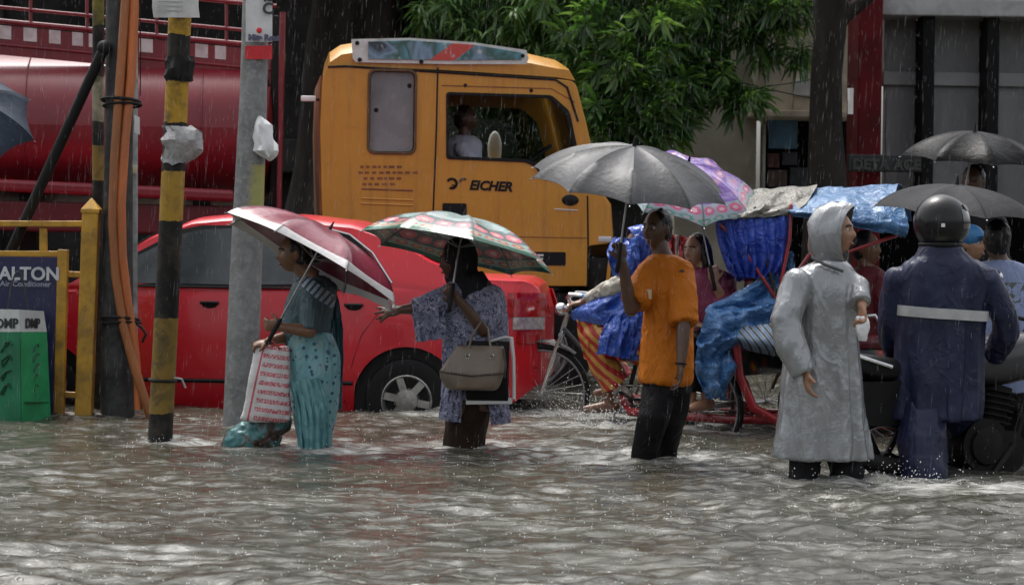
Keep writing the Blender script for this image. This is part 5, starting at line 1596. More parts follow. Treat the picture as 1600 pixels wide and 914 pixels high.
def shell(mb, rings, d, n=36, power=2.3, sub=5, scale=1.0, pleats=0, pamp=0.0, yaw=0.0):
    """loft of (px left, px right, py, half depth m, depth offset) ellipses: real widths at distance d"""
    rows = []
    rr = [tuple(r) + (0.0,) * (5 - len(r)) for r in rings]
    cy, sy = math.cos(yaw), math.sin(yaw)
    tot = (len(rr) - 1) * sub
    for i in range(tot + 1):
        xl, xr, py, hd, dd = catmull(rr, i / sub)
        dc = d + dd
        c = P((xl + xr) / 2, py, dc); hw = (xr - xl) / 2 * dc / F * scale; hd = hd * scale
        row = []
        for j in range(n):
            a = 2 * math.pi * j / n
            e = 2 / power
            k = 1 + pamp * (i / tot) ** 1.4 * math.sin(a * pleats + 1.3 * math.sin(a * 2 + i * .08)) if pleats else 1
            lx = hw * k * math.copysign(abs(math.cos(a)) ** e, math.cos(a)); ly = hd * k * math.copysign(abs(math.sin(a)) ** e, math.sin(a))
            row.append(c + Vector((lx * cy - ly * sy, lx * sy + ly * cy, 0)))
        rows.append(row)
    n0 = len(mb.v)
    mb.add([p for r in rows for p in r], [(i * n + j, i * n + (j + 1) % n, (i + 1) * n + (j + 1) % n, (i + 1) * n + j) for i in range(tot) for j in range(n)] + [tuple(range(n - 1, -1, -1)), tuple(tot * n + j for j in range(n))])
    return mb

def head_into(mb, c, fwd, up, k=1.0, ears=True):
    f = Vector(fwd).normalized(); u = Vector(up); u = (u - f * u.dot(f)).normalized(); s = f.cross(u)
    vs, fs = [], []
    N, M_ = 40, 30
    for i in range(M_ + 1):
        th = math.pi * i / M_
        for j in range(N):
            ph = 2 * math.pi * j / N
            x, y, z = math.sin(th) * math.sin(ph), math.sin(th) * math.cos(ph), math.cos(th)
            lx, ly, lz = x * .074, y * .097, z * .118
            if lz < 0:
                q_ = min(1, -lz / .118)
                lx *= 1 - .34 * q_ ** 1.3
                if y > 0: ly *= 1 - .10 * q_; ly += .018 * q_
                else: ly *= 1 - .45 * q_ ** 1.2
            if y < 0 and lz > 0: ly *= 1.06
            if y > .1:
                g = lambda cx, cz, wx, wz: math.exp(-((lx - cx) / wx) ** 2 - ((lz - cz) / wz) ** 2)
                ly += .026 * g(0, -.022, .013, .018) + .013 * g(0, .004, .010, .022)
                ly += .006 * g(0, .036, .05, .012)
                ly -= .011 * (g(.031, .012, .016, .011) + g(-.031, .012, .016, .011))
                ly += .009 * (g(0, -.058, .022, .008) + g(0, -.072, .02, .008)) + .010 * g(0, -.098, .022, .014)
                ly += .005 * (g(.042, -.022, .02, .02) + g(-.042, -.022, .02, .02))
            vs.append(Vector(c) + (s * lx + f * ly + u * lz) * k)
    for i in range(M_):
        for j in range(N):
            fs.append((i * N + j, i * N + (j + 1) % N, (i + 1) * N + (j + 1) % N, (i + 1) * N + j))
    mb.add(vs, fs)
    if ears:
        for sg in (-1, 1):
            mb.ell(Vector(c) + (s * sg * .076 - f * .008 - u * .002) * k, (.012 * k, .02 * k, .032 * k), Matrix((s, f, u)).transposed(), 10, 8)
    return s, f, u

def hand_into(mb, wr, d, nrm, curl=.5, side=1, k=1.0, spread=.12, thumb=.3):
    """palm with five fingers; nrm = palm side the fingers curl towards; side = side of the thumb"""
    d = Vector(d).normalized(); nrm = Vector(nrm); nrm = (nrm - d * nrm.dot(d)).normalized(); s = d.cross(nrm) * side
    wr = Vector(wr)
    rot = Matrix((s, nrm, d)).transposed()
    mb.ell(wr + d * .045 * k, (.040 * k, .017 * k, .056 * k), rot, 12, 8)
    mb.ell(wr + (d * .045 + s * .012 + nrm * .008) * k, (.03 * k, .016 * k, .042 * k), rot, 10, 8)
    for i, (o, L) in enumerate(((.029, .070), (.010, .080), (-.010, .075), (-.028, .058))):
        p = wr + (d * .085 + s * o) * k
        dd = (d + s * (o / .029) * spread).normalized()
        pts = [p - dd * .02 * k, p]
        cc = curl * (1 + .12 * i)
        for seg in (.42, .32, .26):
            ca = cc * (1.0 if seg < .42 else .8)
            dd = (dd * math.cos(ca) + nrm * math.sin(ca)).normalized()
            nn = (nrm - dd * nrm.dot(dd))
            pts.append(pts[-1] + dd * L * seg * k)
            nrm2 = nn.normalized() if nn.length > 1e-4 else -d
            nrm_keep = nrm; nrm = nrm2
        nrm = Vector((rot @ Vector((0, 1, 0))))
        mb.tube(pts, [.0095 * k, .0095 * k, .009 * k, .0082 * k, .007 * k], 8, True)
    p = wr + (d * .022 + s * .030) * k
    td = (d * .65 + s * .75 + nrm * thumb).normalized()
    p1 = p + td * .034 * k; td2 = (td + d * .5 + nrm * thumb).normalized()
    mb.tube([p - td * .015 * k, p, p1, p1 + td2 * .030 * k], [.013 * k, .0125 * k, .0105 * k, .0085 * k], 8, True)

def person(label, d, foot, head, face, torso, arms, legs, sk, hair='short', up=(0, 0, 1), k=1.0, neck_py=None, voxel=.0075, eyes=True, group='people in the flooded street', hs=.93):
    Q = lambda p: P(p[0], p[1], d + (p[2] if len(p) > 2 else 0))
    b = P(foot[0], foot[1], d); b.z = road_z
    root = thing('person', label, 'person', b, 0, group)
    mb = MB()
    hc = Q(head)
    s, f, u = head_into(mb, hc, face, up, hs * k)
    shell(mb, torso, d, 24, 2.1, 4, .86)
    tt = torso[0]
    ncr = P((tt[0] + tt[1]) / 2, tt[2] + 6, d + (tt[4] if len(tt) > 4 else 0))
    mb.tube([ncr, ncr.lerp(hc - u * .07 * k - f * .012, .5), hc - u * .06 * k - f * .012], [.062 * k, .053 * k, .052 * k], 14)
    for a in arms:
        p = [Q(q_) for q_ in a['j']]
        mb.tube([p[0], p[0].lerp(p[1], .5), p[1]], [.052 * k, .047 * k, .040 * k], 12, True)
        mb.tube([p[1], p[1].lerp(p[2], .3), p[2]], [.040 * k, .039 * k, .026 * k], 12, True)
        hd_ = a.get('d') or (p[2] - p[1])
        hand_into(mb, p[2], hd_, a.get('n', (0, -1, 0)), a.get('curl', .45), a.get('side', 1), k * .98, a.get('spread', .1), a.get('thumb', .3))
    for l in legs:
        p = [Q(q_) for q_ in l]
        a_ = p[-1].copy()
        mb.tube([p[0], p[0].lerp(p[1], .5), p[1]], [.085 * k, .072 * k, .055 * k], 12, True)
        mb.tube([p[1], p[1].lerp(p[2], .3), p[2]], [.054 * k, .056 * k, .036 * k], 12, True)
        fz = Vector((f.x, f.y, 0)).normalized()
        mb.tube([p[2] - fz * .04 + Vector((0, 0, -.045)), p[2] + fz * .05 + Vector((0, 0, -.05)), p[2] + fz * .16 + Vector((0, 0, -.062))], [.036, .04, .026], 10, True)
    me = remesh(mb, 'body', voxel, 1)
    put(me, 'body', sk, root)
    if eyes:
        for sg in (-1, 1):
            ec = hc + (s * .031 * sg + f * .0775 + u * .011) * hs * k
            e = MB().ell(ec, (.0125 * k, .0105 * k, .0085 * k), Matrix((s, f, u)).transposed(), 10, 8).build('eye', eye_w, root, world=True)
            MB().ell(ec + f * .0075 * k, .0055 * k, None, 8, 6).build('iris', eye_d, e, world=True)
            MB().tube([hc + (s * sg * x_ + f * y_ + u * z_) * hs * k for x_, y_, z_ in ((.014, .095, .033), (.032, .090, .038), (.048, .078, .031))], .0045 * k, 6, True).build('eyebrow', hair_m, root, world=True)
        MB().ell(hc + (f * .0985 - u * .064) * hs * k, (.020 * k, .006 * k, .0075 * k), Matrix((s, f, u)).transposed(), 10, 6).build('lips', lip_m, root, world=True)
    if hair:
        mh = MB(); rt = Matrix((s, f, u)).transposed()
        mh.ell(hc + (-f * .022 + u * .024) * hs * k, (.082 * hs * k, .096 * hs * k, .106 * hs * k), rt, 22, 16)
        mh.ell(hc + (-f * .035 - u * .02) * hs * k, (.076 * hs * k, .075 * hs * k, .085 * hs * k), rt, 20, 12)
        if hair == 'bun': mh.ell(hc + (-f * .12 - u * .02) * hs * k, .05 * k, None, 12, 8)
        if hair == 'long':
            mh.tube([hc + (-f * .06 + u * .02) * k, hc + (-f * .075 - u * .10) * k, hc + (-f * .07 - u * .24) * k, hc + (-f * .06 - u * .34) * k], [.07 * k, .08 * k, .065 * k, .03 * k], 12, True)
            for sg in (-1, 1): mh.tube([hc + (s * .06 * sg + u * .03 + f * .01) * k, hc + (s * .078 * sg - u * .06) * k, hc + (s * .075 * sg - u * .18 - f * .01) * k], [.025 * k, .03 * k, .015 * k], 8, True)
        me = remesh(mh, 'hair', .009, 1, lambda p: .006 * fbm(p * 30, 2))
        put(me, 'hair', hair_m, root)
    root['_hc'] = tuple(hc)
    return root, Q, (hc, s, f, u)

def garment(name, root, m, parts, voxel=.011, fold=None, smooth=1):
    """parts: callables adding closed shapes to one surface"""
    mb = MB()
    for f in parts: f(mb)
    me = remesh(mb, name, voxel, smooth, fold)
    return put(me, name, m, root)

def folds(amp=.012, fx=9.0, fz=3.0, seed=0.0, sharp=False):
    def f(p):
        q_ = Vector((p.x * fx + seed, p.y * fx, p.z * fz))
        v_ = fbm(q_, 3)
        if sharp: v_ = (1 - 2 * abs(v_)) * .8
        return amp * v_
    return f

def fabric(name, c1, c2, rough=.6, scale=4.0, coat=0.0, wr=.35, extra=None, spec=.4):
    t = NT(name)
    co = t.coord('Object')
    n = t.noise(co, scale, 5, .6)
    col = t.ramp(n, [(.3, c1), (.7, c2)])
    if extra: col = extra(t, co, col)
    b = t.bump(t.noise(co, 25, 4, .65, .3), wr * .6, .012, t.bump(t.crease(t.coord('Object', scale=(1, 1, .6)), 8, 1.0), wr, .016, t.bump(t.noise(co, 300, 2), .12, .002)))
    return t.done(col, rough, spec=spec, coat=coat, coat_rough=.15, normal=b)
def sl(Q, pts, rad):
    r0 = rad[0] if hasattr(rad, '__len__') else rad
    return lambda mb: mb.tube([Q(p) for p in pts], rad, 18).ell(Q(pts[0]), r0 * 1.03)
def sh(rings, d, **k): return lambda mb: shell(mb, rings, d, **k)
black_cloth = fabric('black_trouser_cloth', (.007, .007, .008), (.013, .013, .014), .65, spec=.12)
brown_cloth = fabric('brown_trouser_cloth', (.022, .013, .009), (.036, .022, .016), .65, spec=.12)
dark_shirt = fabric('dark_shirt_cloth', (.012, .012, .015), (.028, .026, .028), .65, spec=.12)

# --- woman in teal sari with the maroon umbrella
D = 15.1
torsoA = [(478, 502, 430, .06), (462, 522, 446, .10), (448, 516, 480, .11), (444, 512, 525, .11), (448, 528, 560, .13), (455, 528, 600, .13)]
wA, Q, hA = person('person in teal patterned sari facing left under the maroon umbrella', D, (488, 720), (460, 396), (-1, -.25, -.08), torsoA,
    [dict(j=((486, 456, -.13), (484, 518, -.20), (440, 511, -.26)), d=(-1, -.1, .1), n=(.3, .9, .2), curl=1.0, side=-1),
     dict(j=((484, 456, .14), (466, 522, .02), (420, 533, -.12)), d=(-1, -.1, -.25), n=(0, .3, -1), curl=1.1)],
    [((486, 600, -.03), (484, 660, -.04), (490, 748, -.05)), ((498, 600, .05), (500, 660, .06), (500, 745, .08))], SK_MID, hair='bun')
def sari_pat(t, co, col):
    v1 = t.voro(t.coord('Object', scale=(1, .6, 1)), 26, 'F1', .8)
    c = t.mix(t.math('LESS_THAN', v1, .30), col, (.03, .09, .16))
    n = t.noise(co, 12, 3)
    return t.mix(t.ramp(n, [(.58, (0, 0, 0)), (.63, (.7, .7, .7))]), c, (.25, .36, .36))
sari_m = fabric('turquoise_sari', (.10, .29, .33), (.24, .47, .51), .45, 5, .15, extra=sari_pat)
sari_p = fabric('plain_teal_sari', (.08, .23, .25), (.18, .38, .40), .42, 5, .15)
def blouse_pat(t, co, col):
    sx = t.sep(t.coord('Object', rot=(0, R(-38), 0)))
    band = t.math('LESS_THAN', t.math('ABSOLUTE', t.math('SUBTRACT', sx[2], .905)), .035)
    st = t.math('GREATER_THAN', t.math('SINE', t.math('MULTIPLY', sx[0], 190.0)), -.2)
    c = t.mix(t.math('MULTIPLY', band, st), col, (.36, .44, .56))
    n = t.noise(co, 20, 3)
    return t.mix(t.ramp(n, [(.6, (0, 0, 0)), (.66, (.6, .6, .6))]), c, (.07, .15, .15))
blouse_m = fabric('dark_teal_wrap', (.03, .06, .072), (.075, .13, .15), .5, 6, .1, extra=blouse_pat)
garment('blouse', wA, blouse_m, [sh([(470, 510, 431, .07), (456, 528, 446, .13), (444, 522, 480, .135), (441, 516, 520, .13), (446, 526, 548, .14)], D),
        sl(Q, ((486, 456, -.13), (486, 485, -.17), (484, 516, -.20)), [.075, .068, .06]), sl(Q, ((484, 456, .14), (470, 505, .06)), [.07, .06])], fold=folds(.010, 10, 5, 1))
garment('sari_skirt', wA, sari_m, [sh([(446, 518, 520, .135), (448, 531, 555, .15), (453, 531, 600, .155), (458, 526, 640, .15), (466, 518, 690, .14), (470, 514, 735, .13)], D, pleats=11, pamp=.07)], fold=folds(.014, 14, 2.2, 2))
px_sheet([((452, 596, D - .13), (500, 590, D - .17), .03), ((464, 640, D - .15), (512, 640, D - .18), .05), ((470, 700, D - .15), (514, 698, D - .16), .03), ((474, 725, D - .14), (512, 725, D - .15), .02)], 'sari_pleats', sari_p, wA, wob=.02, seed=3.3, pleat=(5, .012), n=40)
px_sheet([((496, 432, D + .02), (516, 436, D + .02), .0), ((508, 480, D + .04), (532, 478, D + .06), .0), ((514, 550, D + .05), (536, 548, D + .08), .0), ((512, 640, D + .06), (534, 640, D + .08), .0)], 'sari_end', fabric('teal_sari_end', (.02, .06, .08), (.05, .12, .15), .45, 6), wA, wob=.03, seed=4.1, pleat=(2, .01))
um1 = umbrella('maroon umbrella with white border tilted over the woman in the sari', P(486, 411, 14.74), (.463, .17, .886), .585, .22, 8, um_maroon, P(431, 512, D - .28), spin=.39, theta=74)

# carrier bags in her other hand
bag = thing('carrier_bag', 'white carrier bag with rows of red print hanging beside the sari', 'bag', P(412, 650, D - .14))
t = NT('printed_white_bag')
co = t.coord('Object'); sx = t.sep(co)
rowf = t.math('FRACT', t.math('MULTIPLY', t.math('ADD', sx[2], t.math('MULTIPLY', sx[0], .12)), 19.0))
nn = t.noise(t.comb(t.math('MULTIPLY', t.math('ADD', sx[0], t.math('MULTIPLY', sx[2], -.4)), 190.0), t.math('MULTIPLY', sx[2], 60.0)), 1.0, 3)
pr = t.math('MULTIPLY', t.math('GREATER_THAN', rowf, .50), t.math('GREATER_THAN', nn, .46))
pr = t.math('MULTIPLY', pr, t.math('GREATER_THAN', t.math('ADD', sx[0], t.math('MULTIPLY', sx[2], -.14)), -.055))
ln = t.math('LESS_THAN', t.math('ABSOLUTE', t.math('SUBTRACT', t.math('ADD', sx[0], t.math('MULTIPLY', sx[2], -.20)), -.085)), .006)
col = t.mix(t.math('MAXIMUM', pr, ln), (.60, .58, .58), (.50, .09, .12))
bagm = t.done(col, .4, normal=t.bump(t.noise(co, 14, 4), .5, .02))
me = MB(); shell(me, [(396, 452, 541, .012), (394, 453, 560, .04), (387, 453, 600, .06), (379, 454, 640, .06), (374, 454, 654, .05), (380, 450, 660, .03)], D - .13, 30, 3.2)
put(remesh(me, 'bag_body', .008, 1, folds(.008, 12, 6, 5)), 'bag_body', bagm, bag)
for s_ in (-.02, .02):
    MB().tube([P(408, 545, D - .13 + s_), P(415, 532, D - .13 + s_), P(422, 530, D - .13 + s_), P(438, 545, D - .13 + s_)], .006, 6).build('handle', mat('red_handle', (.35, .06, .06), .5), bag, world=True)
bag2 = thing('carrier_bag', 'teal and brown patterned bag trailing in the water below the white bag', 'bag', P(398, 692, D - .06))
def bag2_pat(t, co, col):
    n = t.noise(co, 9, 3, .6, .5)
    return t.mix(t.ramp(n, [(.47, (0, 0, 0)), (.53, (1, 1, 1))]), col, (.05, .03, .022))
me = MB(); shell(me, [(392, 440, 642, .03), (385, 456, 652, .07), (366, 452, 668, .10), (350, 442, 684, .11), (345, 436, 700, .10), (350, 430, 712, .07)], D - .02, 30, 2.4)
put(remesh(me, 'bag_body', .009, 1, folds(.022, 12, 9, 8)), 'bag_body', fabric('teal_brown_bag', (.03, .13, .14), (.07, .22, .22), .35, 8, .3, extra=bag2_pat), bag2)
MB().tube([P(408, 650, D - .02), P(418, 600, D + .06), P(421, 540, D - .08)], .007, 6).build('handle', mat('brown_handle', (.05, .03, .02), .5), bag2, world=True)

# --- woman in headscarf with the floral umbrella
D = 15.2
torsoB = [(708, 736, 436, .06), (700, 780, 456, .11), (698, 786, 500, .13), (700, 784, 550, .13), (698, 786, 600, .14), (700, 784, 640, .14)]
wB, Q, hB = person('person in violet patterned tunic and dark headscarf reaching a hand towards the car', D, (730, 715), (712, 408), (-.9, -.5, -.1), torsoB,
    [dict(j=((706, 462, -.08), (662, 481, -.12), (626, 484, -.16)), d=(-1, 0, -.22), n=(.1, .8, -.6), curl=.13, spread=.5, side=-1, thumb=.1),
     dict(j=((768, 466, -.02), (756, 516, -.17), (716, 467, -.23)), d=(-.6, -.1, .5), n=(.2, .9, .3), curl=1.0, side=1)],
    [((722, 610, -.06), (718, 660, -.06), (716, 745, -.06)), ((746, 610, .08), (742, 660, .1), (736, 745, .1))], SK_DARK, hair=None)
def tunic_pat(t, co, col):
    v1 = t.noise(co, 42, 3, .6, 1.2)
    c = t.mix(t.math('LESS_THAN', v1, .45), col, (.045, .05, .11))
    v2 = t.noise(t.coord('Object', scale=(1.1, .9, 1.05)), 60, 3, .6, 1.0)
    return t.mix(t.math('GREATER_THAN', v2, .60), c, (.46, .45, .56))
tunic_m = fabric('violet_patterned_tunic', (.13, .14, .23), (.28, .30, .42), .5, 5, .1, extra=tunic_pat)
garment('tunic', wB, tunic_m, [sh([(706, 740, 440, .07), (696, 786, 456, .13), (690, 793, 490, .15), (690, 795, 530, .155), (690, 792, 580, .16), (688, 793, 622, .165)], D, pleats=7, pamp=.04),
        sl(Q, ((706, 464, -.08), (662, 484, -.12), (648, 487, -.14)), [.085, .085, .08]), sl(Q, ((768, 468, -.02), (762, 500, -.12), (752, 512, -.18)), [.085, .075, .065])], fold=folds(.012, 10, 3, 3))
px_sheet([((644, 476, D - .17), (694, 474, D - .18), .02), ((646, 500, D - .18), (696, 500, D - .2), .02), ((650, 535, D - .17), (698, 528, D - .19), .01)], 'sleeve_drape', tunic_m, wB, wob=.02, seed=6.0, pleat=(3, .01))
px_sheet([((692, 606, D - .10), (724, 606, D - .15), .02), ((688, 630, D - .12), (722, 630, D - .16), .02), ((686, 654, D - .12), (720, 660, D - .15), .02)], 'tunic_flap', tunic_m, wB, wob=.02, seed=7.0)
px_sheet([((760, 612, D - .10), (794, 606, D - .05), .02), ((764, 635, D - .12), (796, 632, D - .06), .02), ((768, 664, D - .10), (798, 660, D - .05), .02)], 'tunic_flap', tunic_m, wB, wob=.02, seed=8.0)
garment('trousers', wB, brown_cloth, [sh([(700, 775, 600, .13), (696, 770, 630, .13), (694, 762, 660, .12), (692, 757, 700, .12), (694, 752, 745, .11)], D, pleats=6, pamp=.06)], fold=folds(.012, 12, 3, 4))
hc, s, f, u = hB
def scarf(mb):
    rt = Matrix((s, f, u)).transposed()
    mb.ell(hc + (-f * .030 + u * .018), (.098, .108, .122), rt, 24, 16)
    mb.tube([hc - f * .03 - u * .04, hc - f * .035 - u * .12, P(738, 450, D)], [.098, .10, .12], 18, True)
    shell(mb, [(706, 742, 428, .09), (698, 766, 446, .13), (700, 768, 460, .14), (706, 758, 478, .13)], D + .01)
garment('headscarf', wB, fabric('charcoal_headscarf', (.011, .012, .014), (.025, .026, .03), .65, 6, spec=.12), [scarf], fold=folds(.012, 12, 6, 5))
um2 = umbrella('dark floral umbrella with pink flower rows over the woman in violet', P(714, 394, 15.02), (.186, .17, .98), .575, .215, 8, um_floral, P(706, 458, D - .27), spin=.15)
# handbag on her arm
hb_ = thing('handbag', 'taupe leather handbag hanging from the forearm of the woman in violet', 'handbag', P(738, 606, D - .28))
taupe = mat('taupe_leather', (.17, .135, .10), .38, vs=5, var=.2, bs=60, bump=.25, coat=.2)
me = MB(); shell(me, [(714, 787, 540, .022), (706, 788, 552, .05), (692, 788, 572, .085), (687, 787, 582, .095), (690, 784, 594, .095), (697, 778, 606, .085), (702, 772, 609, .06)], D - .28, 30, 4.0)
put(remesh(me, 'bag_body', .007, 1, folds(.003, 10, 8)), 'bag_body', taupe, hb_)
MB().tube([P(686, 580, D - .375), P(737, 587, D - .385), P(787, 583, D - .375)], .006, 6).build('piping', mat('dark_taupe', (.06, .045, .035), .5), hb_, world=True)
MB().tube([P(787, 545, D - .30), P(790, 572, D - .36), P(788, 590, D - .34)], .007, 6).build('side_strap', mat('dark_taupe', (.06, .045, .035), .5), hb_, world=True)
for dd in (-.03, .03):
    MB().tube([P(730, 556, D - .28 + dd), P(737, 525, D - .28 + dd), P(752, 502, D - .22 + dd), P(762, 512, D - .22 + dd), P(768, 556, D - .28 + dd)], .0065, 8).build('handle', taupe, hb_, world=True)
for px in (730, 768): MB().ring(P(px, 557, D - .345), (0, 1, .2), .014, .003, 14, 6).build('ring', chrome, hb_, world=True)
fd = thing('document_folder', 'black folder with white edge tucked behind the taupe handbag', 'folder', P(770, 627, D - .18))
a_, b_ = P(728, 626, D - .16), P(796, 533, D - .16)
MB().box(((a_.x + b_.x) / 2, D - .16, (a_.z + b_.z) / 2), (b_.x - a_.x, .03, b_.z - a_.z)).build('cover', black_plastic, fd, world=True, bevel=.005)
MB().tube([P(766, 533, D - .17), P(790, 527, D - .18), P(799, 528, D - .18), P(802, 560, D - .18), P(803, 623, D - .18)], [.014, .018, .02, .02, .018], 8, flat=.6).build('white_edge', whp, fd, world=True)
MB().bar(P(728, 627, D - .17), P(800, 626, D - .17), .008, .035).build('lower_edge', whp, fd, world=True)

# --- man in orange shirt with the grey umbrella
D = 14.5
torsoC = [(1022, 1050, 398, .06), (1010, 1072, 414, .09), (1012, 1072, 450, .10), (1014, 1070, 510, .10), (1014, 1070, 560, .10), (1014, 1070, 600, .10)]
mC, Q, hC = person('person in bright orange shirt and black trousers holding the grey umbrella', D, (1025, 730), (1026, 358), (-.62, -.78, -.05), torsoC,
    [dict(j=((1014, 428, -.03), (986, 484, -.14), (972, 408, -.22)), d=(-.1, -.1, 1), n=(-.5, .8, 0), curl=1.1, side=1),
     dict(j=((1066, 430, -.09), (1068, 512, -.20), (1064, 572, -.25)), d=(-.05, -.1, -1), n=(-1, 0, 0), curl=.45, side=1)],
    [((1030, 616, -.03), (1020, 658, -.12), (1005, 748, -.08)), ((1052, 616, .03), (1046, 660, .02), (1037, 745, .12))], SK_DARK, hair='short')
def pale_logo(t, co, col):
    return col
orange_m = fabric('orange_jersey', (.46, .125, .008), (.56, .17, .014), .6, 3, 0, .4, spec=.2)
garment('shirt', mC, orange_m, [sh([(1020, 1052, 399, .07), (1006, 1074, 411, .105), (1006, 1080, 440, .115), (1007, 1080, 500, .115), (1004, 1081, 550, .125), (1001, 1081, 592, .13), (1001, 1080, 597, .128)], D, pleats=9, pamp=.03),
        sl(Q, ((1016, 426, -.02), (1002, 454, -.07), (992, 472, -.12)), [.07, .072, .078]), sl(Q, ((1064, 426, -.05), (1066, 466, -.13), (1068, 505, -.19)), [.07, .07, .076])], fold=lambda p: .006 + folds(.014, 7, 3.0, 6)(p) + folds(.007, 14, 8, 4, True)(p))
MB().tube([P(1022, 402, D - .09), P(1030, 412, D - .12), P(1042, 404, D - .10)], .006, 6).build('collar', orange_m, mC, world=True)
MB().sheet([[P(1006 + 3 * j, 452 + 5 * i, D - .155 - .004 * j) for j in range(5)] for i in range(4)], .003).build('chest_print', mat('pale_print', (.55, .45, .30), .6), mC, world=True)
garment('trousers', mC, black_cloth, [sh([(1014, 1070, 572, .10), (1008, 1074, 590, .115), (1004, 1078, 614, .13)], D), sl(Q, ((1030, 612, -.02), (1021, 655, -.12), (1008, 705, -.10), (1004, 745, -.08)), [.10, .09, .074, .07]), sl(Q, ((1052, 610, .04), (1046, 660, .02), (1038, 712, .08), (1036, 745, .12)), [.105, .088, .072, .068])], fold=folds(.012, 9, 6, 7))
MB().ring(P(1064, 568, D - .25), (.05, .1, 1), .030, .005, 20, 6).build('wrist_band', black_plastic, mC, world=True)
um3 = umbrella('large grey ten-panelled umbrella above the person in the orange shirt', P(982, 290, D - .22), (.12, -.20, .98), .565, .225, 10, um_grey, P(968, 396, D - .27), spin=.31)

# --- person in silver raincoat
D = 13.55
torsoD = [(1288, 1316, 412, .06), (1240, 1332, 428, .11), (1235, 1332, 480, .13), (1235, 1335, 560, .14), (1235, 1335, 640, .14), (1238, 1332, 705, .13)]
mD, Q, hD = person('person in long silver hooded raincoat standing sideways before the blue hood', D, (1285, 765), (1304, 362), (.93, -.36, 0), torsoD,
    [dict(j=((1246, 440, -.14), (1232, 522, -.20), (1259, 580, -.24)), d=(.1, -.1, -1), n=(1, .2, 0), curl=.4, side=1),
     dict(j=((1322, 440, .02), (1346, 462, -.06), (1347, 478, -.16)), d=(.1, -.3, -1), n=(-.8, -.2, 0), curl=.9, side=1)],
    [((1262, 690, -.05), (1256, 735, -.05), (1246, 795, -.05)), ((1312, 690, .05), (1318, 735, .05), (1314, 790, .05))], SK_LIGHT, hair='short', hs=.98)
t = NT('silver_rain_plastic')
co = t.coord('Object'); n1 = t.noise(t.coord('Object', scale=(1, 1, .4)), 7, 4, .6, .8); n2 = t.noise(t.coord('Object', scale=(1, 1, .5)), 20, 4, .6, 1.2)
silver_m = t.done(t.ramp(n1, [(.3, (.23, .24, .25)), (.7, (.31, .32, .33))]), .27, .35, spec=.5, coat=.5, coat_rough=.14, normal=t.bump(t.crease(t.coord('Object', scale=(1, 1, .3)), 6, 1.0), .30, .018, t.bump(t.crease(co, 18), .12, .008, t.bump(n1, .18, .04))))
garment('raincoat', mD, silver_m, [sh([(1278, 1322, 408, .09), (1244, 1334, 424, .12), (1236, 1338, 460, .14), (1232, 1340, 520, .145), (1224, 1346, 600, .155), (1216, 1353, 670, .165), (1211, 1358, 712, .17), (1212, 1357, 716, .168)], D, pleats=9, pamp=.15),
        sl(Q, ((1246, 442, -.13), (1226, 500, -.18), (1236, 540, -.21), (1256, 584, -.24)), [.074, .080, .078, .060]), sl(Q, ((1318, 438, .0), (1342, 452, -.06), (1345, 474, -.14)), [.07, .062, .055])], voxel=.010, fold=lambda p: .003 + folds(.010, 10, .7, 8)(p) + folds(.007, 6, 4, 2)(p))
def hood(root, hh, m, rows_fwd, nm='hood', wide=.118, tall=.150, back=.135, drop=.06, peak=.035, seed=0.0):
    hc, s, f, u = hh
    g = []
    for i in range(19):
        tt_ = i / 18
        row = []
        for j in range(41):
            a = 2 * math.pi * j / 40
            rr_ = (math.cos(tt_ * math.pi / 2) ** .5 if i < 18 else .001) * (.80 + .20 * min(1, tt_ * 3.0))
            fx_ = rows_fwd - (rows_fwd + back) * math.sin(tt_ * math.pi / 2)
            up_ = math.cos(a)
            z_ = tall * rr_ * up_ - (drop * max(0, -up_) * (1 - .3 * tt_)) + .01
            x_ = wide * rr_ * math.sin(a) * (1.0 - .10 * max(0, up_) + .12 * max(0, -up_))
            w_ = .010 * fbm(Vector((a * 1.3 + seed, tt_ * 5, seed)), 3)
            row.append(hc + s * x_ * (1 + w_ * 5) + u * (z_ + w_) + f * (fx_ + peak * max(0, up_) ** 2 * (1 - tt_) + w_))
        g.append(row)
    return MB().sheet(g, .004).build(nm, m, root, world=True, smooth=60)
hood(mD, hD, silver_m, .060, seed=2.0, tall=.158, peak=.045)
MB().tube([P(1268, 402, D - .09), P(1290, 414, D - .14), P(1318, 424, D - .15)], .009, 6).build('collar_seam', mat('dark_seam', (.05, .05, .055), .5), mD, world=True)
garment('trousers', mD, black_cloth, [sl(Q, ((1262, 690, -.05), (1257, 735, -.05), (1247, 785, -.05)), [.09, .08, .075]), sl(Q, ((1312, 690, .05), (1324, 735, .0), (1316, 785, .0)), [.09, .095, .085])], fold=folds(.010, 9, 6, 9))
ph = thing('wrapped_phone', 'small white plastic-wrapped bundle held in the silver raincoat wearer\'s hand', 'bundle', P(1349, 530, D - .2))
me = MB(); shell(me, [(1338, 1354, 494, .02), (1336, 1358, 506, .03), (1338, 1358, 520, .03), (1342, 1354, 533, .015)], D - .19)
put(remesh(me, 'wrap', .007, 1, folds(.008, 20, 14, 3)), 'wrap', whp, ph)

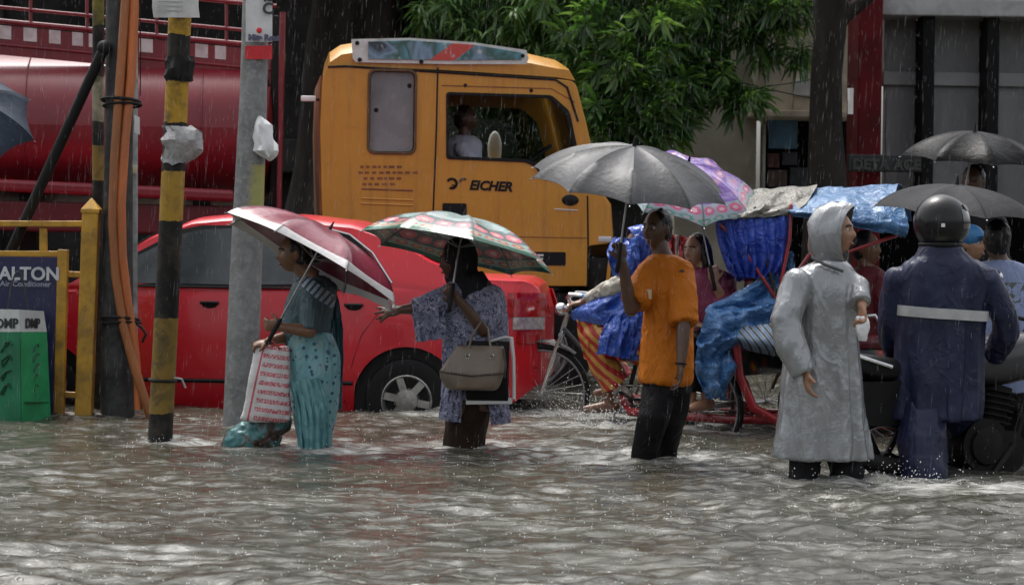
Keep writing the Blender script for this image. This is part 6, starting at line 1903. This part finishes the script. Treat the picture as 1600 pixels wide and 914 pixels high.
# --- rider in navy raincoat
D = 13.95
torsoE = [(1452, 1490, 396, .06), (1412, 1536, 422, .11), (1408, 1536, 470, .13), (1412, 1528, 540, .13), (1412, 1520, 600, .14), (1415, 1515, 640, .14)]
mE, Q, hE = person('person in navy raincoat and black helmet seen from behind astride the motorcycle', D, (1445, 760), (1470, 352), (.86, .5, 0), torsoE,
    [dict(j=((1540, 440, .0), (1570, 512, .05), (1552, 556, .22)), d=(.3, .9, -.1), n=(0, 0, -1), curl=.9, side=1),
     dict(j=((1404, 440, .02), (1392, 520, .10), (1412, 580, .32)), d=(.4, .9, 0), n=(0, 0, -1), curl=.9, side=-1)],
    [((1444, 640, -.02), (1440, 700, -.13), (1446, 785, -.16)), ((1490, 640, .14), (1512, 690, .34), (1508, 770, .42))], SK_MID, hair='short', eyes=False)
def navy_x(t, co, col): return col
navy_m = fabric('navy_rain_nylon', (.011, .014, .038), (.020, .025, .062), .42, 4, .06, .28, spec=.25)
garment('raincoat', mE, navy_m, [sh([(1440, 1500, 384, .10), (1432, 1512, 400, .115), (1410, 1540, 418, .135), (1404, 1542, 450, .145), (1404, 1536, 500, .15), (1402, 1534, 560, .155), (1399, 1532, 620, .165), (1396, 1530, 654, .17)], D, pleats=8, pamp=.10),
        sl(Q, ((1540, 440, .0), (1566, 490, .02), (1572, 520, .06), (1552, 556, .20)), [.076, .072, .07, .06]), sl(Q, ((1404, 440, .02), (1394, 500, .06), (1394, 530, .12), (1412, 578, .30)), [.076, .074, .07, .06])], fold=lambda p: folds(.014, 9, 1.3, 11, True)(p) + folds(.005, 7, 6, 3)(p))
bm_b = MB()
ring_rows = []
for i, (py, ex) in enumerate(((481, 0), (497, 0))):
    row = []
    for j in range(49):
        a = math.pi + math.pi * j / 48
        c = P(1472, py + 4 * math.cos(a), D); hw = 74 * D / F; e = 2 / 2.3
        row.append(c + Vector((hw * .955 * math.copysign(abs(math.cos(a)) ** e, math.cos(a)), .166 * math.copysign(abs(math.sin(a)) ** e, math.sin(a)), 0)))
    ring_rows.append(row)
MB().sheet([ring_rows[0], [x.lerp(y, .5) for x, y in zip(*ring_rows)], ring_rows[1]], .012).build('reflective_strip', mat('reflective_tape', (.42, .43, .43), .35, vs=12, bs=40), mE, world=True)
garment('trousers', mE, navy_m, [sl(Q, ((1444, 620, -.02), (1440, 690, -.12), (1444, 740, -.16), (1448, 790, -.16)), [.12, .13, .125, .12]), sl(Q, ((1490, 640, .14), (1512, 690, .34), (1508, 775, .42)), [.12, .11, .10])], fold=folds(.013, 9, 6, 12))
MB().lathe([(.128, -.02), (.131, 0), (.128, .02)], P(1446, 750, D - .16), (.05, 0, 1), 28).lathe([(.122, -.02), (.122, .02)], P(1446, 750, D - .16), (.05, 0, 1), 28).build('ankle_strip', mat('reflective_tape', (.42, .43, .43)), mE, world=True)
hc, s, f, u = hE
hel = thing('helmet', 'glossy black full-face helmet on the head of the navy raincoat rider', 'helmet', hc - u * .14)
hm = mat('gloss_black_helmet', (.007, .007, .008), .30, spec=.3, coat=.2, var=.2)
rt = Matrix((s, f, u)).transposed()
g = []
for i in range(23):
    th_ = math.pi * (.02 + .76 * i / 22)
    row = []
    for j in range(41):
        ph_ = 2 * math.pi * j / 40
        x_, y_, z_ = math.sin(th_) * math.sin(ph_), math.sin(th_) * math.cos(ph_), math.cos(th_)
        row.append(hc + u * .012 + s * x_ * .130 + f * y_ * (.145 if y_ < 0 else .158) + u * z_ * .146)
    g.append(row)
MB().sheet(g, .02).build('helmet_shell', hm, hel, world=True, smooth=60)
g = [[hc + u * (.012 + .155 * math.cos(th_)) + (s * math.sin(ph_) * .138 + f * math.cos(ph_) * .168) * math.sin(th_) for ph_ in [R(-75 + 150 * j / 20) for j in range(21)]] for th_ in [R(62 + 38 * i / 8) for i in range(9)]]
MB().sheet(g, .008).build('visor', mat('smoked_visor', (.02, .02, .022), .08, coat=1.0), hel, world=True)
g = [[hc + u * (.012 + .155 * math.cos(th_)) + (s * math.sin(ph_) * .139 + f * math.cos(ph_) * .178) * math.sin(th_) for ph_ in [R(-60 + 120 * j / 20) for j in range(21)]] for th_ in [R(50 + 14 * i / 5) for i in range(6)]]
MB().sheet(g, .01).build('peak', hm, hel, world=True)
for a0_, a1_ in ((150, 185), (152, 183)):
    dz = 0 if a0_ == 150 else .022
    MB().tube([hc + u * (.075 + dz - .004 * i) + (-s * math.cos(R(a0_ - 90 + i * 5 - 100)) - f * math.sin(R(a0_ - 90 + i * 5 - 100))) * (.135 - dz * .6) for i in range(7)], .005, 6).build('stripe', mat('sign_pale', (.32, .34, .42)), hel, world=True)
MB().ring(hc - u * .105, u, .108, .014, 32, 8).build('neck_roll', black_plastic, hel, world=True)
pl_ = hc + u * .0 + (s * .80 - f * .60).normalized() * .141
MB().box(pl_, (.035, .012, .02), rt).build('decal', whp, hel, world=True)

# --- man in pale blue T-shirt under the charcoal umbrella
D = 15.1
torsoF = [(1544, 1578, 404, .06), (1526, 1604, 422, .11), (1528, 1606, 480, .13), (1530, 1604, 560, .13), (1530, 1602, 640, .13)]
mF, Q, hF = person('person in pale blue T-shirt under the charcoal umbrella behind the motorcycle', D, (1565, 720), (1556, 374), (-.3, .9, 0), torsoF,
    [dict(j=((1604, 434, -.02), (1612, 508, -.08), (1592, 548, -.20)), d=(-1, -.3, -.5), n=(0, .3, -1), curl=.4, side=1),
     dict(j=((1530, 434, .02), (1508, 492, .02), (1500, 452, -.08)), d=(0, 0, 1), n=(0, 1, 0), curl=1.1, side=-1)],
    [((1548, 630, 0), (1545, 680, 0), (1545, 750, 0)), ((1586, 630, 0), (1588, 680, 0), (1590, 750, 0))], SK_DARK, hair='short', eyes=False)
def tee_print(t, co, col):
    n = t.noise(co, 40, 3)
    sx = t.sep(co)
    mk = t.math('MULTIPLY', t.math('LESS_THAN', t.math('ABSOLUTE', t.math('SUBTRACT', sx[0], .06)), .085), t.math('LESS_THAN', t.math('ABSOLUTE', t.math('SUBTRACT', sx[2], 1.16)), .07))
    return t.mix(t.math('MULTIPLY', mk, t.math('GREATER_THAN', n, .52)), col, (.12, .14, .13))
tee = fabric('pale_blue_jersey', (.23, .29, .48), (.31, .37, .58), .6, 3, 0, .4, extra=tee_print)
garment('t_shirt', mF, tee, [sh([(1540, 1582, 406, .08), (1522, 1608, 420, .13), (1524, 1612, 470, .145), (1527, 1610, 560, .15), (1528, 1608, 612, .15)], D), sl(Q, ((1604, 436, -.02), (1610, 480, -.05)), [.085, .085]), sl(Q, ((1530, 436, .02), (1516, 476, .02)), [.085, .085])], fold=folds(.010, 8, 4, 13))
garment('trousers', mF, black_cloth, [sh([(1530, 1606, 600, .14), (1530, 1606, 640, .14)], D), sl(Q, ((1548, 640, 0), (1546, 690, 0), (1545, 750, 0)), .09), sl(Q, ((1588, 640, 0), (1588, 690, 0), (1590, 750, 0)), .09)], fold=folds(.01, 9, 6, 14))
um5 = umbrella('charcoal umbrella right behind the black helmet', P(1492, 330, D - .05), (.06, -.08, 1), .50, .155, 8, um_grey2, P(1500, 444, D - .10), spin=.2)

# --- person under the wet black umbrella
D = 17.2
torsoG = [(1508, 1534, 322, .06), (1482, 1560, 338, .11), (1484, 1558, 400, .13), (1486, 1556, 520, .13), (1488, 1554, 560, .13)]
mG, Q, hG = person('dark-haired person in dark shirt half hidden under the glossy black umbrella', D, (1520, 680), (1521, 284), (-.4, -.9, 0), torsoG,
    [dict(j=((1486, 350, 0), (1476, 410, -.05), (1494, 372, -.16)), d=(.2, 0, 1), n=(0, 1, 0), curl=1.1, side=1), dict(j=((1558, 350, 0), (1564, 420, 0), (1560, 480, -.05)), side=-1)],
    [((1505, 550, 0), (1503, 610, 0), (1503, 690, 0)), ((1538, 550, 0), (1540, 610, 0), (1540, 690, 0))], SK_DARK, hair='short', eyes=False, voxel=.009)
garment('shirt', mG, dark_shirt, [sh([(1504, 1538, 322, .08), (1478, 1564, 338, .13), (1480, 1562, 420, .145), (1484, 1558, 530, .15)], D), sl(Q, ((1486, 352, 0), (1478, 400, -.04)), .075), sl(Q, ((1558, 352, 0), (1563, 420, 0)), .075)], fold=folds(.01, 8, 4, 15), voxel=.014)
garment('trousers', mG, black_cloth, [sh([(1484, 1558, 520, .14), (1486, 1556, 560, .14)], D), sl(Q, ((1505, 560, 0), (1503, 690, 0)), .085), sl(Q, ((1538, 560, 0), (1540, 690, 0)), .085)], voxel=.014)
um6 = umbrella('glossy wet black umbrella in front of the dark pillars', P(1520, 250, D - .15), (.05, -.10, 1), .49, .19, 8, um_black, P(1497, 362, D - .18), spin=.1)

# --- rickshaw pedaller in blue plastic
D = 17.35
torsoI = [(1000, 1026, 412, .06), (980, 1040, 430, .11), (985, 1045, 470, .13), (995, 1052, 520, .13), (1000, 1056, 548, .13)]
mI, Q, hI = person('person pedalling the rickshaw in a blue plastic cape and striped red and yellow cloth', D, (985, 660), (998, 384, -.02), (-.95, -.15, -.1), torsoI,
    [dict(j=((990, 436, -.14), (955, 452, -.10), (912, 471, .10)), d=(-1, .2, -.25), n=(0, .2, -1), curl=.35, side=-1, spread=.25),
     dict(j=((1000, 440, .16), (965, 470, .30), (935, 478, .55)), d=(-1, .3, -.2), n=(0, 0, -1), curl=.7, side=1)],
    [((1022, 545, -.10), (935, 528, -.02), (952, 625, .05)), ((1022, 545, .10), (945, 540, .28), (968, 600, .30))], SK_MID, hair='short', k=.97)
garment('sleeve', mI, fabric('cream_sleeve', (.38, .36, .30), (.50, .47, .40), .6, 8, 0, .6), [sl(Q, ((992, 434, -.14), (956, 451, -.10), (920, 467, .06)), [.075, .062, .048])], fold=folds(.010, 22, 22, 2))
cape_m = tarp_mat('blue_plastic_cape', (.015, .04, .30), (.03, .09, .42), (.08, .18, .55), .25)
hood(mI, hI, cape_m, .03, wide=.12, tall=.14, back=.13, drop=.10, seed=5.0)
garment('cape', mI, cape_m, [sh([(985, 1030, 405, .09), (966, 1044, 424, .15), (956, 1054, 452, .18), (955, 1058, 490, .19), (962, 1060, 530, .19), (970, 1060, 560, .19)], D + .04)], fold=folds(.02, 7, 4, 16, True))
px_sheet([((958, 372, D - .1), (996, 372, D - .12), .02), ((948, 402, D - .16), (1000, 408, D - .18), .03), ((960, 430, D - .17), (1004, 440, D - .2), .03)], 'cape_front', cape_m, mI, wob=.04, seed=11.0)
px_sheet([((980, 446, D - .17), (1004, 452, D - .2), .02), ((900, 482, D - .02), (1004, 486, D - .22), .04), ((896, 500, D + .02), (1004, 515, D - .25), .04)], 'cape_flap', cape_m, mI, wob=.04, seed=12.0)
px_sheet([((955, 490, D - .18), (1006, 488, D - .22), .03), ((940, 520, D - .20), (1004, 520, D - .24), .05), ((934, 552, D - .2), (990, 562, D - .22), .03)], 'cape_flap', cape_m, mI, wob=.05, seed=14.0)
ln_ = NT('striped_lungi')
fw_ = ln_.wave(ln_.coord('Object', rot=(0, R(52), R(20))), 5.2, 1.2, 'X', 1)
lungi = ln_.done(ln_.ramp(fw_, [(.38, (.42, .025, .02)), (.5, (.45, .10, .02)), (.6, (.52, .28, .06))]), .5, normal=ln_.bump(ln_.noise(ln_.coord('Object'), 20, 4), .5, .015))
garment('lungi', mI, lungi, [sl(Q, ((1024, 545, -.08), (975, 530, -.06), (932, 526, -.02)), [.115, .105, .095]), sl(Q, ((932, 526, -.02), (942, 566, .0), (962, 600, .02)), [.095, .095, .105]), sl(Q, ((1020, 548, .1), (950, 540, .24), (968, 590, .28)), [.12, .10, .09])], fold=folds(.016, 10, 6, 17))
px_sheet([((900, 498, D + .0), (950, 505, D - .06), .03), ((905, 530, D - .02), (945, 545, D - .08), .03), ((915, 560, D - .02), (952, 575, D - .08), .02)], 'lungi_fold', lungi, mI, wob=.04, seed=18.0)

# --- rickshaw passenger in maroon with purple umbrella
D = 16.72
torsoJ = [(1092, 1116, 420, .06), (1076, 1138, 434, .10), (1080, 1140, 470, .12), (1085, 1145, 510, .12), (1088, 1150, 535, .13)]
mJ, Q, hJ = person('person with long black hair in maroon top seated in the rickshaw', D, (1110, 640), (1087, 392), (-.62, -.78, -.05), torsoJ,
    [dict(j=((1078, 442, -.02), (1070, 490, -.10), (1090, 508, -.18)), d=(1, -.2, -.1), n=(0, .2, -1), curl=.6, side=1), dict(j=((1134, 442, .0), (1142, 498, -.08), (1116, 440, -.16)), d=(-.1, 0, 1), n=(0, 1, 0), curl=1.1, side=-1)],
    [((1100, 535, -.05), (1072, 540, -.32), (1080, 620, -.30)), ((1128, 535, .05), (1098, 540, -.30), (1104, 620, -.28))], SK_LIGHT, hair='long')
maroon_c = fabric('maroon_cotton', (.13, .014, .045), (.20, .028, .075), .55, 5)
garment('tunic', mJ, maroon_c, [sh([(1088, 1120, 418, .075), (1074, 1142, 432, .125), (1076, 1146, 470, .14), (1080, 1152, 510, .15), (1082, 1156, 540, .16)], D), sl(Q, ((1080, 444, -.02), (1072, 482, -.09)), [.07, .062]), sl(Q, ((1134, 444, .0), (1142, 494, -.07), (1126, 462, -.13)), [.075, .066, .055])], fold=folds(.010, 9, 5, 19))
garment('trousers', mJ, black_cloth, [sl(Q, ((1104, 535, -.05), (1074, 540, -.30), (1080, 612, -.30)), [.10, .085, .06]), sl(Q, ((1128, 535, .05), (1100, 540, -.28), (1104, 612, -.28)), [.10, .085, .06])], voxel=.013)
px_sheet([((1046, 366, D + .30), (1076, 370, D + .3), .0), ((1044, 395, D + .28), (1074, 398, D + .28), .02), ((1050, 425, D + .25), (1078, 430, D + .25), .02)], 'scarf', fabric('red_white_scarf', (.40, .02, .03), (.48, .05, .05), .5, 4, extra=lambda t, co, c: t.mix(t.math('GREATER_THAN', t.math('SINE', t.math('MULTIPLY', t.sep(co)[0], 80.0)), .55), c, (.6, .55, .5))), mJ, wob=.03, seed=21.0)
um4 = umbrella('purple umbrella with pink rose border behind the grey umbrella', P(1066, 298, D - .05), (.16, -.42, .88), .515, .20, 8, um_purple, P(1112, 428, D - .20), spin=.3)

# --- pedaller and passenger of the hooded rickshaw
D = 16.85
torsoH = [(1496, 1520, 404, .06), (1474, 1528, 424, .11), (1464, 1526, 470, .12), (1455, 1520, 520, .13), (1450, 1512, 545, .13)]
mH, Q, hH = person('pedaller in blue cap seen between the helmet and the blue T-shirt', D, (1475, 690), (1517, 382), (.75, -.62, 0), torsoH,
    [dict(j=((1510, 440, -.16), (1550, 480, -.2), (1600, 478, -.22)), d=(1, 0, -.2), n=(0, 0, -1), curl=.8, side=1), dict(j=((1510, 440, .16), (1550, 480, .22), (1600, 478, .25)), d=(1, 0, -.2), n=(0, 0, -1), curl=.8, side=-1)],
    [((1470, 545, -.09), (1535, 560, -.12), (1525, 640, -.12)), ((1470, 545, .09), (1540, 560, .12), (1528, 650, .12))], SK_LIGHT, hair='short', voxel=.009)
garment('shirt', mH, dark_shirt, [sh([(1492, 1524, 404, .08), (1470, 1532, 424, .13), (1460, 1530, 470, .14), (1448, 1522, 530, .15)], D), sl(Q, ((1510, 442, -.16), (1550, 480, -.2), (1590, 478, -.22)), .055), sl(Q, ((1510, 442, .16), (1550, 480, .22), (1590, 478, .25)), .055)], voxel=.014, fold=folds(.01, 9, 5, 22))
garment('trousers', mH, dark_shirt, [sl(Q, ((1470, 545, -.09), (1535, 560, -.12), (1526, 630, -.12)), .085), sl(Q, ((1470, 545, .09), (1540, 560, .12), (1528, 640, .12)), .085)], voxel=.014)
hc, s, f, u = hH
cp = MB().ell(hc + u * .05 - f * .01, (.09, .105, .085), Matrix((s, f, u)).transposed(), 20, 12)
cp.ell(hc + u * .055 + f * .10, (.06, .06, .01), Matrix((s, f, u)).transposed(), 14, 6)
put(remesh(cp, 'cap', .008, 1), 'cap', mat('blue_cap', (.03, .16, .36), .5), mH)

D = 16.9
torsoL = [(1342, 1366, 418, .06), (1328, 1384, 434, .11), (1328, 1384, 470, .12), (1326, 1382, 520, .13), (1322, 1380, 548, .13)]
mL, Q, hL = person('passenger in dark red sitting under the blue tarpaulin hood', D, (1370, 660), (1354, 388), (.8, -.6, 0), torsoL,
    [dict(j=((1374, 445, -.1), (1384, 500, -.16), (1412, 512, -.22)), d=(1, 0, 0), n=(0, 0, -1), curl=.5, side=1), dict(j=((1334, 445, .1), (1340, 500, .1), (1380, 512, .0)), d=(1, 0, 0), n=(0, 0, -1), curl=.5, side=-1)],
    [((1345, 548, -.08), (1420, 556, -.12), (1424, 640, -.12)), ((1345, 548, .08), (1420, 556, .10), (1424, 640, .1))], SK_MID, hair='short', voxel=.009)
garment('shirt', mL, fabric('dark_red_cotton', (.085, .008, .012), (.14, .014, .02), .6, 5), [sh([(1340, 1370, 416, .08), (1324, 1388, 434, .13), (1324, 1390, 480, .14), (1320, 1388, 550, .15)], D), sl(Q, ((1374, 446, -.1), (1384, 498, -.16)), .065), sl(Q, ((1334, 446, .1), (1340, 498, .1)), .065)], voxel=.014, fold=folds(.01, 9, 5, 23))
garment('trousers', mL, black_cloth, [sl(Q, ((1345, 548, -.08), (1420, 556, -.12), (1424, 635, -.12)), .085), sl(Q, ((1345, 548, .08), (1420, 556, .10), (1424, 635, .1)), .085)], voxel=.014)

# --- truck driver
D = 21.30
torsoK = [(714, 738, 214, .06), (700, 750, 226, .11), (700, 748, 262, .13), (698, 748, 310, .13)]
mK, Q, hK = person('driver in pale shirt seen through the yellow cab window', D, (724, 330), (728, 186), (.97, -.2, 0), torsoK,
    [dict(j=((722, 234, -.16), (742, 268, -.2), (790, 262, -.1)), d=(1, .2, .1), n=(0, .2, -1), curl=.9, side=1), dict(j=((722, 234, .16), (750, 268, .2), (795, 262, .15)), d=(1, 0, 0), n=(0, 0, -1), curl=.9, side=-1)],
    [((720, 310, -.1), (790, 315, -.1), (795, 390, -.1)), ((720, 310, .1), (790, 315, .1), (795, 390, .1))], SK_DARK, hair='short', voxel=.01)
garment('shirt', mK, fabric('pale_lavender_cotton', (.40, .40, .50), (.48, .48, .58), .6, 4), [sh([(710, 742, 212, .08), (696, 754, 226, .13), (694, 752, 270, .14), (694, 752, 312, .14)], D), sl(Q, ((722, 234, -.16), (742, 262, -.2)), .07), sl(Q, ((722, 234, .16), (748, 262, .2)), .07)], voxel=.014, fold=folds(.01, 9, 5, 24))
garment('trousers', mK, black_cloth, [sl(Q, ((720, 310, -.1), (790, 315, -.1), (795, 380, -.1)), .08), sl(Q, ((720, 310, .1), (790, 315, .1), (795, 380, .1)), .08)], voxel=.014)

# --- person just outside the frame whose navy umbrella shows at the edge
D = 17.9
torsoN = [(-92, -66, 318, .06), (-116, -42, 332, .11), (-112, -44, 400, .13), (-110, -46, 500, .13), (-108, -48, 550, .13)]
mN, Q, hN = person('person mostly out of view behind the advertising board under the navy umbrella', D, (-80, 660), (-79, 280), (-.9, -.3, 0), torsoN,
    [dict(j=((-48, 345, -.05), (-40, 400, -.1), (-50, 350, -.24)), d=(0, 0, 1), n=(0, 1, 0), curl=1.1, side=1), dict(j=((-110, 345, 0), (-116, 420, 0), (-114, 480, -.05)), side=-1)],
    [((-94, 540, 0), (-94, 600, 0), (-94, 680, 0)), ((-62, 540, 0), (-62, 600, 0), (-62, 680, 0))], SK_DARK, hair='short', eyes=False, voxel=.01)
garment('shirt', mN, dark_shirt, [sh([(-96, -62, 318, .08), (-120, -38, 334, .13), (-118, -40, 420, .145), (-114, -44, 530, .15)], D), sl(Q, ((-48, 346, -.05), (-42, 392, -.09)), .075), sl(Q, ((-110, 346, 0), (-115, 410, 0)), .075)], voxel=.014)
garment('trousers', mN, black_cloth, [sh([(-112, -46, 520, .14), (-110, -48, 560, .14)], D), sl(Q, ((-94, 550, 0), (-94, 680, 0)), .085), sl(Q, ((-62, 550, 0), (-62, 680, 0)), .085)], voxel=.014)
um7 = umbrella('navy blue umbrella tilted outward before the red tank', P(-68, 176, D - .3), (.30, -.62, .72), .56, .18, 8, um_navy, P(-52, 340, D - .27), spin=.1)

# ------------------------------------------------------------------ rain and splashes
wd = NT('rain_water')
drop_m = wd.done((.75, .77, .78), .15, spec=.6)
rr = np.random.default_rng(5)
N = 11000
yy = rr.uniform(8.0, 26.0, N); xx = rr.uniform(-1, 1, N) * (yy * .21 + .4); zz = rr.uniform(.02, 1, N) * 3.6
L = .008 + .05 * rr.random(N) ** 2 ; r0 = rr.uniform(.0001, .0003, N) * (yy / 15)
dirv = np.array([-.07, .02, -1.0]); dirv /= np.linalg.norm(dirv)
c = np.stack([xx, yy, zz], 1)
a = c - dirv * L[:, None]; b = c + dirv * L[:, None]
ex = np.array([1, 0, 0]); ey = np.array([0, 1, 0])
v = np.stack([a, c + ex * r0[:, None], c + ey * r0[:, None], c - ex * r0[:, None], c - ey * r0[:, None], b], 1).reshape(-1, 3)
f0 = np.array([(0, 1, 2), (0, 2, 3), (0, 3, 4), (0, 4, 1), (5, 2, 1), (5, 3, 2), (5, 4, 3), (5, 1, 4)])
f = (f0[None] + 6 * np.arange(N)[:, None, None]).reshape(-1, 3)
me = bpy.data.meshes.new('rain'); me.from_pydata(v.tolist(), [], f.tolist()); me.materials.append(drop_m)
o = bpy.data.objects.new('rain', me); COL.objects.link(o); tag(o, 'falling rain drops streaking down over the whole street', 'rain', kind='stuff')

# bouncing droplets on the water and spray thrown up by wheels and legs
pts = []
for _ in range(4200):
    y = 8.8 + 12 * rr.random() ** 1.3; x = rr.uniform(-1, 1) * (y * .205 + .2)
    pts.append((x, y, abs(rr.normal(0, .018)) + .008, rr.uniform(.0008, .0034)))
for px, py, n_, sp, hh in ((880, 650, 320, .25, .10), (945, 668, 520, .16, .12), (1095, 668, 200, .25, .09), (1020, 716, 120, .16, .05), (1250, 752, 70, .12, .04), (1320, 748, 70, .12, .04), (1385, 748, 120, .2, .06), (1450, 762, 100, .2, .05), (490, 702, 60, .14, .03), (725, 698, 80, .15, .04), (643, 645, 60, .3, .04), (372, 668, 30, .12, .03), (250, 692, 30, .1, .03), (1180, 672, 140, .3, .07)):
    g0 = G(px, py)
    for _ in range(n_):
        pts.append((g0.x + rr.normal(0, sp), g0.y + rr.normal(0, sp * .8), abs(rr.normal(0, hh)) + .006, rr.uniform(.001, .0042)))
v = []; f = []
oct_v = [(0, 0, 1), (1, 0, 0), (0, 1, 0), (-1, 0, 0), (0, -1, 0), (0, 0, -1)]
for i, (x, y, z, r) in enumerate(pts):
    k = rr.uniform(.8, 1.8)
    v += [(x + r * a, y + r * b, z + r * k * c_) for a, b, c_ in oct_v]
    f += [tuple(q + 6 * i for q in t_) for t_ in f0.tolist()]
me = bpy.data.meshes.new('splash_drops'); me.from_pydata(v, [], f); me.shade_smooth(); me.materials.append(drop_m)
o = bpy.data.objects.new('splash_drops', me); COL.objects.link(o); tag(o, 'splashing rain drops bouncing on the flood water', 'splash', kind='stuff')
